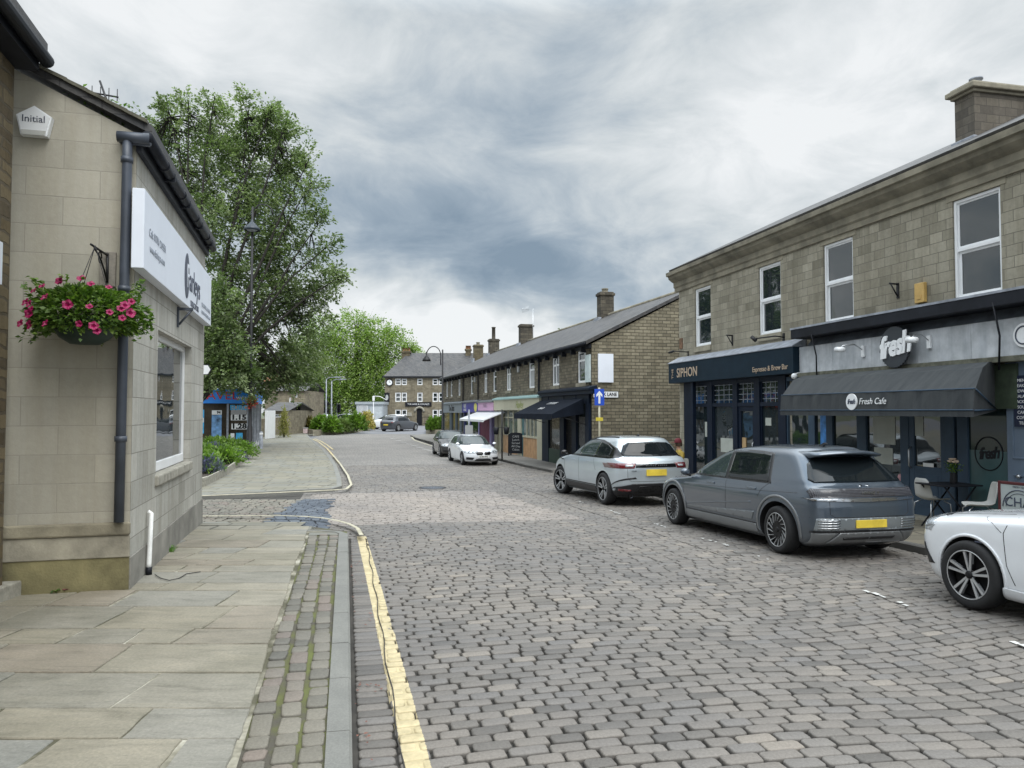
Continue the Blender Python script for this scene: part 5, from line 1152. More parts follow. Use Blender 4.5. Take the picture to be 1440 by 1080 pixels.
# violet-blue shop
t, f, s0, s1, z0, z1 = shop('violet blue fascia shop with a yellow logo and white awning', 'blue_shop', 650, 672, 566, 580, blu, mat('grey_slab2', (.16, .17, .18), .8))
text('VAPE', .45, M['white_pvc'], f, (s1-.95, .225, (z0+z1)/2+.08), RT_R, ext=.003, sx=.9); text('& PHONE', .22, M['white_pvc'], f, (s1-.95, .225, z0+.15), RT_R, ext=.003)
mb = MB(); mb.prism([(s0+.7+.42*cos(a*pi/12), (z0+z1)/2+.28*sin(a*pi/12)) for a in range(24)], 'y', .22, .235); mb.build('logo', mat('yellow_logo', (.65, .6, .15), .5, var=.2), f)
mb = MB(); mb.box(s0, 0, zg_t-.3, s1, .04, zg_t+.6); mb.box(px_t(662), 0, zg_t-.2, px_t(660), .08, z0); mb.box(s1-.2, 0, zg_t-.2, s1, .12, z0); mb.build('frame', mat('royal_blue_paint', (.02, .03, .12), .5), t); glass(t, s0+.1, s1-.2, zg_t+.6, z0, .03, 'window_pane')
wa = thing('white_awning', 'narrow white fabric awning stretched over the blue and pink shops', 'awning', (TR.p.x, TR.p.y, 0), TR.rz)
mb = MB(); xa, xb_ = px_t(690, .9), px_t(655, .9); mb.prism([(.22, z0+.02), (1.3, z0-.38), (1.3, z0-.50), (1.26, z0-.42), (.22, z0-.03)], 'x', xa, xb_); mb.build('canvas', M['white_pvc'], wa)
mb = MB(); mb.box(xa, .1, z0-.02, xb_, .24, z0+.06); mb.build('cassette', M['lead'], wa)
# grey shop at the far end
gy = mat('grey_fascia', (.20, .23, .26), .5, var=.08)
t, f, s0, s1, z0, z1 = shop('grey fascia shop with black lettering at the far end of the terrace', 'grey_shop', 622.5, 649.5, 568, 580.5, gy, gy)
text('Da-Dabs', .62, M['black'], f, ((s0+s1)/2, .225, (z0+z1)/2), RT_R, ext=.003, bold=.01)
mb = MB()
for a, b_ in ((622, 624), (633, 636), (641, 643), (647, 650)): mb.box(px_t(b_), 0, zg_t-.2, px_t(a), .1, z0)
mb.box(s0, 0, zg_t-.3, s1, .08, zg_t+.35); mb.build('frame', mat('blue_grey_frame', (.05, .075, .10), .5), t); glass(t, s0, s1, zg_t+.3, z0, .03, 'window_pane', mat('warm_shop_glass', (.10, .085, .05), .08, var=.8, scale=1.2))
# chalk A-board outside the cream shop
P = G(725.5, 641, .10); cb = thing('chalk_board', 'black arched chalkboard A-sign with white writing outside the cream shop', 'sign', (P.x, P.y, g(P.y)+.10), pi/2+TAa+radians(60))
mb = MB(); q = [(-.40, 0), (-.40, 1.02)]+[(-.40+.80*(1-cos(a*pi/8))/2, 1.02+.14*sin(a*pi/8)) for a in range(1, 8)]+[(.40, 1.02), (.40, 0), (.33, 0), (.33, .12), (-.33, .12), (-.33, 0)]
mb.prism([(a, b_) for a, b_ in q], 'y', -.02, .02); mb.prism([(-.4, 0), (-.33, 0), (-.33, .9), (-.4, .9)], 'y', -.42, -.38); mb.prism([(.33, 0), (.4, 0), (.4, .9), (.33, .9)], 'y', -.42, -.38); mb.build('board', M['black'], cb)
for k, s_ in enumerate(('CAFE', 'Lunch', 'Served', 'All Day', 'Cakes')): text(s_, .15, M['curtain'], cb, (0, .024, .95-k*.16), RT_R, ext=.002)
# one-way sign
P = D(843, 600, 27.6); ow = thing('one_way_sign', 'blue one-way sign with white arrow on a yellow tagged post by the gable', 'sign', (P.x, P.y, g(P.y)+.1), radians(-4))
def hz(px, py): return D(px, py, P.y).z-ow.location.z
mb = MB(); ztop = hz(843, 545); mb.tube([(0, .03, 0), (0, .03, ztop)], .038, n=10); mb.build('post', mat('cream_post', (.48, .45, .34), .5, var=.3, scale=6), ow)
zt, zb = hz(843, 547), hz(843, 570); hw = 6.8/F*P.y; mb = MB(); mb.box(-hw, -.03, zb, hw, -.012, zt, bev=.004); pl = mb.build('plate', mat('sign_blue', (.01, .07, .50), .4, var=0), ow)
zc_ = (zt+zb)/2; H2 = (zt-zb)/2*.78; mb = MB(); mb.prism([(-hw*.20, zc_-H2), (hw*.20, zc_-H2), (hw*.20, zc_+H2*.35), (hw*.62, zc_-.0), (hw*.62, zc_+H2*.42), (0, zc_+H2), (-hw*.62, zc_+H2*.42), (-hw*.62, zc_), (-hw*.20, zc_+H2*.35)], 'y', -.035, -.03); mb.build('arrow', M['white_pvc'], pl)
mb = MB(); mb.box(-.13, -.02, hz(843, 592), .13, -.0, hz(843, 587)); mb.build('tag', mat('yellow_tag', (.62, .50, .05), .5, var=.2, scale=20), ow)
# tall lantern post with swan neck by the terrace
P = G(622, 628, .1); P = Vector((P.x, P.y, g(P.y)+.1)); lp = thing('street_lamp', 'tall black swan-neck street lamp standing by the far end of the terrace', 'street lamp', P)
def lz(py): return D(622, py, P.y).z-P.z
mb = MB(); mb.lathe([(.11, 0), (.11, .9), (.06, 1.0), (.045, lz(492)), (.0, lz(491))], n=10); mb.build('post', M['iron'], lp)
R_ = 10.0/F*P.y; zz = lz(500); mb = MB(); mb.tube([(-.12, 0, zz-.6), (-.12, 0, zz)]+[(-.12-R_+R_*cos(a*pi/12), 0, zz+R_*sin(a*pi/12)*1.3) for a in range(13)], .03, n=8); mb.build('swan_neck', M['iron'], lp)
mb = MB(); mb.lathe([(.03, .4), (.05, .15), (.24, -.08), (.27, -.2), (.0, -.16)], (-.12-2*R_, 0, zz-.15), n=16); mb.build('lamp_shade', M['iron'], lp)
# small post with two flower pouches
P = G(706, 647, .1); q = thing('banner_post', 'slim dark post with two small hanging pots on the terrace pavement', 'post', (P.x, P.y, g(P.y)+.1)); hh = D(706, 576, P.y).z-q.location.z
mb = MB(); mb.tube([(0, 0, 0), (0, 0, hh)], .035, n=8); mb.build('post', M['iron'], q)
for sx in (-.27, .2): mb = MB(); mb.lathe([(0, -.22), (.10, -.2), (.14, .1), (.05, .12)], (sx, 0, hh*.60), n=10); mb.tube([(0, 0, hh*.60+.1), (sx, 0, hh*.60+.1)], .012, n=6); mb.build('pot', M['black'], q)
P = G(659.5, 634, .1); q = thing('notice_post', 'short grey parking notice post outside the blue shop', 'post', (P.x, P.y, g(P.y)+.1)); hh = D(659, 576, P.y).z-q.location.z
mb = MB(); mb.tube([(0, 0, 0), (0, 0, hh)], .05, n=8); mb.build('post', M['lead'], q); mb = MB(); mb.box(-.22, -.08, hh*.32, .22, -.05, hh*.62); mb.build('notice', M['curtain'], q)

# ================= PUB at the end =================
_p = G(590, 598.5, 0); PX = _p.x; PY = _p.y; sc_ = PY/F
pub = thing('stone_pub', 'three-storey stone pub with clock, white sash windows and slate roof closing the street', 'building', (D(541, 598, PY).x, PY, 0))
ox = pub.location.x
def pp(px, py): q = D(px, py, PY); return q.x-ox, q.z
pw = pp(690, 560)[0]; pze = pp(560, 530)[1]; pzr = pp(600, 501)[1]+.8
W3 = []
for rows in ((532.5, 541.5), (552, 565), (576, 590)):
    for a, b_ in ((555.5, 564), (564.5, 572.5), (586.5, 594.5), (608, 616), (616.5, 624)):
        if rows[0] > 570 and a == 586.5: continue
        x0, z1 = pp(a, rows[0]); x1, z0 = pp(b_, rows[1]); W3.append((x0+.03, x1-.03, z0, z1))
dx0, dz1 = pp(586, 575); dx1, dz0 = pp(593.5, 599); W3.append((dx0, dx1, 0, dz1))
mb = MB(); wall_holes(mb, 0, pw, -.5, pze, 0, W3, -1, .25); mb.quad((0, 0, -.5), (0, 9, -.5), (0, 9, pze), (0, 0, pze)); mb.quad((pw, 0, -.5), (pw, 9, -.5), (pw, 9, pze), (pw, 0, pze)); mb.build('wall', M['pub_st'], pub, fixn=False)
mb = MB(); xh = pp(568, 510)[0]; mb.add([(-.3, -.3, pze), (pw+.3, -.3, pze), (pw+.3, 9.3, pze), (-.3, 9.3, pze), (xh, 4.5, pzr), (pw+.3, 4.5, pzr)], [(0, 1, 5, 4), (3, 2, 5, 4), (0, 3, 4), (1, 2, 5), (0, 1, 2, 3)]); mb.build('roof', M['slate'], pub)
mb = MB(); mb.box(-.35, -.36, pze-.12, pw+.3, -.24, pze+.08); mb.build('gutter', M['gutter'], pub)
for h in W3[:-1]:
    mb = MB(); frame_rect(mb, h[0], h[1], h[2], h[3], .04, .16, .13); mb.box(h[0], .05, (h[2]+h[3])/2-.05, h[1], .14, (h[2]+h[3])/2+.05); w = mb.build('window', M['white_pvc'], pub); mb = MB(); mb.box(h[0]+.1, .11, h[2]+.1, h[1]-.1, .13, h[3]-.1); mb.build('pane', M['glassdark'], w)
mb = MB(); mb.box(dx0, .12, -.2, dx1, .2, dz1); mb.build('door', M['black'], pub)
mb = MB(); rr_ = (dx1-dx0)/2+.25; cxd = (dx0+dx1)/2; mb.tube([(cxd+rr_*cos(a*pi/10), -.05, dz1-.4+rr_*sin(a*pi/10)) for a in range(11)], .16, n=6); mb.build('door_arch', M['sill'], pub)
x0, z1 = pp(570, 565.5); x1, z0 = pp(607, 571.5); mb = MB(); mb.box(x0, -.12, z0, x1, -.005, z1); sgb = mb.build('signboard', M['black'], pub); text('THE HARE & HOUNDS', .30, M['white_pvc'], sgb, ((x0+x1)/2, -.13, (z0+z1)/2), (pi/2, 0, 0), ext=.004)
cx_, cz_ = pp(548, 538); ck = thing('wall_clock', 'round white wall clock high on the left corner of the pub', 'clock', (ox+cx_, PY-.15, cz_)); mb = MB(); mb.prism([(.48*cos(a*pi/12), .48*sin(a*pi/12)) for a in range(24)], 'y', -.06, .15); mb.build('case', M['black'], ck)
mb = MB(); mb.prism([(.37*cos(a*pi/12), .37*sin(a*pi/12)) for a in range(24)], 'y', -.08, -.06); mb.build('dial', M['white_pvc'], ck); mb = MB(); mb.box(-.02, -.095, 0, .02, -.083, .3); mb.box(0, -.095, -.02, .2, -.083, .02); mb.build('hands', M['black'], ck)
cx_, cz_ = pp(545, 559); hs = thing('hanging_pub_sign', 'dark hanging pub sign with pale oval on the left corner of the pub', 'sign', (ox+cx_, PY-.5, cz_)); mb = MB(); mb.box(-.36, -.04, -.65, .36, .04, .65, bev=.02); mb.tube([(0, 0, .7), (0, .5, .7)], .03); mb.build('board', M['black'], hs); mb = MB(); mb.prism([(.2*cos(a*pi/10), .38*sin(a*pi/10)) for a in range(20)], 'y', -.055, -.04); mb.build('emblem', M['curtain'], hs)
# pub chimneys
def pch(pa, pb, top, bot, y=4.5):
    x0, z1 = pp(pa, top); x1, z0 = pp(pb, bot); k = (PY+y)/PY; x0 = x0*k+(k-1)*ox; x1 = x1*k+(k-1)*ox; z1 = EYE+(z1-EYE)*k
    mb = MB(); mb.box(x0, y-.6, pze+1, x1, y+.6, z1); mb.box(x0-.12, y-.7, z1-.25, x1+.12, y+.7, z1); c = mb.build('chimney', chtan, pub)
    for i in range(3): mb = MB(); mb.lathe([(.16, 0), (.13, .5), (.17, .5)], (x0+(x1-x0)*(i+.5)/3, y, z1), n=10); mb.build('chimney_pot', mat('terracotta', (.30, .15, .08), .8) if 'terracotta' not in bpy.data.materials else bpy.data.materials['terracotta'], c)
pch(566, 577, 494, 505); pch(655, 662, 491, 520)
mb = MB(); a_ = pp(596, 598)[0]
for k in range(14): mb.box(a_+k*.3, -1.6, 0, a_+k*.3+.04, -1.56, 1.1)
mb.box(a_, -1.62, 1.05, a_+4.2, -1.54, 1.12); mb.box(a_, -1.62, .2, a_+4.2, -1.54, .26)
single(mb, 'railing', M['iron'], 'low black iron railing in front of the pub right of its door', 'railing', None, (ox, PY, .1))
x0, z1 = pp(573, 580); x1, z0 = pp(579, 585); mb = MB(); mb.box(x0, -.1, z0, x1, -.0, z1); single(mb, 'menu_case', M['sill'], 'small framed menu case on the pub wall left of the door', 'notice', None, (ox, PY, 0))
# grey glazed kiosk left of the pub
kx0, kz1 = D(501, 565, PY-4).x, D(501, 565, PY-4).z; kx1 = D(539, 565, PY-4).x
ks = thing('grey_kiosk', 'low pale grey flat-roofed building with vertical glazing left of the pub', 'building', (kx0, PY-4, 0)); w_ = kx1-kx0
mb = MB(); mb.box(0, 0, -.2, w_, 3.5, kz1-.25); mb.box(-.15, -.15, kz1-.35, w_+.15, 3.6, kz1); mb.build('wall', mat('pale_grey_cladding', (.36, .40, .43), .5, var=.08), ks)
mb = MB(); mb.box(.25, -.04, .5, w_*.42, -.005, kz1-.6); mb.build('window', mat('blue_grey_glass', (.10, .13, .16), .15), ks)
mb = MB()
for k in range(9): mb.box(.25+k*(w_*.42-.25)/8-.04, -.07, .3, .25+k*(w_*.42-.25)/8+.04, -.02, kz1-.5)
mb.build('mullions', M['white_pvc'], ks); mb = MB(); mb.box(w_*.5, -.05, 0, w_*.95, -.005, kz1-.7); mb.build('shutter', mat('pale_shutter', (.45, .49, .52), .5), ks)
# ================= TREES AND THE SQUARE =================
M['leaf_main'] = leaf_mat('main_tree_leaf', (.055, .085, .035), (.15, .20, .085), (.33, .38, .22))
M['leaf_willow'] = leaf_mat('willow_leaf', (.13, .20, .045), (.23, .33, .075), (.33, .43, .12))
M['leaf_dull'] = leaf_mat('olive_leaf', (.06, .09, .03), (.12, .17, .05), (.20, .25, .09))
M['leaf_shrub'] = leaf_mat('shrub_leaf', (.05, .09, .015), (.12, .21, .03), (.22, .33, .06))
M['bark'] = mat('dark_bark', (.018, .015, .012), .9, var=.4, scale=6, bump=.6)
def tree(label, base, blobs, n_spray, per, size, lm, seed, trunk_r=.2, group=None, limbs=9, spray_len=.9, name='tree', upward=.5, droop=.15, fork=.25, tintvar=1, bark=None, twigs=True):
    """blobs: (centre Vector, radius, weight) in world space"""
    rng = random.Random(seed); nr = np.random.RandomState(seed); base = Vector(base)
    t = thing(name, label, 'tree', base, 0, group); mb = MB()
    W = [b_[2] for b_ in blobs]; top = max((b_[0].z+b_[1]) for b_ in blobs); H = top-base.z
    cx = sum((b_[0]*b_[2] for b_ in blobs), Vector())/sum(W); fk = base+Vector(((cx.x-base.x)*.1, (cx.y-base.y)*.1, H*fork))
    mb.tube([base-Vector((0, 0, .3)), base+Vector((0, 0, .15)), base.lerp(fk, .6), fk], [trunk_r*1.35, trunk_r*1.05, trunk_r*.85, trunk_r*.75], n=9)
    nodes = []
    for i in range(limbs):
        b_ = blobs[i % len(blobs)]; e = b_[0]+Vector((rng.uniform(-.5, .5), rng.uniform(-.5, .5), rng.uniform(-.3, .5)))*b_[1]
        mid = fk.lerp(e, .5)+Vector((rng.uniform(-.4, .4), rng.uniform(-.4, .4), rng.uniform(-.1, .5))); st = base.lerp(fk, rng.uniform(.75, 1))
        P = [st, st.lerp(mid, .5)+Vector((rng.uniform(-.15, .15),)*3), mid, mid.lerp(e, .5)+Vector((rng.uniform(-.25, .25), rng.uniform(-.25, .25), .15)), e]
        mb.tube(P, [trunk_r*.5, trunk_r*.38, trunk_r*.28, trunk_r*.17, trunk_r*.08], n=6)
        for a, b2 in zip(P[1:], P[2:]):
            for k in range(5): nodes.append(a.lerp(b2, k/5))
    pts = []; dr = []; tn = []
    for i in range(n_spray):
        b_ = rng.choices(blobs, W)[0]; d = Vector((rng.gauss(0, 1), rng.gauss(0, 1), rng.gauss(0, 1))).normalized(); r = b_[1]*(rng.uniform(.25, 1)**.55)*(1+.10*sin(d.x*5+d.z*4+b_[0].x))
        e = b_[0]+d*r; nd = min(nodes, key=lambda q: (q-e).length_squared) if twigs else e-d
        out = ((e-nd).normalized()*.7+d*.5+Vector((0, 0, upward*rng.uniform(-.2, 1)))).normalized(); L = spray_len*rng.uniform(.5, 1.25); s = e-out*L*.5
        if twigs and i % 3 == 0: mb.tube([nd, nd.lerp(s, .5)+Vector((0, 0, .1)), s, s+out*L*.85], [.028, .02, .012, .004], n=4, cap=False)
        clt = rng.uniform(.15, .85)*tintvar
        for j in range(per):
            f = rng.random(); q = s+out*L*f; sp = .17*L*(1.25-f); q = q+Vector((rng.gauss(0, sp), rng.gauss(0, sp), rng.gauss(0, sp)-droop*f*f*L)); pts.append(q); dr.append((out.x+d.x*.3, out.y+d.y*.3, out.z*.6-.2)); tn.append(clt)
    tr_ = mb.build('trunk', bark or M['bark'], t, world=True, fixn=False)
    P_ = np.array([tuple(p-base) for p in pts]); leaves('crown', P_, size, lm, t, seed, dirs=np.array(dr), tints=np.array(tn), aspect=.62); return t
def blob(px, py, d, rpx, w=None): return (D(px, py, d), rpx/F*d, (w or (rpx/60)**2))
bp = G(262, 668, .09)
B = D(262, 640, 41.5); B.z = g(41)
tree('large leafy tree rising behind the solicitors office and overhanging the left pavement', (B.x, B.y, B.z),
     [blob(232, 150, 45.2, 15, .10), blob(262, 145, 45.2, 15, .10), blob(300, 142, 45.2, 15, .10), blob(342, 143, 45.2, 15, .10), blob(378, 150, 45.2, 14, .10), blob(405, 178, 45.2, 14, .10), blob(432, 215, 44.2, 14, .10), blob(440, 262, 44.2, 14, .10), blob(448, 300, 44.2, 16, .12), blob(462, 345, 44.2, 16, .12), blob(478, 385, 44.2, 14, .10), blob(300, 430, 40.0, 40, .7), blob(316, 490, 40.0, 36, .7), blob(290, 520, 40.0, 26, .4), blob(334, 520, 39.7, 26, .4), blob(325, 522, 45.9, 32, .5), blob(365, 530, 45.9, 28, .45), blob(410, 532, 46.4, 24, .35), blob(296, 470, 45.4, 40, .6), blob(300, 235, 47.1, 72), blob(250, 205, 48.1, 60), blob(352, 240, 46.1, 62), blob(385, 300, 46.1, 60), blob(335, 330, 45.1, 75), blob(262, 300, 46.1, 60), blob(410, 380, 46.1, 58), blob(350, 420, 45.1, 72), blob(432, 425, 46.6, 42), blob(392, 470, 46.1, 56), blob(330, 505, 45.1, 48), blob(372, 185, 47.1, 36, .7), blob(315, 180, 48.1, 45, .8), blob(410, 232, 46.6, 26, .35), blob(458, 400, 47.1, 22, .3), blob(300, 440, 45.6, 55), blob(218, 190, 48.1, 28, .5), blob(415, 505, 47.1, 34, .5)],
     2500, 38, .19, M['leaf_main'], 5, trunk_r=.30, limbs=11, spray_len=1.45, upward=.85, fork=.12, name='broadleaf_tree')
# twiggy lower limbs in front of the travel shop are part of the tree above
Pw = Vector((D(503, 590, 118).x, 118, 0))
tree('bright green weeping willow beyond the square, left of the pub', Pw,
     [blob(500, 490, 118, 48), blob(470, 520, 118, 50), blob(530, 480, 118, 36), blob(515, 530, 117, 42), blob(555, 482, 119, 30), blob(480, 560, 116, 34), blob(540, 520, 117, 28), blob(500, 455, 118, 26), blob(452, 470, 118, 36), blob(578, 492, 120, 13, .12), blob(515, 565, 116, 30), blob(460, 568, 115, 26), blob(440, 540, 116, 30)],
     2300, 22, .32, M['leaf_willow'], 11, trunk_r=.5, limbs=14, spray_len=3.2, upward=-.1, droop=.7, name='willow_tree')
tree('duller olive tree standing in front of the bright willow', Vector((D(425, 590, 90).x, 90, 0)),
     [blob(440, 520, 90, 30), blob(415, 500, 90, 32), blob(395, 520, 88, 30), blob(445, 480, 91, 24), blob(425, 545, 88, 22)], 420, 22, .30, M['leaf_dull'], 13, trunk_r=.25, limbs=6, spray_len=1.6, name='broadleaf_tree')
tree('thin tree showing above the terrace roof between the two nearest chimneys', Vector((D(795, 560, 80).x, 80, 0)), [blob(800, 480, 80, 17), blob(780, 492, 80, 14), blob(818, 478, 80, 12)], 110, 20, .3, M['leaf_dull'], 14, trunk_r=.25, limbs=4, spray_len=1.3, name='broadleaf_tree')
tree('dark purple-leaved tree behind the parked cars beyond the square', Vector((D(452, 590, 105).x, 105, 0)), [blob(450, 572, 105, 14), blob(440, 568, 105, 10)], 90, 22, .3, leaf_mat('purple_leaf', (.015, .013, .02), (.03, .025, .035), (.06, .05, .06)), 15, trunk_r=.2, limbs=3, spray_len=1.2, name='broadleaf_tree')
for k, (x, y, r) in enumerate(((-62, 150, 8), (-48, 158, 9), (-30, 165, 8), (-80, 140, 9), (8, 170, 9))):
    tree(['tree line crown far left beyond the square', 'broad tree crown behind the willow on its left', 'tree crown directly behind the willow', 'leftmost far tree beyond the roofs', 'far tree behind the pub roof'][k], (x, y, 0), [(Vector((x, y, r*.9)), r*.8, 1), (Vector((x+3, y, r*.6)), r*.7, 1), (Vector((x-3, y, r*.6)), r*.7, 1)], 130, 22, .7, M['leaf_dull'], 30+k, trunk_r=.4, limbs=4, spray_len=3, group='far trees beyond the square', twigs=False)
# tree standing across the street behind the camera, mirrored in the windows
tree('roadside tree behind the viewer, seen only mirrored in the sash windows', (-9, -6, 0), [(Vector((-9, -6, 7)), 3, 1), (Vector((-8, -5, 9)), 2.5, 1), (Vector((-10, -7, 5)), 2.5, 1)], 300, 30, .2, M['leaf_main'], 50, trunk_r=.3, limbs=8)
# ---- planter bed by the lane (kerbed)
pl = [G(*p, .09) for p in ((270, 688), (290, 683), (318, 668), (340, 652), (352, 641), (348, 636), (325, 634), (270, 634))]
bed = thing('planter_bed', 'raised kerbed planting bed with lavender and green shrubs beside the lane', 'planter', (pl[2].x, pl[2].y, 0))
mb = MB(); n = len(pl)
P2 = [Vector((p.x, p.y)) for p in pl]; c = sum(P2, Vector((0, 0)))/n
for i in range(n-1):
    a, b_ = P2[i], P2[i+1]; m_ = max(1, int((b_-a).length/1.0))
    for k in range(m_):
        p = a.lerp(b_, (k+.01)/m_); q = a.lerp(b_, (k+.99)/m_); inn = (c-(p+q)/2).normalized()*.28; z = g(p.y)+.09
        mb.add([(p.x, p.y, z-.1), (q.x, q.y, z-.1), (q.x+inn.x, q.y+inn.y, z-.1), (p.x+inn.x, p.y+inn.y, z-.1), (p.x+inn.x*.1, p.y+inn.y*.1, z+.24), (q.x+inn.x*.1, q.y+inn.y*.1, z+.24), (q.x+inn.x, q.y+inn.y, z+.25), (p.x+inn.x, p.y+inn.y, z+.25)], [(0, 1, 5, 4), (1, 2, 6, 5), (2, 3, 7, 6), (3, 0, 4, 7), (4, 5, 6, 7)])
mb.build('kerb', M['sill'], bed, world=True)
mb = MB(); mb.add([(p.x, p.y, g(p.y)+.24) for p in pl], [tuple(range(n))]); mb.build('soil', mat('dark_soil', (.03, .022, .015), .95, var=.4, bump=.8), bed, world=True)
def inside(x, y, poly):
    r = False
    for i in range(len(poly)):
        a, b_ = poly[i], poly[i-1]
        if (a.y > y) != (b_.y > y) and x < (b_.x-a.x)*(y-a.y)/(b_.y-a.y)+a.x: r = not r
    return r
def scatter(poly, n, seed, shrink=.9):
    rg = random.Random(seed); xs = [p.x for p in poly]; ys_ = [p.y for p in poly]; c = Vector((sum(xs)/len(xs), sum(ys_)/len(ys_))); out = []
    while len(out) < n:
        x, y = rg.uniform(min(xs), max(xs)), rg.uniform(min(ys_), max(ys_))
        if inside(x, y, poly): out.append((c.x+(x-c.x)*shrink, c.y+(y-c.y)*shrink))
    return out
def bush(label, c, rx, ry, h, n, size, lm, seed, name='shrub', group=None, aspect=.5, spiky=False, cat='shrub'):
    nr = np.random.RandomState(seed); t = thing(name, label, cat, c, 0, group)
    a = nr.uniform(0, 2*np.pi, n); u = nr.uniform(.15, 1, n)**.5; el = nr.uniform(-.2, 1.45, n); bump = 1+.18*np.sin(a*3+seed)+.12*np.sin(a*5+el*4)
    P = np.stack([np.cos(a)*np.cos(el)*rx*u*bump, np.sin(a)*np.cos(el)*ry*u*bump, h*.15+np.sin(el)*h*.85*u*bump], 1); P[:, 2] = np.maximum(P[:, 2], .02)
    d = P/np.linalg.norm(P, axis=1)[:, None]
    if spiky: d = d*.4+np.array([0, 0, 1.])
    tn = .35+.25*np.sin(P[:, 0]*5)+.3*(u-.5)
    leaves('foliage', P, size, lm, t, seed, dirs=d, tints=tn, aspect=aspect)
    mb = MB(); rg = random.Random(seed)
    for k in range(6): an = k*1.05; mb.tube([(0, 0, -.1), (cos(an)*rx*.5, sin(an)*ry*.5, h*.6)], [.03, .01], n=5)
    mb.build('stem', M['bark'], t); return t
GRN = ['nearest', 'second nearest', 'third nearest', 'fourth nearest', 'fifth nearest', 'sixth nearest', 'seventh nearest', 'eighth nearest', 'farthest']
pos = sorted(scatter(P2, 13, 4, .78), key=lambda q: q[1]); ng = nl = 0
for i, (x, y) in enumerate(pos):
    q = (x, y, g(y)+.24)
    if i % 3 == 0:
        nl += 1; bush(['nearest', 'second nearest', 'third nearest', 'fourth nearest', 'farthest'][nl-1]+' blue-violet lavender clump to the viewer in the raised bed', q, .6, .5, .5, 700, .13, bpy.data.materials.get('lavender_leaf') or leaf_mat('lavender_leaf', (.05, .055, .10), (.10, .10, .22), (.13, .16, .12)), 60+i, 'lavender', 'lavender clumps in the raised bed', .25, True, 'plant')
    else:
        ng += 1; bush(GRN[ng-1]+' leafy green shrub to the viewer in the raised bed beside the lane', q, .75, .7, .65, 900, .15, M['leaf_shrub'], 60+i, 'shrub', 'green shrubs in the raised bed')
# ---- black lamp post through the tree
P = G(351, 637, .09); lp = thing('street_lamp', 'black street lamp post on the left pavement, its bell lantern showing through the tree', 'street lamp', (P.x, P.y, g(P.y)+.08))
hh = D(352, 320, P.y).z-lp.location.z; mb = MB(); mb.lathe([(.20, 0), (.20, .1), (.15, .2), (.14, 1.4), (.10, 1.5), (.085, 3.5), (.06, hh+1.1), (.0, hh+1.15)], (0, 0, 0), n=12); mb.build('post', M['iron'], lp)
Rr = .55; mb = MB(); mb.tube([(0, 0, hh+.6)]+[(Rr-Rr*cos(a*pi/12)-0, 0, hh+.7+Rr*sin(a*pi/12)) for a in range(13)], .035, n=7); mb.build('swan_neck', M['iron'], lp)
mb = MB(); mb.lathe([(.05, .45), (.08, .3), (.16, .22), (.40, -.05), (.44, -.16), (.36, -.18)], (0, -.05, hh), n=18); mb.build('lamp_shade', mat('blue_black_enamel', (.018, .028, .04), .4), lp)
mb = MB(); mb.lathe([(0, -.24), (.2, -.2), (.3, -.14), (.3, -.10)], (0, -.05, hh), n=14); mb.build('lamp_glass', M['lead'], lp)
q = D(354, 565, P.y-.35); hb = thing('hanging_basket', 'round hanging basket with red and green plants on the left street lamp', 'flower basket', q)
nr = np.random.RandomState(3); pp_ = nr.normal(0, .13, (700, 3)); leaves('foliage', pp_+np.array([0, 0, .08]), .11, M['leaf_main'], hb, 3); leaves('flowers', nr.normal(0, .12, (260, 3))-np.array([0, 0, .06]), .10, mat('red_petals', (.35, .02, .015), .6, var=.4, scale=9), hb, 4, aspect=.9)['kind'] = 'stuff'
mb = MB(); mb.lathe([(0, -.22), (.12, -.2), (.2, -.05), (.2, 0)], n=12); mb.tube([(0, 0, .0), (0, .1, .3), (0, .32, .35)], .012, n=5); mb.build('basket', M['iron'], hb)
P = G(367, 631, .09); bo = thing('bollard', 'short galvanised bollard on the pavement corner by the travel shop', 'bollard', (P.x, P.y, g(P.y)+.08)); mb = MB(); mb.lathe([(.11, 0), (.10, 1.0), (.0, 1.05)], n=12); mb.build('post', M['lead'], bo); mb = MB(); mb.lathe([(.115, .85), (.115, .95)], n=12); mb.build('band', M['white_pvc'], bo)
# ---- travel shop with blue fascia
P = G(366, 628, .09); ts = thing('travel_shop', 'travel shop with bright blue fascia and poster-filled windows behind the tree', 'shop', (P.x-.25, P.y-.3, g(P.y)+.09), radians(12))
def tz(py): return D(350, py, P.y).z-ts.location.z
def tx(px): return D(px, 600, P.y).x-P.x
z0, z1 = tz(567.5), tz(547); bl = mat('bright_blue_fascia', (.02, .24, .78), .4, var=.06); x0 = tx(255)
ex = tx(366)
mb = MB(); mb.box(x0, .1, -.3, ex-.15, 4, z1-.1); mb.build('wall', mat('dim_interior', (.10, .075, .05), .8, var=.5, scale=1.3), ts)
mb = MB(); mb.box(x0, -.1, z0, ex, .2, z1, bev=.02); mb.box(ex-.2, -.1, z0, ex, 4, z1, bev=.02); f = mb.build('fascia', bl, ts); text('TRAVEL', .7, mat('red_lettering', (.5, .03, .04), .5, var=0), f, (tx(312), -.115, (z0+z1)/2), RT_L, sx=1.2, ext=.01); text('world', .4, M['white_pvc'], f, (tx(352), -.115, (z0+z1)/2-.1), RT_L, ext=.01)
mb = MB(); mb.box(x0, -.04, -.3, ex-.3, .14, tz(621)); mb.prism([(ex-.32, -.04), (ex-.05, .5), (ex-.05, 4), (ex-.6, 4), (ex-.6, .1)], 'z', -.3, tz(621)); mb.build('stallriser', M['white_pvc'], ts)
g2 = glass(ts, x0, ex-.3, tz(621), z0, .11, 'window_pane', mat('shop_interior_glass', (.10, .085, .06), .1, var=.9, scale=.6))
mb = MB(); 
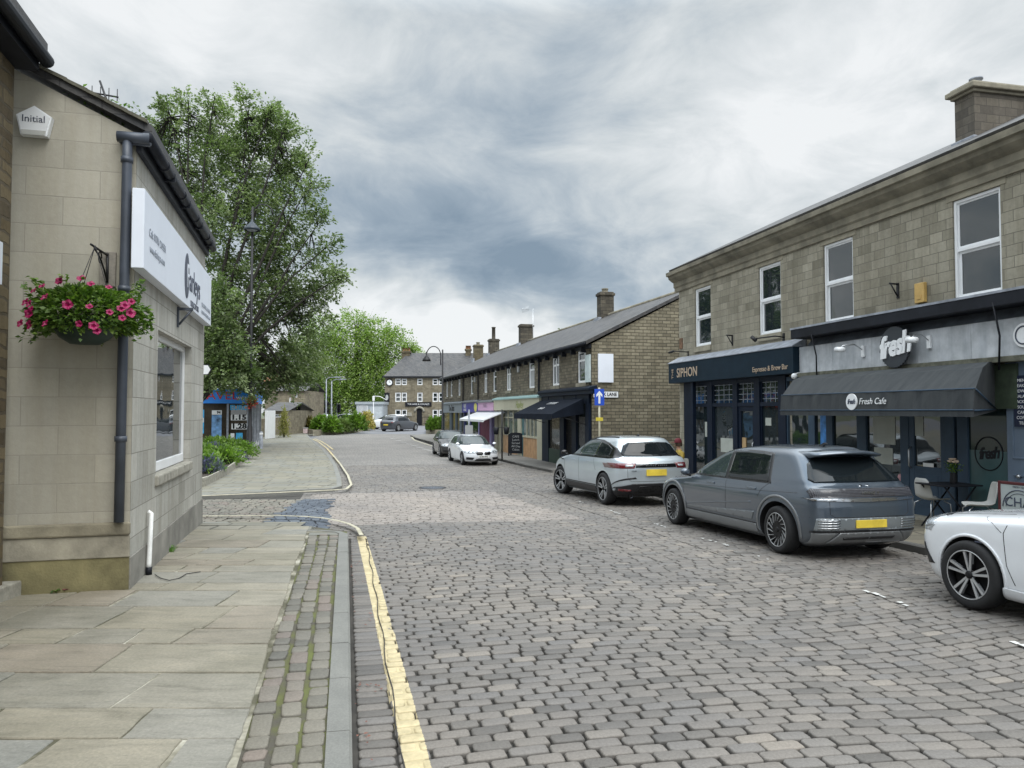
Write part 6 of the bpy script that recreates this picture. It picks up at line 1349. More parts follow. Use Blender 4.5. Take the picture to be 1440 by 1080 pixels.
for px in (330, 357, 360, 363, 366.5, 370): mb.box(tx(px)-.06, .02, tz(621), tx(px)+.06, .14, z0)
mb.box(x0, .0, tz(622)-.0, ex-.25, .16, tz(620)); [mb.box(ex-.17, .1+k*.9, 0, ex-.05, .3+k*.9, z0) for k in range(5)]; mb.build('frame', M['lead'], ts)
def poster(px0, px1, py0, py1, m, lb=None): mb = MB(); mb.box(tx(px0), .085, tz(py1), tx(px1), .098, tz(py0)); return mb.build('poster', m, g2)
sky_p = mat('sky_blue_poster', (.05, .38, .70), .5, var=.35, scale=2); sea = mat('seascape_poster', (.12, .25, .45), .5, var=.9, scale=2.5)
p1_ = poster(285, 299, 576, 609, sky_p); text('158', .45, M['white_pvc'], p1_, (tx(291.5), .08, tz(591)), RT_L, ext=.004, bold=.01)
p2_ = poster(309, 322, 577, 583, M['white_pvc']); text('94', .22, M['black'], p2_, (tx(318), .08, tz(580)), RT_L, ext=.003, bold=.01); poster(309, 322, 583.5, 614, sea)
p4_ = poster(334, 355, 571, 583, M['glassdark']); text('EURO', .42, sky_p, p4_, (tx(345), .08, tz(573.5)), RT_L, ext=.004, bold=.015)
p5_ = poster(334, 357, 583, 591, M['white_pvc']); text('1.15', .42, M['black'], p5_, (tx(344.5), .08, tz(587)), RT_L, ext=.004, bold=.02, sx=1.25); p6_ = poster(335, 357, 595.5, 603.5, M['white_pvc']); text('1.28', .42, M['black'], p6_, (tx(345), .08, tz(599.5)), RT_L, ext=.004, bold=.02, sx=1.25); poster(334, 339, 609, 617, M['white_pvc']); poster(341, 350, 608.5, 617, sky_p)
# flagpole-like direction sign peeking past the corner
q = D(291, 520, 16.5); ds = thing('direction_sign', 'small white arrow direction sign just past the corner of the solicitors office', 'sign', (q.x-.22, q.y, g(16.5)+.08)); zz = q.z-ds.location.z
mb = MB(); mb.tube([(-.1, .03, 0), (-.1, .03, zz+.3)], .038, n=10); mb.build('post', M['lead'], ds); mb = MB(); mb.prism([(-.4, zz-.115), (.26, zz-.115), (.33, zz), (.26, zz+.115), (-.4, zz+.115)], 'y', -.03, -.01); mb.prism([(-.38, zz-.098), (.25, zz-.098), (.31, zz), (.25, zz+.098), (-.38, zz+.098)], 'y', -.034, -.03, 1); pt = mb.build('plate', [M['black'], M['white_pvc']], ds); text('Parking', .12, M['black'], pt, (-.03, -.038, zz-.02), RT_L, ext=.002, bold=.004)
# ---- houses and gate piers beyond
def house(label, px0, px1, pyt, pyb, d, m, depth=8, ridge=1.5, wins=(), gable=False, roofm=None):
    a = D(px0, pyb, d); b_ = D(px1, pyb, d); top = D(px0, pyt, d).z; t = thing('stone_house', label, 'building', (a.x, d, 0)); w = b_.x-a.x
    hs = []
    for (u0, u1, v0, v1) in wins: A = D(u0, v0, d); B_ = D(u1, v1, d); hs.append((A.x-a.x, B_.x-a.x, B_.z, A.z))
    mb = MB(); wall_holes(mb, 0, w, -.5, top, 0, hs, -1, .15); mb.quad((w, 0, -.5), (w, depth, -.5), (w, depth, top), (w, 0, top)); mb.quad((0, 0, -.5), (0, depth, -.5), (0, depth, top), (0, 0, top))
    if gable: mb.add([(0, 0, top), (w, 0, top), (w/2, 0, top+ridge)], [(0, 1, 2)])
    mb.build('wall', m, t, fixn=False); mb = MB()
    if gable: mb.prism([(-.2, top-.05), (w/2, top+ridge), (w+.2, top-.05), (w+.2, top+.08), (w/2, top+ridge+.15), (-.2, top+.08)], 'y', -.2, depth)
    else: mb.prism([(-.3, top-.05), (depth/2, top+ridge), (depth+.3, top-.05), (depth/2, top+ridge+.15)], 'x', -.2, w+.2)
    mb.build('roof', roofm or M['slate'], t)
    for h in hs: mb = MB(); frame_rect(mb, h[0], h[1], h[2], h[3], .04, .1, .07); wq = mb.build('window', M['white_pvc'], t); mb = MB(); mb.box(h[0]+.05, .07, h[2]+.05, h[1]-.05, .085, h[3]-.05); mb.build('pane', M['glassdark'], wq)
    return t
house('stone house with slate verge beyond the pavement, partly hidden by branches', 390, 428, 549, 600, 78, M['pub_st'], wins=((406.5, 409, 559, 566), (414.5, 418, 553, 559)), ridge=.8)
house('low stone outhouse with a dark double window behind the green gate', 374, 404, 577, 606, 66, M['pub_st'], ridge=.6, wins=((384, 395, 582.5, 587),))
redt = stone('red_clay_tiles', [(.25, .09, .05), (.35, .13, .07), (.40, .17, .09)], (.12, .05, .03), .3, .25, .01, .5, .01)
house('cottage with a red clay tile roof showing between the branches', 372, 401, 537, 580, 95, M['pub_st'], roofm=redt, ridge=1.6)
house('white-roofed house in the distance right of the stone house', 424, 441, 563, 590, 115, M['pub_st'], roofm=mat('pale_roof', (.62, .64, .66), .5), ridge=3.0)
# garden wall, gate
a = G(372, 614, .1); b_ = G(404, 607, .1); mb = MB(); mb.box(a.x-6, 62, -.3, b_.x+2.2, 62.5, 1.3, bev=.03); mb.box(a.x-6, 61.95, 1.3, b_.x+2.2, 62.55, 1.4, bev=.02); single(mb, 'garden_wall', M['pub_st'], 'low stone garden wall behind the end of the left pavement', 'wall')
P = G(408, 608, .1); gt = thing('garden_gate', 'weathered green board gate with vines on the left pavement end', 'gate', (P.x, P.y, g(P.y)+.09)); mb = MB()
for k in range(9): mb.box(-.65+k*.15, 0, .05, -.52+k*.15, .05, 1.9+.05*sin(k))
mb.box(-.65, .05, .4, .68, .1, .5); mb.box(-.65, .05, 1.4, .68, .1, 1.5); mb.build('boards', mat('green_boards', (.08, .10, .045), .8, var=.4, scale=3), gt); leaves('vine', np.random.RandomState(1).uniform((-.7, -.1, 0), (.75, .05, 2.2), (350, 3)), .14, M['leaf_dull'], gt, 2)
P = G(374, 617, .1); wp = thing('wall_board', 'white board leaning along the travel shop side with yellow foliage behind', 'board', (P.x, P.y, g(P.y)+.09)); mb = MB(); mb.box(-.1, 0, 0, .1, 2.0, 2.2, bev=.02); mb.build('board', M['white_pvc'], wp)
bush('yellow-green climber beside the white board by the travel shop', (P.x+.5, P.y+3, g(P.y)+.05), .45, .6, 2.3, 900, .16, leaf_mat('gold_leaf', (.12, .12, .03), (.26, .24, .07), (.40, .36, .14)), 71, 'climber', cat='plant')
# street poles, traffic lights, cabinets
def pole(label, px, pyb, pyt, d=None, r=.06, m=None, name='lamp_column', cat='lamp column', group=None):
    P = G(px, pyb, .05) if d is None else Vector((D(px, pyb, d).x, d, g(d))); h = D(px, pyt, P.y).z-P.z; mb = MB(); mb.lathe([(r*1.4, 0), (r*1.4, .9), (r, 1.0), (r*.7, h), (0, h+.02)], n=10); t = thing(name, label, cat, P, 0, group); mb.build('post', m or M['lead'], t); return t, h
for px, pt, lb in ((458.5, 533, 'tall pale lamp column behind the round flower bed, left of a pair'), (466, 536, 'tall pale lamp column behind the round flower bed, right of a pair')):
    t, h = pole(lb, px, 590, pt, 88, .09); mb = MB(); mb.tube([(0, 0, h), (.5, 0, h+.2), (1.2, 0, h+.2)], .05, n=6); mb.box(.9, -.15, h+.14, 1.7, .15, h+.27, bev=.03); mb.build('lantern', M['lead'], t)
def tlight(label, px, pyb, pyt, d, rz):
    t, h = pole(label, px, pyb, pyt, d, .055, M['lead'], 'traffic_light', 'traffic light', 'traffic lights round the square'); mb = MB(); mb.box(.02, -.18, h-1.05, .42, .1, h-.02, bev=.03)
    for k in range(3): mb.lathe([(.12, -.12), (.12, 0)], (.22, -.2, h-.2-k*.32), n=10, axis='y')
    mb.build('signal_head', M['black'], t); return t
tlight('traffic light with a black three-lamp head beside the garden gate', 416, 600, 569, 72, 0); tlight('black traffic light head between pale posts behind the flower bed', 474, 590, 568, 90, 0)
t, h = pole('white camera post with an arm in front of the pale kiosk', 525, 598, 557, 92, .05, M['white_pvc'], 'camera_post', 'post'); mb = MB(); mb.tube([(0, 0, h), (.8, 0, h-.05), (1.6, 0, h-.5)], .05, n=6); mb.box(-.12, -.12, h-.6, .14, .12, h, bev=.03); mb.build('camera', M['white_pvc'], t)
t, h = pole('thin pale post left of the flower bed near the traffic light', 417.5, 607, 583, None, .09, M['curtain'], 'short_post', 'post')
P = G(429.5, 609, .1); t = thing('litter_box', 'small pinkish white box on the pavement at the left tip of the flower bed', 'box', (P.x, P.y, g(P.y)+.05)); mb = MB(); mb.box(-.2, -.15, 0, .2, .15, .48, bev=.05); mb.build('body', mat('pinkish_plastic', (.62, .50, .50), .5), t); mb = MB(); mb.box(-.22, -.17, .48, .22, .17, .55, bev=.03); mb.build('lid', M['curtain'], t)
# ---- round flower bed
rb = [G(*p, 0) for p in ((424, 609), (440, 611.5), (470, 611), (500, 608.5), (521, 604.5), (523, 601.5), (500, 600), (440, 600))]
def bedring(label, R_, name='flower_bed', hgt=.45):
    P2_ = [Vector((p.x, p.y)) for p in R_]; t = thing(name, label, 'planter', (R_[1].x, R_[1].y, 0)); mb = MB(); n = len(P2_); c = sum(P2_, Vector((0, 0)))/n
    for i in range(n):
        a, b_ = P2_[i], P2_[(i+1) % n]; p, q = a, b_; ia = (c-a).normalized()*.4; ib = (c-b_).normalized()*.4; za, zb_ = g(a.y), g(b_.y)
        mb.add([(a.x, a.y, za-.1), (b_.x, b_.y, zb_-.1), (b_.x, b_.y, zb_+hgt), (a.x, a.y, za+hgt), (b_.x+ib.x, b_.y+ib.y, zb_+hgt), (a.x+ia.x, a.y+ia.y, za+hgt)], [(0, 1, 2, 3), (3, 2, 4, 5)])
    mb.build('kerb', M['trim_stone'], t, world=True); mb = MB(); mb.add([(p.x, p.y, g(p.y)+hgt-.05) for p in R_], [tuple(range(n))]); mb.build('soil', bpy.data.materials['dark_soil'], t, world=True); return t
bedring('long low stone-kerbed flower bed on the square before the parked cars', rb)
gold = leaf_mat('golden_shrub_leaf', (.30, .22, .08), (.50, .40, .16), (.62, .52, .28)); redb = leaf_mat('reddish_shrub_leaf', (.07, .05, .02), (.13, .11, .035), (.20, .20, .06))
for k, (px, py, rp, hp, m_, lb) in enumerate(((434, 606, 12, 16, redb, 'reddish-brown low shrub at the left tip of the square flower bed'), (449, 607, 13, 21, M['leaf_shrub'], 'light green shrub second from the left in the square flower bed'), (464, 608, 12, 20, M['leaf_shrub'], 'green shrub in the middle left of the square flower bed'), (478, 607, 11, 15, M['leaf_dull'], 'low dull green shrub in the middle of the square flower bed'), (500, 606, 14, 23, M['leaf_shrub'], 'tallest dark green shrub right of the middle of the square flower bed'), (514, 603, 11, 22, gold, 'golden yellow shrub at the right end of the square flower bed'), (488, 604, 10, 17, M['leaf_shrub'], 'green shrub just left of the tallest one in the square flower bed'))):
    P = G(px, py-1, .3); r = rp/F*P.y; h = hp/F*P.y*.95; bush(lb, (P.x, P.y+.5, g(P.y)+.25), r, min(r, 2.2), h, 1500, .30, m_, 80+k)
rb2 = [G(*p, 0) for p in ((599, 611), (612, 612), (640, 612), (640, 606), (600, 606))]
bedring('short stone-edged planter at the far end of the terrace pavement', rb2, 'stone_planter', .5)
for k, px in enumerate((606, 614, 621)): P = G(px, 607, .3); bush(['left', 'middle', 'right'][k]+' one of three spiky green shrubs in the stone planter at the terrace end', (P.x, P.y, g(P.y)+.4), .45, .5, 1.0, 700, .3, M['leaf_shrub'], 95+k, group='shrubs in the terrace end planter', spiky=True)
# road markings near the square
mb = MB()
for i in range(9):
    P = G(553+i*7.5, 617+i*2.4, .0); w = .09; mb.add([(P.x-.25, P.y-.2, g(P.y)+.012), (P.x+.25, P.y-.9, g(P.y)+.012), (P.x+.38, P.y-.8, g(P.y)+.012), (P.x-.12, P.y-.1, g(P.y)+.012)], [(0, 1, 2, 3)])
struct(mb.build('bay_marking_far', bpy.data.materials['worn_white_paint']))
ground_poly('back_lane', [(2.9, 26.2), (3.2, 29.5), (14, 33), (14, 26)], -.0, M['asphalt'])
# ================= CARS =================
def interp(tab, z):
    if z <= tab[0][0]: return tab[0][1:]
    for a, b_ in zip(tab, tab[1:]):
        if z <= b_[0]: f = (z-a[0])/(b_[0]-a[0]); return tuple(p+(q-p)*f for p, q in zip(a[1:], b_[1:]))
    return tab[-1][1:]
def smooth_tab(tab, n=64):
    "monotone-ish Catmull-Rom through the level table"
    Z = [r[0] for r in tab]; out = []
    for i in range(len(tab)-1):
        p0 = tab[max(i-1, 0)]; p1 = tab[i]; p2 = tab[i+1]; p3 = tab[min(i+2, len(tab)-1)]; m = max(2, int((p2[0]-p1[0])/.022)+1)
        for k in range(m):
            t = k/m; z = p1[0]+(p2[0]-p1[0])*t; row = [z]
            h = p2[0]-p1[0]
            for c in range(1, len(p1)):
                m1 = (p2[c]-p0[c])/max(1e-6, p2[0]-p0[0]); m2 = (p3[c]-p1[c])/max(1e-6, p3[0]-p1[0]); s = (p2[c]-p1[c])/h
                if s == 0: m1 = m2 = 0
                else:
                    m1 = 0 if m1*s <= 0 else math.copysign(min(abs(m1), 3*abs(s)), s); m2 = 0 if m2*s <= 0 else math.copysign(min(abs(m2), 3*abs(s)), s)
                row.append((2*t**3-3*t*t+1)*p1[c]+(t**3-2*t*t+t)*h*m1+(-2*t**3+3*t*t)*p2[c]+(t**3-t*t)*h*m2)
            out.append(tuple(row))
    out.append(tab[-1]); return out
def outline(xf, xr, hw, af, ar, nf=2.6, nr_=2.8, K=14, S=26):
    "half outline from front centre round the left side to the rear centre"
    pts = []; af = min(af, (xf-xr)*.49); ar = min(ar, (xf-xr)*.49)
    for i in range(K):
        th = pi/2*i/K; pts.append((xf-af+af*cos(th)**(2/nf), hw*sin(th)**(2/nf)))
    x1, x0 = xf-af, xr+ar
    for i in range(S+1): f = i/S; pts.append((x1+(x0-x1)*f, hw))
    for i in range(1, K+1):
        th = pi/2*i/K; pts.append((xr+ar-ar*sin(th)**(2/nr_), hw*max(0, cos(th))**(2/nr_)))
    return pts
def paint(name, col, metal=.5, rough=.32):
    b = NB(name); tco = b.n('ShaderNodeTexCoord').outputs['Object']; f = b.noise(tco, 1.2, 5, .6); c = b.ramp(f, [(.3, sc(col, .93)), (.7, sc(col, 1.05))])
    sp = b.n('ShaderNodeSeparateXYZ'); b.l(tco, sp.inputs[0]); dirt = b.math('MULTIPLY', b.math('SUBTRACT', .55, sp.outputs[2], clamp=True), b.math('MULTIPLY', b.noise(tco, 5, 5, .7), 1.0), clamp=True)
    b.out(b.mix(dirt, c, (.16, .15, .13)), rough); b.b.inputs['Metallic'].default_value = metal; b.b.inputs['Coat Weight'].default_value = 1; b.b.inputs['Coat Roughness'].default_value = .025; return b.m
b = NB('car_glass'); b.out((.008, .011, .013), .02); b.b.inputs['IOR'].default_value = 1.40; M['carglass'] = b.m
b = NB('car_glass_clear'); b.out((.03, .042, .044), .02); b.b.inputs['IOR'].default_value = 1.5; M['carglass2'] = b.m
M['trim_black'] = mat('satin_black_trim', (.012, .012, .014), .35, var=.1); M['gloss_black'] = mat('gloss_black', (.006, .006, .007), .10, var=0)
M['rimdark'] = mat('rim_black', (.010, .010, .011), .45, var=0, spec=.25); M['rimsilver'] = mat('machined_alloy', (.50, .51, .52), .35, .6, var=.05)
M['silver'] = mat('satin_silver', (.24, .25, .26), .35, .6, var=.05); M['chrome'] = mat('chrome', (.50, .51, .53), .15, 1, var=0)
M['red_lens'] = mat('dark_red_lens', (.12, .004, .008), .1, var=.2, scale=30, coat=1); M['clear_lens'] = mat('clear_lens', (.50, .53, .56), .06, .3, var=.5, scale=14, coat=1)
M['plate_y'] = mat('yellow_plate', (.62, .46, .05), .5, var=.25, scale=3); M['plate_w'] = mat('white_plate', (.75, .75, .72), .4, var=.05); M['well'] = mat('wheel_well', (.006, .006, .007), .9, var=.1)
def make_car(name, label, cat, spec, loc, rz, group=None, scale=1.0, pitch=0):
    """spec: tab rows (z, xf, xr, hw, af, ar); wheels (xw front, rear, radius, y); detail callback"""
    t = thing(name, label, cat, loc, rz, group); t.rotation_euler = (0, pitch, rz); t.scale = (scale,)*3
    tab = smooth_tab(spec['tab']); mb = MB(); rings = []
    vs = []; fs = []; NP = None
    for z, xf, xr, hw, af, ar in tab:
        o = outline(xf, xr, hw, af, ar, spec.get('nf', 2.6), spec.get('nr', 2.8)); mid = (xf+xr)/2; L = (xf-xr)/2
        half = []
        for x, y in o:
            u = (x-mid)/L; y *= 1-spec.get('barrel', .035)*max(0, abs(u)-.25)**2*2; half.append((x, y))
        zc = [z+spec.get('crown', 0)*0 for _ in half]
        ring = [(x, y, z) for x, y in half]+[(x, -y, z) for x, y in half[-2:0:-1]]
        NP = len(ring); vs += ring
    n = len(tab)
    for i in range(n-1):
        for k in range(NP): k2 = (k+1) % NP; fs.append((i*NP+k, i*NP+k2, (i+1)*NP+k2, (i+1)*NP+k))
    # caps: bottom and top as strips between mirrored points
    H = (NP+2)//2
    for i, rev in ((0, True), (n-1, False)):
        for k in range(H-1):
            a, b_ = i*NP+k, i*NP+k+1; c = i*NP+(NP-k-1) % NP if k+1 < H else None
            m1 = i*NP+(NP-k) % NP; m2 = i*NP+(NP-k-1) % NP
            q = []
            for v in (a, b_, m2, m1):
                if v not in q: q.append(v)
            if len(q) >= 3: fs.append(tuple(q))
    mb.add(vs, fs, 0, True); body = mb.build('body', [spec['paint'], M['well']], t)
    bm = bmesh.new(); bm.from_mesh(body.data); bmesh.ops.remove_doubles(bm, verts=bm.verts[:], dist=1e-4); bmesh.ops.recalc_face_normals(bm, faces=bm.faces[:]); bm.to_mesh(body.data); 
    bvh = BVHTree.FromBMesh(bm); bm.free()
    xw0, xw1, rw, wy = spec['wheels']; ra = spec.get('arch', rw+.055)
    # wheel arches by boolean
    cut = MB()
    for xw in (xw0, xw1):
        for s in (1, -1): cut.lathe([(0, -.19), (ra, -.19), (ra, .6), (0, .6)] if s > 0 else [(0, -.6), (ra, -.6), (ra, .19), (0, .19)], (xw, s*wy, rw), n=48, axis='y', m=0, smooth=False)
    co = cut.build('cutter', [M['well'], M['well']], t); bpy.context.view_layer.update()
    co.data.polygons.foreach_set('material_index', [1]*len(co.data.polygons))
    md = body.modifiers.new('b', 'BOOLEAN'); md.operation = 'DIFFERENCE'; md.object = co; md.solver = 'EXACT'
    bpy.context.view_layer.update(); me = bpy.data.meshes.new_from_object(body.evaluated_get(bpy.context.evaluated_depsgraph_get())); body.modifiers.clear(); old = body.data; body.data = me; me.name = 'body'; bpy.data.meshes.remove(old); bpy.data.objects.remove(co)
    try: me.set_sharp_from_angle(angle=radians(38))
    except Exception: pass
    tools = CarTools(t, bvh); spec['detail'](tools); sx = spec.get('sx', 1); sz = spec.get('sz', 1)
    for c_ in t.children:      # the body may be a little longer than its drawing
        if c_.rotation_euler[0] == 0: c_.scale = (sx, 1, sz)
        else: c_.location.x *= sx; c_.location.z *= sz
    for xw in (xw0, xw1):
        for s in (1, -1): wheel(t, xw*sx, s*wy, rw, s, spec['rim'], spec.get('ww', .235), spec.get('steer', 0) if xw == xw0 else 0)
    return t
class CarTools:
    def __init__(s, t, bvh): s.t = t; s.bvh = bvh
    def hit(s, view, p, q, side=1):
        if view == 'side': o = Vector((p, side*3, q)); d = Vector((0, -side, 0))
        elif view == 'rear': o = Vector((-4, p, q)); d = Vector((1, 0, 0))
        elif view == 'front': o = Vector((4, p, q)); d = Vector((-1, 0, 0))
        else: o = Vector((p, q, 4)); d = Vector((0, 0, -1))
        h = s.bvh.ray_cast(o, d)
        if h[0] is None:
            h = s.bvh.find_nearest(o+d*(3-.8 if view == 'side' else 2)); return h[0], h[1]
        n = h[1]; n = -n if n.dot(d) > 0 else n; return h[0], n
    def patch(s, name, poly, view, m, side=1, off=.007, edge=.045, parent=None, thick=.012, mb=None, build=True):
        bm = bmesh.new(); vs = [bm.verts.new((p, q, 0)) for p, q in poly]; f0_ = bm.faces.new(vs); f0_.normal_update(); bmesh.ops.triangulate(bm, faces=bm.faces[:])
        for _ in range(6):
            es = [e for e in bm.edges if e.calc_length() > edge]
            if not es: break
            bmesh.ops.subdivide_edges(bm, edges=es, cuts=1); bmesh.ops.triangulate(bm, faces=[f for f in bm.faces if len(f.verts) > 3])
        bnd = [e for e in bm.edges if e.is_boundary]; nr = {}
        for v in bm.verts: h, n = s.hit(view, v.co.x, v.co.y, side); v.co = h+n*off; nr[v] = n
        topf = set(bm.faces); r = bmesh.ops.extrude_edge_only(bm, edges=bnd); lo = [v for v in r['geom'] if isinstance(v, bmesh.types.BMVert)]
        for v in lo:
            n = min(nr, key=lambda w: (w.co-v.co).length_squared); v.co = v.co-nr[n]*thick
        bmesh.ops.recalc_face_normals(bm, faces=bm.faces[:])
        bm.verts.index_update(); V = [v.co.copy() for v in bm.verts]; Fc = [[v.index for v in f.verts] for f in bm.faces]; sm_ = [f in topf for f in bm.faces]; bm.free()
        mb2 = mb or MB(); mb2.add(V, Fc, 0, True); mb2.sm[-len(sm_):] = sm_
        return mb2.build(name, m, parent or s.t) if build and mb is None else mb2
    def line(s, name, pts, view, m, side=1, r=.005, parent=None, off=.0, step=.06):
        P = []
        for a, b_ in zip(pts, pts[1:]):
            n = max(1, int(sqrt((a[0]-b_[0])**2+(a[1]-b_[1])**2)/step))
            for k in range(n): P.append((a[0]+(b_[0]-a[0])*k/n, a[1]+(b_[1]-a[1])*k/n))
        P.append(pts[-1]); Q = []
        for p, q in P: h, n = s.hit(view, p, q, side); Q.append(h+n*off)
        mb = MB(); mb.tube(Q, r, n=6); return mb.build(name, m, parent or s.t)
def arc(cx, cz, r, a0, a1, n=20): return [(cx+r*cos(radians(a0+(a1-a0)*i/n)), cz+r*sin(radians(a0+(a1-a0)*i/n))) for i in range(n+1)]
def wheel(t, x, y, r, s, style, ww, steer=0):
    prof = [(r*.70, -ww*.5), (r*.90, -ww*.5), (r*.97, -ww*.42), (r, -ww*.25), (r, ww*.25), (r*.97, ww*.42), (r*.90, ww*.5), (r*.72, ww*.48), (r*.70, ww*.44)]
    c = Matrix.Translation((x, y, r)) @ Matrix.Rotation(steer, 4, 'Z')
    mb = MB(); mb.lathe(prof, n=44, axis='y', M=c)
    for k in (-.16, 0, .16): mb.lathe([(r*1.001, k*ww-.004), (r*.985, k*ww), (r*1.001, k*ww+.004)], n=44, axis='y', M=c)
    ty = mb.build('tyre', M['rubber'], t)
    R_ = r*.72; f = s*ww*.5; mb = MB()
    mb.lathe([(R_, f*.96), (R_*.975, f*1.0), (R_*.955, f*.96)], n=44, axis='y', M=c); mb.lathe([(R_*.955, f*.96), (R_*.93, f*.8), (R_*.92, f*.3)], n=44, axis='y', m=2, M=c)
    mb.lathe([(0, f*.15), (R_*.93, f*.15)], n=30, axis='y', m=1, M=c)
    def spoke(a0, a1, r0, r1, w0, w1, y0, y1, m=0):
        d0 = Vector((cos(a0), 0, sin(a0))); d1 = Vector((cos(a1), 0, sin(a1))); n0 = Vector((-sin(a0), 0, cos(a0))); n1 = Vector((-sin(a1), 0, cos(a1)))
        v = [d0*r0+n0*w0, d0*r0-n0*w0, d1*r1-n1*w1, d1*r1+n1*w1]; V = [q+Vector((0, y_, 0)) for y_ in (0, 1) for q in v]
        V = [Vector((q.x, (y0 if i % 4 < 2 else y1)-(s*.035 if i >= 4 else 0), q.z)) for i, q in enumerate(V)]
        mb.add(V, [(0, 1, 2, 3), (4, 5, 6, 7), (0, 1, 5, 4), (1, 2, 6, 5), (2, 3, 7, 6), (3, 0, 4, 7)], m, M=c)
    if style == 'turbine':
        for k in range(16):
            a = 2*pi*k/16; spoke(a, a+.34*s, R_*.50, R_*.96, .002, .0065, f*.84, f*.95)
        mb.lathe([(0, f*.80), (R_*.3, f*.80), (R_*.66, f*.76), (R_*.92, f*.72), (R_*.93, f*.2)], n=30, axis='y', m=2, M=c)
        for k in range(5): a = 2*pi*k/5+.3; spoke(a, a+.10*s, R_*.2, R_*.5, .045, .03, f*.80, f*.84, 2)
    elif style == 'twin5':
        for k in range(5):
            a = 2*pi*k/5+.31
            for dlt in (-1, 1): spoke(a+dlt*.20, a+dlt*.17, R_*.14, R_*.96, .010, .013, f*.74, f*.92)
            spoke(a, a, R_*.2, R_*.9, .028, .035, f*.66, f*.74, 2)
    elif style == 'y5':
        for k in range(5):
            a = 2*pi*k/5+.2; spoke(a, a, R_*.12, R_*.55, .045, .030, f*.78, f*.86); spoke(a, a+.26, R_*.5, R_*.95, .026, .018, f*.85, f*.94); spoke(a, a-.26, R_*.5, R_*.95, .026, .018, f*.85, f*.94)
    else:
        for k in range(10): a = 2*pi*k/10; spoke(a, a, R_*.15, R_*.95, .022, .016, f*.75, f*.93)
    mb.lathe([(0, f*.90), (R_*.12, f*.89), (R_*.16, f*.82), (R_*.17, f*.5)], n=16, axis='y', m=2, M=c)
    mb.build('rim', [M['rimsilver'], M['well'], M['rimdark']], ty)
    return ty
def mirror(C, x, y, z, m, s):
    mb = MB(); bm = bmesh.new(); bmesh.ops.create_uvsphere(bm, u_segments=14, v_segments=10, radius=1)
    V = [Vector((x+v.co.x*.075*(1 if v.co.x > 0 else .55), s*(y+.105)+v.co.y*.095, z+v.co.z*.062)) for v in bm.verts]; mb.add(V, [[v.index for v in f.verts] for f in bm.faces], 0, True); bm.free()
    mb.tube([(x-.01, s*y, z-.07), (x, s*(y+.1), z-.03)], .025, 1); return mb.build('wing_mirror', [m, M['trim_black']], C.t)
def number_plate(C, view, z, m, txt=None, w=.26, h=.055, y=0, tilt=0):
    h0, n = C.hit(view, y, z); s = 1 if view == 'front' else -1; x = h0.x+s*.012; mb = MB(); mb.box(x-.006, y-w, z-h, x+.006, y+w, z+h, bev=.004); o = mb.build('number_plate', m, C.t)
    if txt: text(txt, h*1.75, M['trim_black'], o, (x+s*.009, y, z), (pi/2, 0, s*pi/2), ext=.001, sx=.9, bold=.003)
    return o
def glass_set(C, pg, side_polys, rear=None, front=None):
    for s in (1, -1):
        for i, poly in enumerate(side_polys): C.patch('side_window', poly, 'side', pg[min(i, len(pg)-1)], s, .004)
    if rear: C.patch('rear_window', rear, 'rear', M['carglass'], off=.010)
    if front: C.patch('windscreen', front, 'front', M['carglass2'], off=.005)
def mir(h): return h+[(-p, q) for p, q in h[::-1]]
def clad(C, xw, rw, r0, r1, z0, m, s, name='arch_trim', a0=None, off=.012):
    d0 = math.degrees(math.asin(max(-1, (z0-rw)/r1))); d1 = math.degrees(math.asin(max(-1, (z0-rw)/r0)))
    poly = arc(xw, rw, r1, d0, 180-d0, 26)+arc(xw, rw, r0, 180-d1, d1, 26); return C.patch(name, poly, 'side', m, s, off, thick=.02)
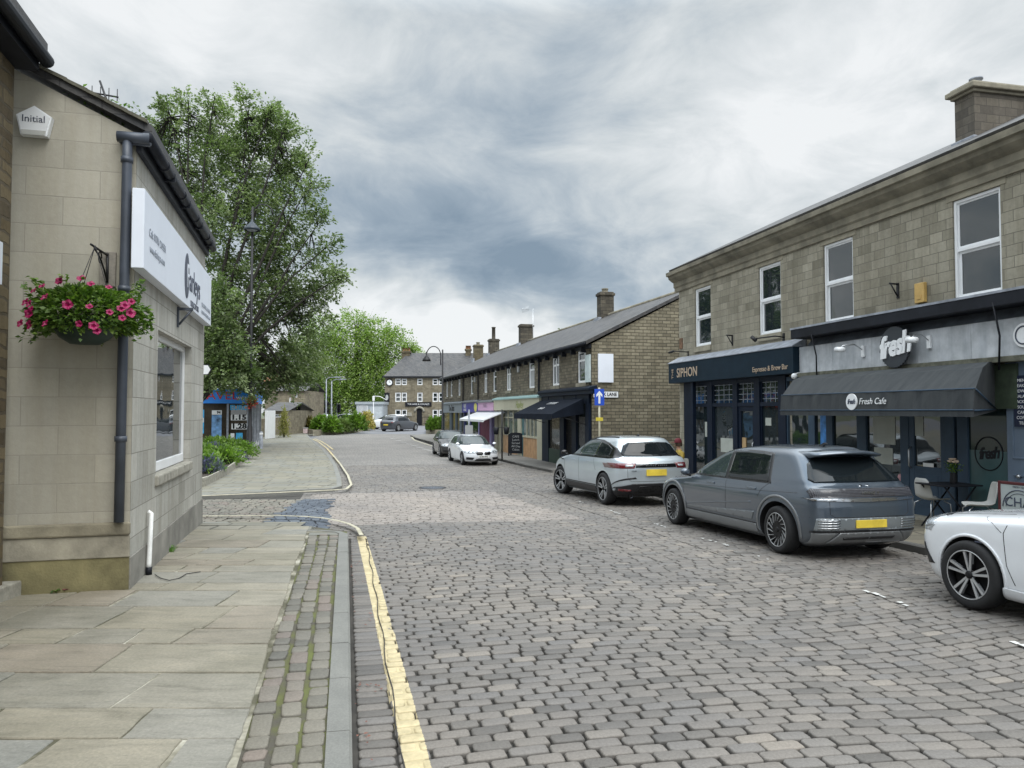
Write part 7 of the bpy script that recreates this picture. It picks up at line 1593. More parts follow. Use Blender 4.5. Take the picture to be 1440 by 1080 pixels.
# ---------- grey electric hatchback (second from the right) ----------
def det_ev(C):
    P = EV['paint']; rw = .395
    zg0 = 1.035
    f = [(1.17, zg0+.01), (.98, 1.15), (.69, 1.30), (.36, 1.42), (.02, 1.475), (-.10, 1.48), (-.17, zg0)]
    r_ = [(-.25, zg0), (-.18, 1.48), (-.55, 1.485), (-.95, 1.47), (-1.12, 1.45), (-1.26, zg0)]
    C.patch('window_surround', [(1.28, zg0-.02), (1.0, 1.18), (.69, 1.335), (.35, 1.455), (.02, 1.505), (-.25, 1.512), (-.85, 1.50), (-1.17, 1.475), (-1.33, zg0-.02)], 'side', M['trim_black'], 1, .001); C.patch('window_surround', [(1.28, zg0-.02), (1.0, 1.18), (.69, 1.335), (.35, 1.455), (.02, 1.505), (-.25, 1.512), (-.85, 1.50), (-1.17, 1.475), (-1.33, zg0-.02)], 'side', M['trim_black'], -1, .001)
    glass_set(C, [M['carglass2'], M['carglass']], [f, r_], mir([(0, 1.42), (.52, 1.41), (.65, 1.33), (.78, 1.12), (.74, 1.085), (0, 1.08)]), mir([(0, 1.50), (.50, 1.48), (.68, 1.15), (.72, 1.06), (0, 1.06)]))
    for s in (1, -1):
        0 and C.patch('roof_pillar_panel', [(-1.58, 1.44), (-1.70, 1.43), (-1.84, 1.18), (-1.93, 1.06), (-1.86, 1.06), (-1.72, 1.2)], 'side', M['gloss_black'], s, .004)
        clad(C, 1.5, rw, .436, .472, .28, M['silver'], s, 'arch_trim'); clad(C, -1.5, rw, .436, .472, .28, M['silver'], s, 'arch_trim')
        C.patch('sill', [(1.03, .235), (1.02, .37), (-1.01, .37), (-1.03, .235)], 'side', M['silver'], s, .014)
        C.line('sill_line', [(1.02, .385), (-1.01, .385)], 'side', M['trim_black'], s, .012)
        C.line('door_gap', [(1.08, 1.02), (1.14, .9), (1.10, .6), (1.00, .42)], 'side', M['trim_black'], s, .0035); C.line('door_gap', [(-.21, 1.03), (-.23, .8), (-.22, .42)], 'side', M['trim_black'], s, .0035)
        C.line('door_gap', [(-1.30, 1.03), (-1.14, .92), (-1.06, .80)], 'side', M['trim_black'], s, .0035); C.line('waist_line', [(1.05, .83), (.0, .865), (-1.25, .90), (-1.9, .93)], 'side', M['trim_black'], s, .003)
        C.line('door_crease', [(1.03, .47), (-.02, .60), (-.90, .70)], 'side', P, s, .010, off=-.003)
        C.patch('door_flute', [(1.0, .43), (-.92, .43), (-.98, .56), (.0, .50), (.95, .455)], 'side', M['ev_dark'], s, .005, thick=.006)
        for x0 in (.10, -1.02): C.patch('door_handle', [(x0, .90), (x0+.22, .905), (x0+.22, .935), (x0, .93)], 'side', P, s, .012)
        mirror(C, .92, .90, 1.06, P, s)
        mb = MB(); mb.box(1.0, s*.55, 1.0, 1.001, s*.551, 1.001)
    # tail: pixel light band, silver strips, valance
    C.patch('tail_light_band', mir([(0, 1.005), (.84, 1.005), (.87, .97), (.87, .885), (0, .885)]), 'rear', M['pixel'], off=.006)
    C.patch('tail_trim', mir([(0, .872), (.90, .872), (.86, .845), (.3, .825), (0, .818)]), 'rear', M['chrome'], off=.012)
    C.patch('badge', [(-.09, 1.035), (-.03, 1.045), (-.03, 1.03), (-.09, 1.02)], 'rear', M['chrome'], off=.010); C.patch('badge', [(.09, 1.035), (.03, 1.045), (.03, 1.03), (.09, 1.02)], 'rear', M['chrome'], off=.010)
    h, n = C.hit('rear', 0, .945); text('IONIQ 5', .055, M['chrome'], C.t, (h.x-.013, -.02, .945), (pi/2, 0, -pi/2), ext=.003, sp=1.5, bold=.002)
    C.patch('bumper_panel', mir([(0, .60), (.84, .60), (.86, .43), (0, .43)]), 'rear', M['ev_light'], off=.006)
    for s in (1, -1):
        for k in range(4): C.patch('bumper_slat', [(s*.50, .575-k*.035), (s*.82, .575-k*.035), (s*.82, .562-k*.035), (s*.54, .562-k*.035)], 'rear', M['chrome'], off=.012)
        C.line('bumper_gap', [(s*.28, .60), (s*.95, .61)], 'rear', M['trim_black'], r=.003)
        C.line('boot_gap', [(s*.66, 1.02), (s*.66, .66), (s*.58, .615), (0, .612)], 'rear', M['trim_black'], r=.004)
    C.patch('bumper_line', mir([(0, .425), (.88, .425), (.88, .40), (0, .40)]), 'rear', M['trim_black'], off=.010)
    C.patch('diffuser', mir([(0, .40), (.50, .40), (.66, .25), (0, .25)]), 'rear', M['silver'], off=.014); C.patch('diffuser_insert', mir([(0, .335), (.44, .335), (.42, .30), (0, .30)]), 'rear', M['trim_black'], off=.020)
    C.patch('valance', [(.52, .40), (.87, .40), (.84, .22), (.68, .22)], 'rear', M['silver'], off=.008); C.patch('valance', [(-.52, .40), (-.87, .40), (-.84, .22), (-.68, .22)], 'rear', M['silver'], off=.008)
    number_plate(C, 'rear', .515, M['plate_y'], None, .26, .055)
    # roof spoiler
    mb = MB(); vs = []; n = 12
    for i in range(n+1):
        y = -.58+1.16*i/n; e = 1-abs(y/.58)**4*.12
        for x, z in ((-1.55, 1.545), (-1.80, 1.535), (-2.02*1+.10*(abs(y)/.58)**2, 1.50), (-2.0+.10*(abs(y)/.58)**2, 1.475), (-1.78, 1.455)): vs.append((x, y, (z-(abs(y)/.58)**2*.035)))
    mb.add(vs, [(i*5+j, i*5+j+1, i*5+j+6, i*5+j+5) for i in range(n) for j in range(4)]+[(0, 1, 2, 3, 4), tuple(range(n*5, n*5+5))], smooth=True); mb.build('roof_spoiler', [P], C.t)
    mb = MB(); mb.prism([(-1.42, 1.575), (-1.30, 1.56), (-1.45, 1.635), (-1.50, 1.62)], 'y', -.02, .02); mb.build('aerial_fin', M['trim_black'], C.t)
EV = dict(paint=paint('grey_metallic_paint', (.075, .097, .125), .55, .30), wheels=(1.5, -1.5, .365, .83), rim='turbine', arch=.405, ww=.25, nf=2.5, nr=4.6, barrel=.05, sz=1.045, detail=det_ev,
    tab=[(.17, 2.10, -2.02, .82, .5, .35), (.24, 2.22, -2.16, .90, .5, .35), (.40, 2.32, -2.255, .935, .5, .32), (.60, 2.345, -2.28, .945, .55, .32), (.75, 2.31, -2.28, .945, .6, .32), (.84, 2.20, -2.27, .94, .7, .32), (.90, 1.98, -2.26, .93, .8, .32), (.96, 1.62, -2.25, .915, .9, .32), (1.0, 1.40, -2.23, .90, .9, .32), (1.04, 1.26, -2.15, .885, .85, .30),
         (1.10, 1.14, -2.09, .865, .7, .28), (1.2, .93, -1.99, .815, .55, .26), (1.3, .71, -1.90, .765, .5, .26), (1.4, .48, -1.80, .715, .45, .26), (1.47, .28, -1.72, .675, .45, .28), (1.52, .08, -1.63, .63, .5, .35), (1.555, -.18, -1.60, .56, .55, .45), (1.580, -.42, -1.40, .46, .5, .5), (1.597, -.65, -1.15, .30, .3, .3), (1.603, -.80, -1.0, .12, .1, .1)])
M['ev_dark'] = paint('grey_flute_paint', (.16, .18, .20), .6, .35); M['ev_light'] = paint('light_grey_bumper', (.27, .30, .32), .6, .35)
b = NB('pixel_lamp'); tco = b.n('ShaderNodeTexCoord').outputs['Object']; sp = b.n('ShaderNodeSeparateXYZ'); b.l(tco, sp.inputs[0])
ck_ = b.math('MULTIPLY', b.math('GREATER_THAN', b.math('FRACT', b.math('MULTIPLY', sp.outputs[1], 48)), .28), b.math('GREATER_THAN', b.math('FRACT', b.math('MULTIPLY', sp.outputs[2], 48)), .28)); M['pixel'] = b.out(b.mix(ck_, (.012, .012, .014), (.085, .085, .095)), .15)
def place(pf, pr, base, front_left=True, z=0):
    "world position and heading from the ground contacts of the two near-side wheels"
    A = G(*pf, z); B_ = G(*pr, z); d = (A-B_); d.z = 0; return A, B_, d
def car_at(pf, pr, spec, side=1, scale=None, s_mid=0):
    "pf, pr: photo pixels of the visible side's front and rear tyre contacts"
    A = G(*pf, 0); B_ = G(*pr, 0); d = A-B_; ang = atan2(d.y, d.x); wb = spec['wheels'][0]-spec['wheels'][1]; nat = sqrt(d.x**2+d.y**2)/wb; k = scale or nat; spec['sx'] = nat/k; print('natural scale', nat)
    u = Vector((cos(ang), sin(ang), 0)); n = Vector((-sin(ang), cos(ang), 0)); yo = (spec['wheels'][3]+spec.get('ww', .235)/2)*k*side
    mid = (A+B_)/2 - n*yo; off = (spec['wheels'][0]+spec['wheels'][1])/2*nat; o = mid-u*off; zf = g((A-n*yo).y); zr = g((B_-n*yo).y); o.z = (zf+zr)/2+.004
    return o, ang, k, -atan2(zf-zr, wb*nat)
o, a, k, p = car_at((946, 737), (1092, 778), EV, scale=.925); print('EV', o, math.degrees(a), k)
make_car('electric_hatchback', 'grey metallic electric hatchback with pixel tail band parked outside the cafe', 'car', EV, o, a, 'cars parked along the right kerb', k, p)
# ---------- pale silver-blue SUV ----------
def det_suv(C):
    P = SUV['paint']; rw = .385; zb = 1.14
    f = [(.98, zb+.0), (.74, 1.28), (.45, 1.43), (.27, 1.495), (.16, 1.51), (.13, zb)]; r1 = [(.07, zb), (.10, 1.515), (-.30, 1.53), (-.80, 1.51), (-.80, zb)]; r2 = [(-.84, zb), (-.84, 1.505), (-1.30, 1.44), (-1.62, 1.34), (-1.62, zb+.02)]
    for s in (1, -1):
        C.patch('window_surround', [(1.15, zb-.03), (.74, 1.31), (.40, 1.48), (.14, 1.545), (-.32, 1.56), (-.9, 1.535), (-1.35, 1.47), (-1.80, 1.36), (-2.02, 1.2), (-2.02, zb), (-1.7, zb-.03)], 'side', M['gloss_black'], s, .003)
    for s in (1, -1):
        for i, q in enumerate((f, r1, r2)): C.patch('side_window', q, 'side', (M['carglass2'], M['carglass2'], M['carglass'])[i], s, .006)
        clad(C, 1.44, rw, .43, .445, .36, M['trim_black'], s, off=.003)
        C.patch('sill', [(1.02, .26), (1.0, .42), (-.98, .42), (-1.02, .26)], 'side', M['trim_black'], s, .010); C.patch('rear_quarter_trim', [(-1.87, .24), (-1.87, .36), (-2.25, .50), (-2.25, .24)], 'side', M['trim_black'], s, .009)
        C.patch('sill_trim', [(1.0, .43), (-.98, .43), (-.98, .455), (1.0, .455)], 'side', M['trim_black'], s, .006)
        C.patch('side_crease_trim', [(-1.85, .50), (-2.28, .66), (-2.28, .70), (-1.9, .54)], 'side', M['trim_black'], s, .008)
        C.line('door_gap', [(1.03, 1.12), (1.10, .95), (1.08, .62), (1.0, .48)], 'side', M['trim_black'], s, .0035); C.line('door_gap', [(.08, 1.13), (.06, .48)], 'side', M['trim_black'], s, .0035); C.line('door_gap', [(-.86, 1.13), (-.93, .92), (-1.0, .80)], 'side', M['trim_black'], s, .0035)
        C.patch('fender_vent', [(1.62, .985), (1.10, .96), (1.18, .99), (1.58, 1.01)], 'side', M['gloss_black'], s, .006)
        for x0 in (.30, -.66): C.patch('door_handle', [(x0, .985), (x0+.22, .985), (x0+.22, 1.01), (x0, 1.01)], 'side', P, s, .004)
        mirror(C, .90, .92, 1.17, M['gloss_black'], s)
        C.patch('tail_light', [(s*.50, 1.0), (s*.94, 1.0), (s*.94, .90), (s*.55, .90)], 'rear', M['red_lens'], off=.006); C.patch('tail_light', [(-1.62, 1.015), (-2.28, 1.02), (-2.28, .90), (-1.80, .93)], 'side', M['red_lens'], s, .006)
        C.patch('tail_lens', [(s*.56, .985), (s*.74, .985), (s*.74, .94), (s*.58, .94)], 'rear', M['clear_lens'], off=.010)
        C.patch('rear_reflector', [(s*.58, .405), (s*.84, .43), (s*.84, .38), (s*.60, .365)], 'rear', M['red_lens'], off=.014)
        mb = MB(); mb.lathe([(.05, -.03), (.05, .06), (.04, .06), (.035, 0)], (-2.24, s*.62, .27), n=12, axis='x'); mb.build('exhaust', M['chrome'], C.t)
        C.line('boot_gap', [(s*.70, .90), (s*.68, .66), (s*.6, .60), (0, .60)], 'rear', M['trim_black'], r=.004)
    C.patch('rear_window', mir([(0, 1.50), (.50, 1.485), (.62, 1.42), (.72, 1.24), (.68, 1.17), (0, 1.165)]), 'rear', M['carglass'], off=.006)
    C.patch('windscreen', mir([(0, 1.54), (.52, 1.51), (.70, 1.22), (.76, 1.13), (0, 1.13)]), 'front', M['carglass2'], off=.006)
    C.patch('tail_strip', mir([(0, 1.0), (.50, 1.0), (.52, .92), (0, .92)]), 'rear', M['gloss_black'], off=.007)
    h, n = C.hit('rear', 0, .96); text('RANGE ROVER', .045, M['silver'], C.t, (h.x-.012, 0, .965), (pi/2, 0, -pi/2), ext=.003, sp=2.0, bold=.001); h, n = C.hit('rear', .52, .84); text('VELAR', .04, M['trim_black'], C.t, (h.x-.006, .56, .84), (pi/2, 0, -pi/2), ext=.003, sp=1.2)
    C.patch('lower_bumper', mir([(0, .55), (.55, .55), (.90, .47), (.94, .24), (0, .24)]), 'rear', M['trim_black'], off=.010); C.patch('bumper_trim', mir([(0, .49), (.40, .49), (.5, .35), (0, .35)]), 'rear', M['gloss_black'], off=.016)
    number_plate(C, 'rear', .80, M['plate_y'], None, .26, .075)
    mb = MB(); mb.prism([(-1.40, 1.60), (-1.30, 1.60), (-1.42, 1.68), (-1.46, 1.67)], 'y', -.02, .02); mb.build('aerial_fin', M['trim_black'], C.t)
    for s in (1, -1): C.line('roof_rail', [(.2, s*.555), (-.6, s*.575), (-1.5, s*.54)], 'top', M['trim_black'], r=.016, off=.01)
SUV = dict(paint=paint('pale_silver_paint', (.50, .56, .60), .45, .30), wheels=(1.44, -1.43, .385, .84), rim='twin5', arch=.43, ww=.26, nf=2.4, nr=3.0, barrel=.06, steer=radians(12), detail=det_suv,
    tab=[(.22, 2.18, -2.05, .84, .5, .4), (.30, 2.28, -2.18, .91, .55, .4), (.50, 2.33, -2.27, .955, .6, .4), (.72, 2.34, -2.31, .965, .65, .4), (.86, 2.30, -2.33, .96, .7, .4), (.96, 2.18, -2.33, .955, .8, .4), (1.02, 1.95, -2.30, .95, .85, .4), (1.08, 1.60, -2.27, .94, .9, .38), (1.13, 1.22, -2.20, .92, .9, .36), (1.18, 1.02, -2.10, .88, .7, .34),
         (1.28, .82, -2.05, .82, .6, .34), (1.38, .60, -2.0, .765, .55, .36), (1.48, .37, -1.95, .70, .5, .4), (1.54, .16, -1.92, .65, .5, .42), (1.585, -.05, -1.85, .60, .55, .5), (1.615, -.28, -1.65, .50, .5, .5), (1.635, -.5, -1.35, .36, .4, .4), (1.645, -.75, -1.05, .16, .15, .15)])
o, a, k, p = car_at((787, 694), (847, 709.5), SUV, scale=1.0); print('SUV', o, math.degrees(a), k)
A = G(787, 694, 0); B_ = G(847, 709.5, 0); print('wb', (A-B_).length, 2.87)
make_car('suv', 'pale silver SUV with black tail strip and black lower bumper parked beyond the grey hatchback', 'car', SUV, o, a, 'cars parked along the right kerb', k, p)
# ---------- white hatchback facing the camera / near white coupe ----------
def det_hb(C, plate='RO66 NWJ', grille=True):
    P = C.paint; zb = .97; S = C.spec
    f = [(.86, zb), (.62, 1.12), (.35, 1.27), (.16, 1.345), (.10, 1.35), (.05, zb)]; r1 = [(-.01, zb), (.03, 1.355), (-.35, 1.365), (-.72, 1.345), (-.83, zb+.02)]; r2 = [(-.88, zb+.02), (-.78, 1.34), (-1.10, 1.28), (-1.28, zb+.10)]
    for s in (1, -1):
        C.patch('window_surround', [(.98, zb-.02), (.62, 1.145), (.33, 1.30), (.08, 1.38), (-.36, 1.39), (-.8, 1.37), (-1.2, 1.29), (-1.42, zb+.1), (-1.3, zb-.01)], 'side', M['trim_black'], s, .002)
        for q in (f, r1, r2): C.patch('side_window', q, 'side', M['carglass2'], s, .005)
        C.line('door_gap', [(.95, .95), (1.0, .80), (.98, .5), (.9, .36)], 'side', M['trim_black'], s, .004); C.line('door_gap', [(.02, .96), (-.02, .34)], 'side', M['trim_black'], s, .0035); C.line('door_gap', [(-.86, .96), (-.98, .75)], 'side', M['trim_black'], s, .0035)
        C.patch('sill', [(1.0, .19), (.98, .27), (-.95, .27), (-.98, .19)], 'side', P, s, .014); C.line('waist_line', [(1.7, .80), (.8, .83), (-1.6, .86)], 'side', P, s, .008, off=-.003)
        for x0 in (.30, -.60): C.patch('door_handle', [(x0, .80), (x0+.2, .80), (x0+.2, .83), (x0, .83)], 'side', P, s, .014)
        mirror(C, .78, .84, 1.01, P, s)
        C.patch('headlight', [(s*.36, .70), (s*.50, .715), (s*.82, .70), (s*.84, .62), (s*.66, .575), (s*.42, .60)], 'front', M['clear_lens'], off=.006); C.patch('headlight', [(2.14, .70), (1.80, .745), (1.86, .66), (2.14, .60)], 'side', M['clear_lens'], s, .006)
        for yy in (.49, .66): h, n = C.hit('front', s*yy, .65); mb = MB(); mb.lathe([(0, 0), (.036, .0), (.042, .008), (.045, -.02)], (h.x+.004, s*yy, .65), n=14, axis='x'); mb.build('headlight_ring', M['trim_black'], C.t)
        C.patch('front_vent', [(s*.44, .40), (s*.78, .42), (s*.78, .30), (s*.50, .29)], 'front', M['trim_black'], off=.006)
        C.patch('tail_light', [(s*.50, .86), (s*.84, .86), (s*.84, .74), (s*.50, .76)], 'rear', M['red_lens'], off=.006)
        if grille: C.patch('kidney_grille', [(s*.03, .60), (s*.07, .675), (s*.30, .675), (s*.35, .60), (s*.30, .53), (s*.08, .53)], 'front', M['gloss_black'], off=.012); C.patch('kidney_frame', [(s*.018, .60), (s*.062, .687), (s*.306, .687), (s*.360, .60), (s*.306, .518), (s*.072, .518)], 'front', M['silver'], off=.007)
        C.line('bonnet_gap', [(1.0, s*.70), (1.6, s*.68), (2.0, s*.55)], 'top', M['trim_black'], r=.004)
    C.patch('lower_grille', mir([(0, .34), (.34, .34), (.42, .24), (0, .23)]), 'front', M['trim_black'], off=.008)
    C.patch('windscreen', mir([(0, 1.37), (.50, 1.345), (.68, 1.05), (.70, .985), (0, .985)]), 'front', M['carglass2'], off=.006)
    C.patch('rear_window', mir([(0, 1.33), (.48, 1.30), (.60, 1.05), (0, 1.03)]), 'rear', M['carglass'], off=.006)
    h, n = C.hit('front', 0, .72); mb = MB(); mb.lathe([(0, .006), (.035, .004), (.04, -.01)], (h.x+.004, 0, .715), n=14, axis='x'); mb.build('badge', M['chrome'], C.t)
    number_plate(C, 'front', .45, M['plate_w'], plate, .26, .055); number_plate(C, 'rear', .62, M['plate_y'], None, .26, .055)
def hb_spec(pnt, rim, plate, grille=True, arch=.365, **k):
    d = dict(paint=pnt, wheels=(1.345, -1.345, .325, .78), rim=rim, arch=arch, ww=.225, nf=2.3, nr=2.8, barrel=.06,
      tab=[(.16, 1.90, -1.86, .78, .6, .4), (.22, 2.05, -1.98, .85, .5, .4), (.38, 2.13, -2.06, .88, .5, .4), (.55, 2.15, -2.08, .885, .52, .4), (.68, 2.11, -2.09, .885, .6, .4), (.76, 1.98, -2.09, .88, .85, .4), (.83, 1.68, -2.08, .875, .9, .4), (.89, 1.34, -2.06, .865, .9, .4), (.95, 1.06, -2.02, .845, .85, .38), (1.0, .92, -1.97, .815, .7, .36),
           (1.1, .73, -1.90, .76, .55, .34), (1.2, .54, -1.82, .705, .5, .34), (1.29, .36, -1.73, .655, .48, .36), (1.35, .19, -1.64, .61, .5, .4), (1.39, .0, -1.5, .54, .5, .45), (1.412, -.22, -1.3, .42, .4, .4), (1.422, -.45, -1.0, .2, .2, .2)])
    d.update(k)
    def det(C): C.paint = pnt; C.spec = d; det_hb(C, plate, grille)
    d['detail'] = det; return d
WHITE = paint('white_paint', (.74, .76, .79), .0, .35); DARKC = paint('black_paint_car', (.010, .011, .013), .0, .35)
HB = hb_spec(WHITE, 'ten', 'RO66 NWJ')
# faces the camera: its right side is the visible one; front tyre contact then rear
o, a, k, p = car_at((650, 652), (637, 646), HB, side=-1, scale=.93); print('HB', o, math.degrees(a), (G(650, 652)-G(637, 646)).length)
hd = -pi/2+radians(15.5)
Fr_ = G(680, 654, 0); make_car('hatchback', 'white hatchback with twin kidney grille parked facing the camera by the chalkboard', 'car', HB, (Fr_.x-cos(hd)*1.8-.1, Fr_.y-sin(hd)*1.7, g(Fr_.y+1.8)), hd, 'cars parked along the right kerb', .88, 0)
HB2 = hb_spec(DARKC, 'ten', None, False); Fr2 = G(640, 643, 0)
make_car('hatchback', 'black hatchback parked facing the camera just behind the white one', 'car', HB2, (Fr2.x-cos(hd)*1.6+.1, Fr2.y-sin(hd)*1.9, g(38)), hd-radians(2), 'cars parked along the right kerb', .92, 0)
# near white car, only its front corner in the frame
def det_nc(C):
    P = WHITE
    for s in (1, -1):
        C.patch('headlight', [(2.16, .80), (1.98, .85), (1.76, .855), (1.80, .76), (2.15, .67)], 'side', M['clear_lens'], s, .006); C.patch('headlight', [(s*.50, .79), (s*.84, .78), (s*.84, .70), (s*.55, .69)], 'front', M['clear_lens'], off=.006)
        C.patch('headlight_edge', [(2.15, .815), (1.98, .866), (1.74, .870), (1.76, .855), (1.98, .85), (2.16, .80)], 'side', M['trim_black'], s, .004)
        C.patch('front_vent', [(s*.60, .52), (s*.80, .56), (s*.83, .36), (s*.60, .30)], 'front', M['trim_black'], off=.006); C.patch('kidney_grille', [(s*.03, .60), (s*.1, .70), (s*.36, .70), (s*.40, .58), (s*.30, .48), (s*.05, .48)], 'front', M['gloss_black'], off=.01)
        C.line('door_gap', [(.90, .95), (.97, .80), (.94, .5), (.86, .33)], 'side', M['trim_black'], s, .004); C.line('bonnet_gap', [(1.84, .865), (1.5, .905), (1.05, .955)], 'side', M['trim_black'], s, .0035); C.line('wing_gap', [(1.30, .93), (1.10, .88), (.99, .80)], 'side', M['trim_black'], s, .003)
        C.patch('wing_badge', [(1.18, .665), (1.28, .665), (1.28, .68), (1.18, .68)], 'side', M['slate_ink'], s, .005)
        C.patch('window_surround', [(.80, 1.0), (.50, 1.165), (.24, 1.32), (.0, 1.39), (-.36, 1.39), (-.8, 1.37), (-1.2, 1.29), (-1.42, 1.07), (-1.3, .99)], 'side', M['trim_black'], s, .002)
        for q in ([(.70, 1.02), (.48, 1.14), (.25, 1.28), (.08, 1.355), (.02, 1.36), (-.02, 1.02)], [(-.06, 1.02), (.03, 1.355), (-.35, 1.365), (-.72, 1.345), (-.83, 1.03)]): C.patch('side_window', q, 'side', M['carglass2'], s, .005)
        clad(C, 1.345, .335, .372, .40, .2, P, s, 'arch_lip', off=.008); mirror(C, .52, .84, 1.05, P, s)
        C.patch('sill', [(1.0, .19), (.98, .29), (-.95, .29), (-.98, .19)], 'side', P, s, .02)
    C.patch('windscreen', mir([(0, 1.37), (.50, 1.345), (.66, 1.10), (.68, 1.04), (0, 1.04)]), 'front', M['carglass2'], off=.006)
    C.patch('lower_grille', mir([(0, .38), (.45, .38), (.52, .22), (0, .22)]), 'front', M['trim_black'], off=.008); number_plate(C, 'front', .46, M['plate_w'], None)
NC = hb_spec(WHITE, 'twin5', None, arch=.372); NC['detail'] = det_nc; NC['wheels'] = (1.345, -1.345, .335, .80); NC['nf'] = 3.0
NC['tab'] = [(.16, 1.98, -1.86, .78, .5, .4), (.22, 2.08, -1.98, .85, .5, .4), (.38, 2.14, -2.06, .88, .5, .4), (.58, 2.175, -2.08, .885, .46, .4), (.72, 2.165, -2.09, .885, .48, .4), (.81, 2.10, -2.09, .88, .55, .4), (.88, 1.85, -2.08, .875, .9, .4), (.93, 1.42, -2.06, .865, .9, .4), (.98, 1.0, -2.02, .845, .85, .38), (1.03, .80, -1.97, .815, .7, .36),
           (1.12, .62, -1.90, .76, .55, .34), (1.22, .44, -1.82, .705, .5, .34), (1.31, .28, -1.73, .655, .48, .36), (1.37, .12, -1.64, .61, .5, .4), (1.41, -.05, -1.5, .54, .5, .45), (1.432, -.25, -1.3, .42, .4, .4), (1.442, -.45, -1.0, .2, .2, .2)]
Wf = G(1361, 857, 0); ang = radians(90+17); u = Vector((cos(ang), sin(ang), 0)); n = Vector((-sin(ang), cos(ang), 0)); kk = 1.03; o = Wf-n*(.80+.11)*kk-u*1.345*kk
make_car('white_car', 'white car with twin-spoke alloy wheels cut off by the right edge of the photo', 'car', NC, (o.x, o.y, .004), ang, 'cars parked along the right kerb', kk, 0)
# ---------- cars on the square ----------
def far_car(label, px, py, rz, pnt, k=1.0, spec=None, grp=None):
    P = G(px, py, 0); s_ = hb_spec(pnt, 'ten', None, False) if spec is None else spec
    def det(C):
        zb = .97
        for s in (1, -1):
            C.patch('side_window', [(.90, zb), (.62, 1.14), (.33, 1.30), (.08, 1.37), (-.8, 1.36), (-1.2, 1.28), (-1.3, zb)], 'side', M['carglass'], s, .02, edge=.2)
            C.patch('tail_light', [(s*.52, .88), (s*.86, .88), (s*.86, .74), (s*.52, .76)], 'rear', M['red_lens'], off=.02, edge=.2); C.patch('headlight', [(s*.45, .72), (s*.82, .70), (s*.82, .60), (s*.45, .60)], 'front', M['clear_lens'], off=.02, edge=.2)
        C.patch('windscreen', mir([(0, 1.36), (.50, 1.34), (.70, 1.0), (0, 1.0)]), 'front', M['carglass'], off=.02, edge=.2); C.patch('rear_window', mir([(0, 1.33), (.5, 1.30), (.64, 1.05), (0, 1.03)]), 'rear', M['carglass'], off=.02, edge=.2)
        number_plate(C, 'rear', .60, M['plate_y'])
    s_['detail'] = det; return make_car('parked_car', label, 'car', s_, (P.x, P.y, g(P.y)), radians(rz), grp, k, 0)
GREYC = paint('dark_graphite_paint', (.075, .082, .095), .5, .3); SILV = paint('silver_paint', (.42, .45, .48), .5, .3); BLUEC = paint('blue_grey_paint_car', (.12, .18, .26), .5, .3)
far_car('dark graphite hatchback seen from behind, driving across the square in front of the pub', 562, 606, 62, GREYC, 1.12)
far_car('white hatchback side-on to the left of the graphite car by the pub', 546, 603.5, 175, WHITE, 1.15)
gp = 'cars parked beyond the flower bed'
far_car('white car parked at the left end of the row beyond the flower bed', 426, 597, 200, WHITE, 1.1, grp=gp); far_car('silver white car second from the left beyond the flower bed, nose to the left', 440, 600, 190, SILV, 1.2, grp=gp); far_car('silver car half hidden behind the middle of the flower bed', 481, 601, 170, SILV, 1.2, grp=gp)
far_car('white car behind the traffic light on the square', 476, 594, 178, WHITE, 1.15, grp=gp); far_car('blue-grey car parked left of the pale kiosk', 494, 593.5, 150, BLUEC, 1.15, grp=gp)
q = G(300, 618, 0); far_car('white car parked before the travel shop windows behind the raised bed', 291, 622, 160, WHITE, .95)
# white van
P = G(452, 594, 0); van = thing('white_van', 'white box van parked beyond the flower bed, left of the lamp columns', 'van', (P.x, P.y, g(P.y)), radians(200)); mb = MB()
mb.prism([(-2.4, .4), (-2.4, 2.5), (.9, 2.5), (1.2, 2.2), (1.5, 1.45), (2.2, 1.25), (2.35, .9), (2.35, .4)], 'y', -.95, .95); mb.build('body', WHITE, van); mb = MB(); mb.prism([(.55, 1.5), (.55, 2.2), (1.05, 2.15), (1.35, 1.5)], 'y', -.96, .96); mb.add([(1.22, -.8, 2.17), (1.22, .8, 2.17), (1.5, .8, 1.5), (1.5, -.8, 1.5)], [(0, 1, 2, 3)]); mb.build('windows', M['carglass'], van)
for x in (-1.5, 1.5):
    for s in (1, -1): wheel(van, x, s*.85, .34, s, 'ten', .2)
# ================= PERSON beyond the silver SUV =================
P = Vector((D(955, 640, 22.4).x, 22.4, g(22.4)+.10)); RZP = radians(105)
T = thing('person', 'seated person in dark red cap and mustard jacket beyond the silver SUV', 'person', P, RZP)
vv = [((0, 0, .53), .15), ((0, -.02, .74), .145), ((0, -.02, .93), .16), ((0, 0, 1.05), .09), ((0, .02, 1.12), .058), ((0, .03, 1.20), .085), ((0, .03, 1.29), .092),
      ((.19, 0, .99), .065), ((.26, .05, .73), .047), ((.20, .27, .66), .036), ((.17, .34, .66), .032), ((-.19, 0, .99), .065), ((-.26, .05, .73), .047), ((-.20, .27, .66), .036), ((-.17, .34, .66), .032),
      ((.10, .10, .51), .10), ((.12, .44, .50), .07), ((.12, .44, .10), .046), ((.12, .57, .04), .04), ((-.10, .10, .51), .10), ((-.12, .44, .50), .07), ((-.12, .44, .10), .046), ((-.12, .57, .04), .04)]
ee = [(0, 1), (1, 2), (2, 3), (3, 4), (4, 5), (5, 6), (2, 7), (7, 8), (8, 9), (9, 10), (2, 11), (11, 12), (12, 13), (13, 14), (0, 15), (15, 16), (16, 17), (17, 18), (0, 19), (19, 20), (20, 21), (21, 22)]
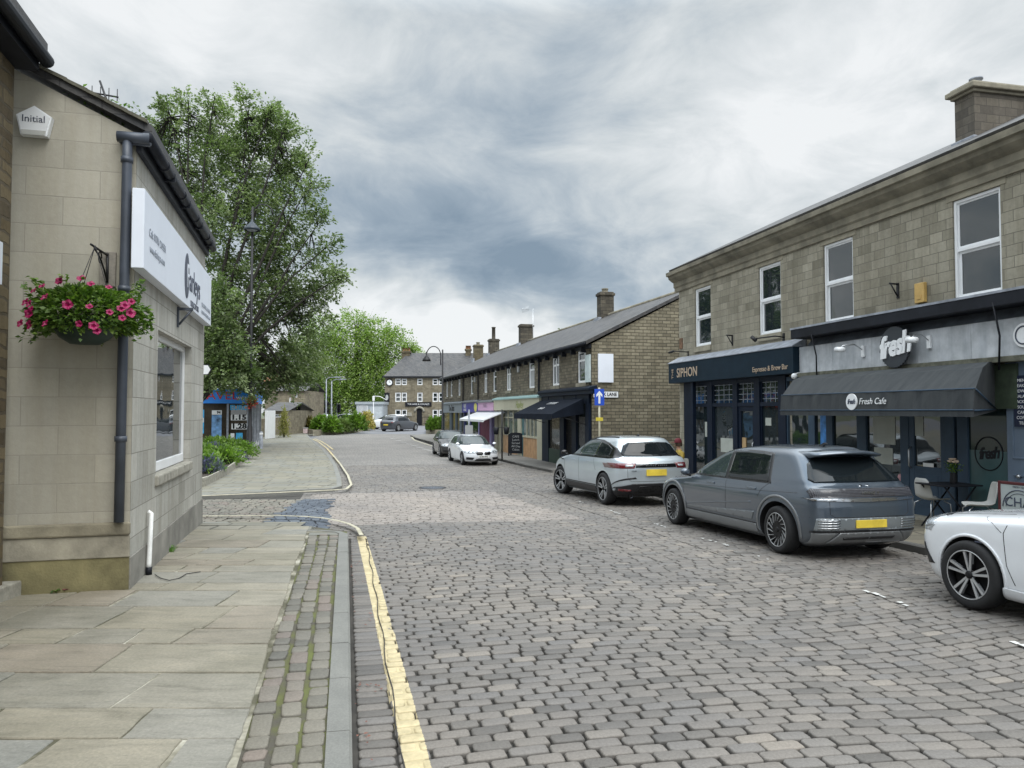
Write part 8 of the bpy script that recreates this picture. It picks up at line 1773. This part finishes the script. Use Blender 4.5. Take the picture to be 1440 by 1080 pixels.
for sx, root in ((1, 10), (-1, 14)):      # fingers and thumb
    bx0, by0, bz0 = vv[root][0]
    for k in range(5):
        a = (k-1.5)*.022 if k < 4 else -.045; L = (.045, .055, .06, .05, .035)[k]; i0 = len(vv)
        vv.append(((bx0+sx*a*.3, by0+.035+L*.5*(k < 4), bz0-a-.01), .011)); vv.append(((bx0-sx*.015, by0+.035+L, bz0-a-.035), .009)); ee += [(root, i0), (i0, i0+1)]
me = bpy.data.meshes.new('body'); me.from_pydata([v for v, r in vv], ee, []); bo_ = bpy.data.objects.new('body', me); COL.objects.link(bo_); bo_.parent = T
sk = bo_.modifiers.new('skin', 'SKIN'); 
for i, (v, r) in enumerate(vv): me.skin_vertices[0].data[i].radius = (r, r*.85)
me.skin_vertices[0].data[0].use_root = True
bo_.modifiers.new('sub', 'SUBSURF').levels = 2; bpy.context.view_layer.update()
m2 = bpy.data.meshes.new_from_object(bo_.evaluated_get(bpy.context.evaluated_depsgraph_get())); bo_.modifiers.clear(); bo_.data = m2
b = NB('figure'); tco = b.n('ShaderNodeTexCoord').outputs['Object']; sp = b.n('ShaderNodeSeparateXYZ'); b.l(tco, sp.inputs[0]); z = sp.outputs[2]
c = b.mix(b.math('GREATER_THAN', z, .615), (.03, .035, .05), (.38, .27, .05)); c = b.mix(b.math('GREATER_THAN', z, 1.07), c, (.48, .27, .19)); c = b.mix(b.math('MULTIPLY', b.math('LESS_THAN', b.math('ABSOLUTE', b.math('SUBTRACT', z, .64)), .06), b.math('GREATER_THAN', sp.outputs[1], .29)), c, (.48, .27, .19)); M['figure'] = b.out(c, .8)
m2.materials.clear(); m2.materials.append(M['figure']); m2.polygons.foreach_set('use_smooth', [True]*len(m2.polygons))
mb = MB(); mb.lathe([(.108, 0), (.11, .05), (.09, .10), (.05, .13), (0, .135)], (0, .03, 1.275), n=18); mb.prism([(-.08, .11), (.08, .11), (.06, .22), (0, .235), (-.06, .22)], 'z', 1.275, 1.287); mb.build('cap', mat('dark_red_cap', (.12, .012, .02), .8), T)
mb = MB(); mb.lathe([(.098, 0), (.104, .06), (.10, .12)], (0, .01, 1.17), n=18); mb.build('hair', mat('brown_hair', (.05, .03, .018), .8), T)
mb = MB(); mb.lathe([(0, .0), (.018, .01), (.012, .04), (0, .05)], (0, .13, 1.18), n=8); mb.box(-.03, .113, 1.145, .03, .125, 1.152); mb.build('nose', M['figure'], T)
chair('cafe_chair', 'pale grey moulded chair carrying the seated person at the cafe corner', (P.x, P.y, P.z-.03), RZP+pi/2)
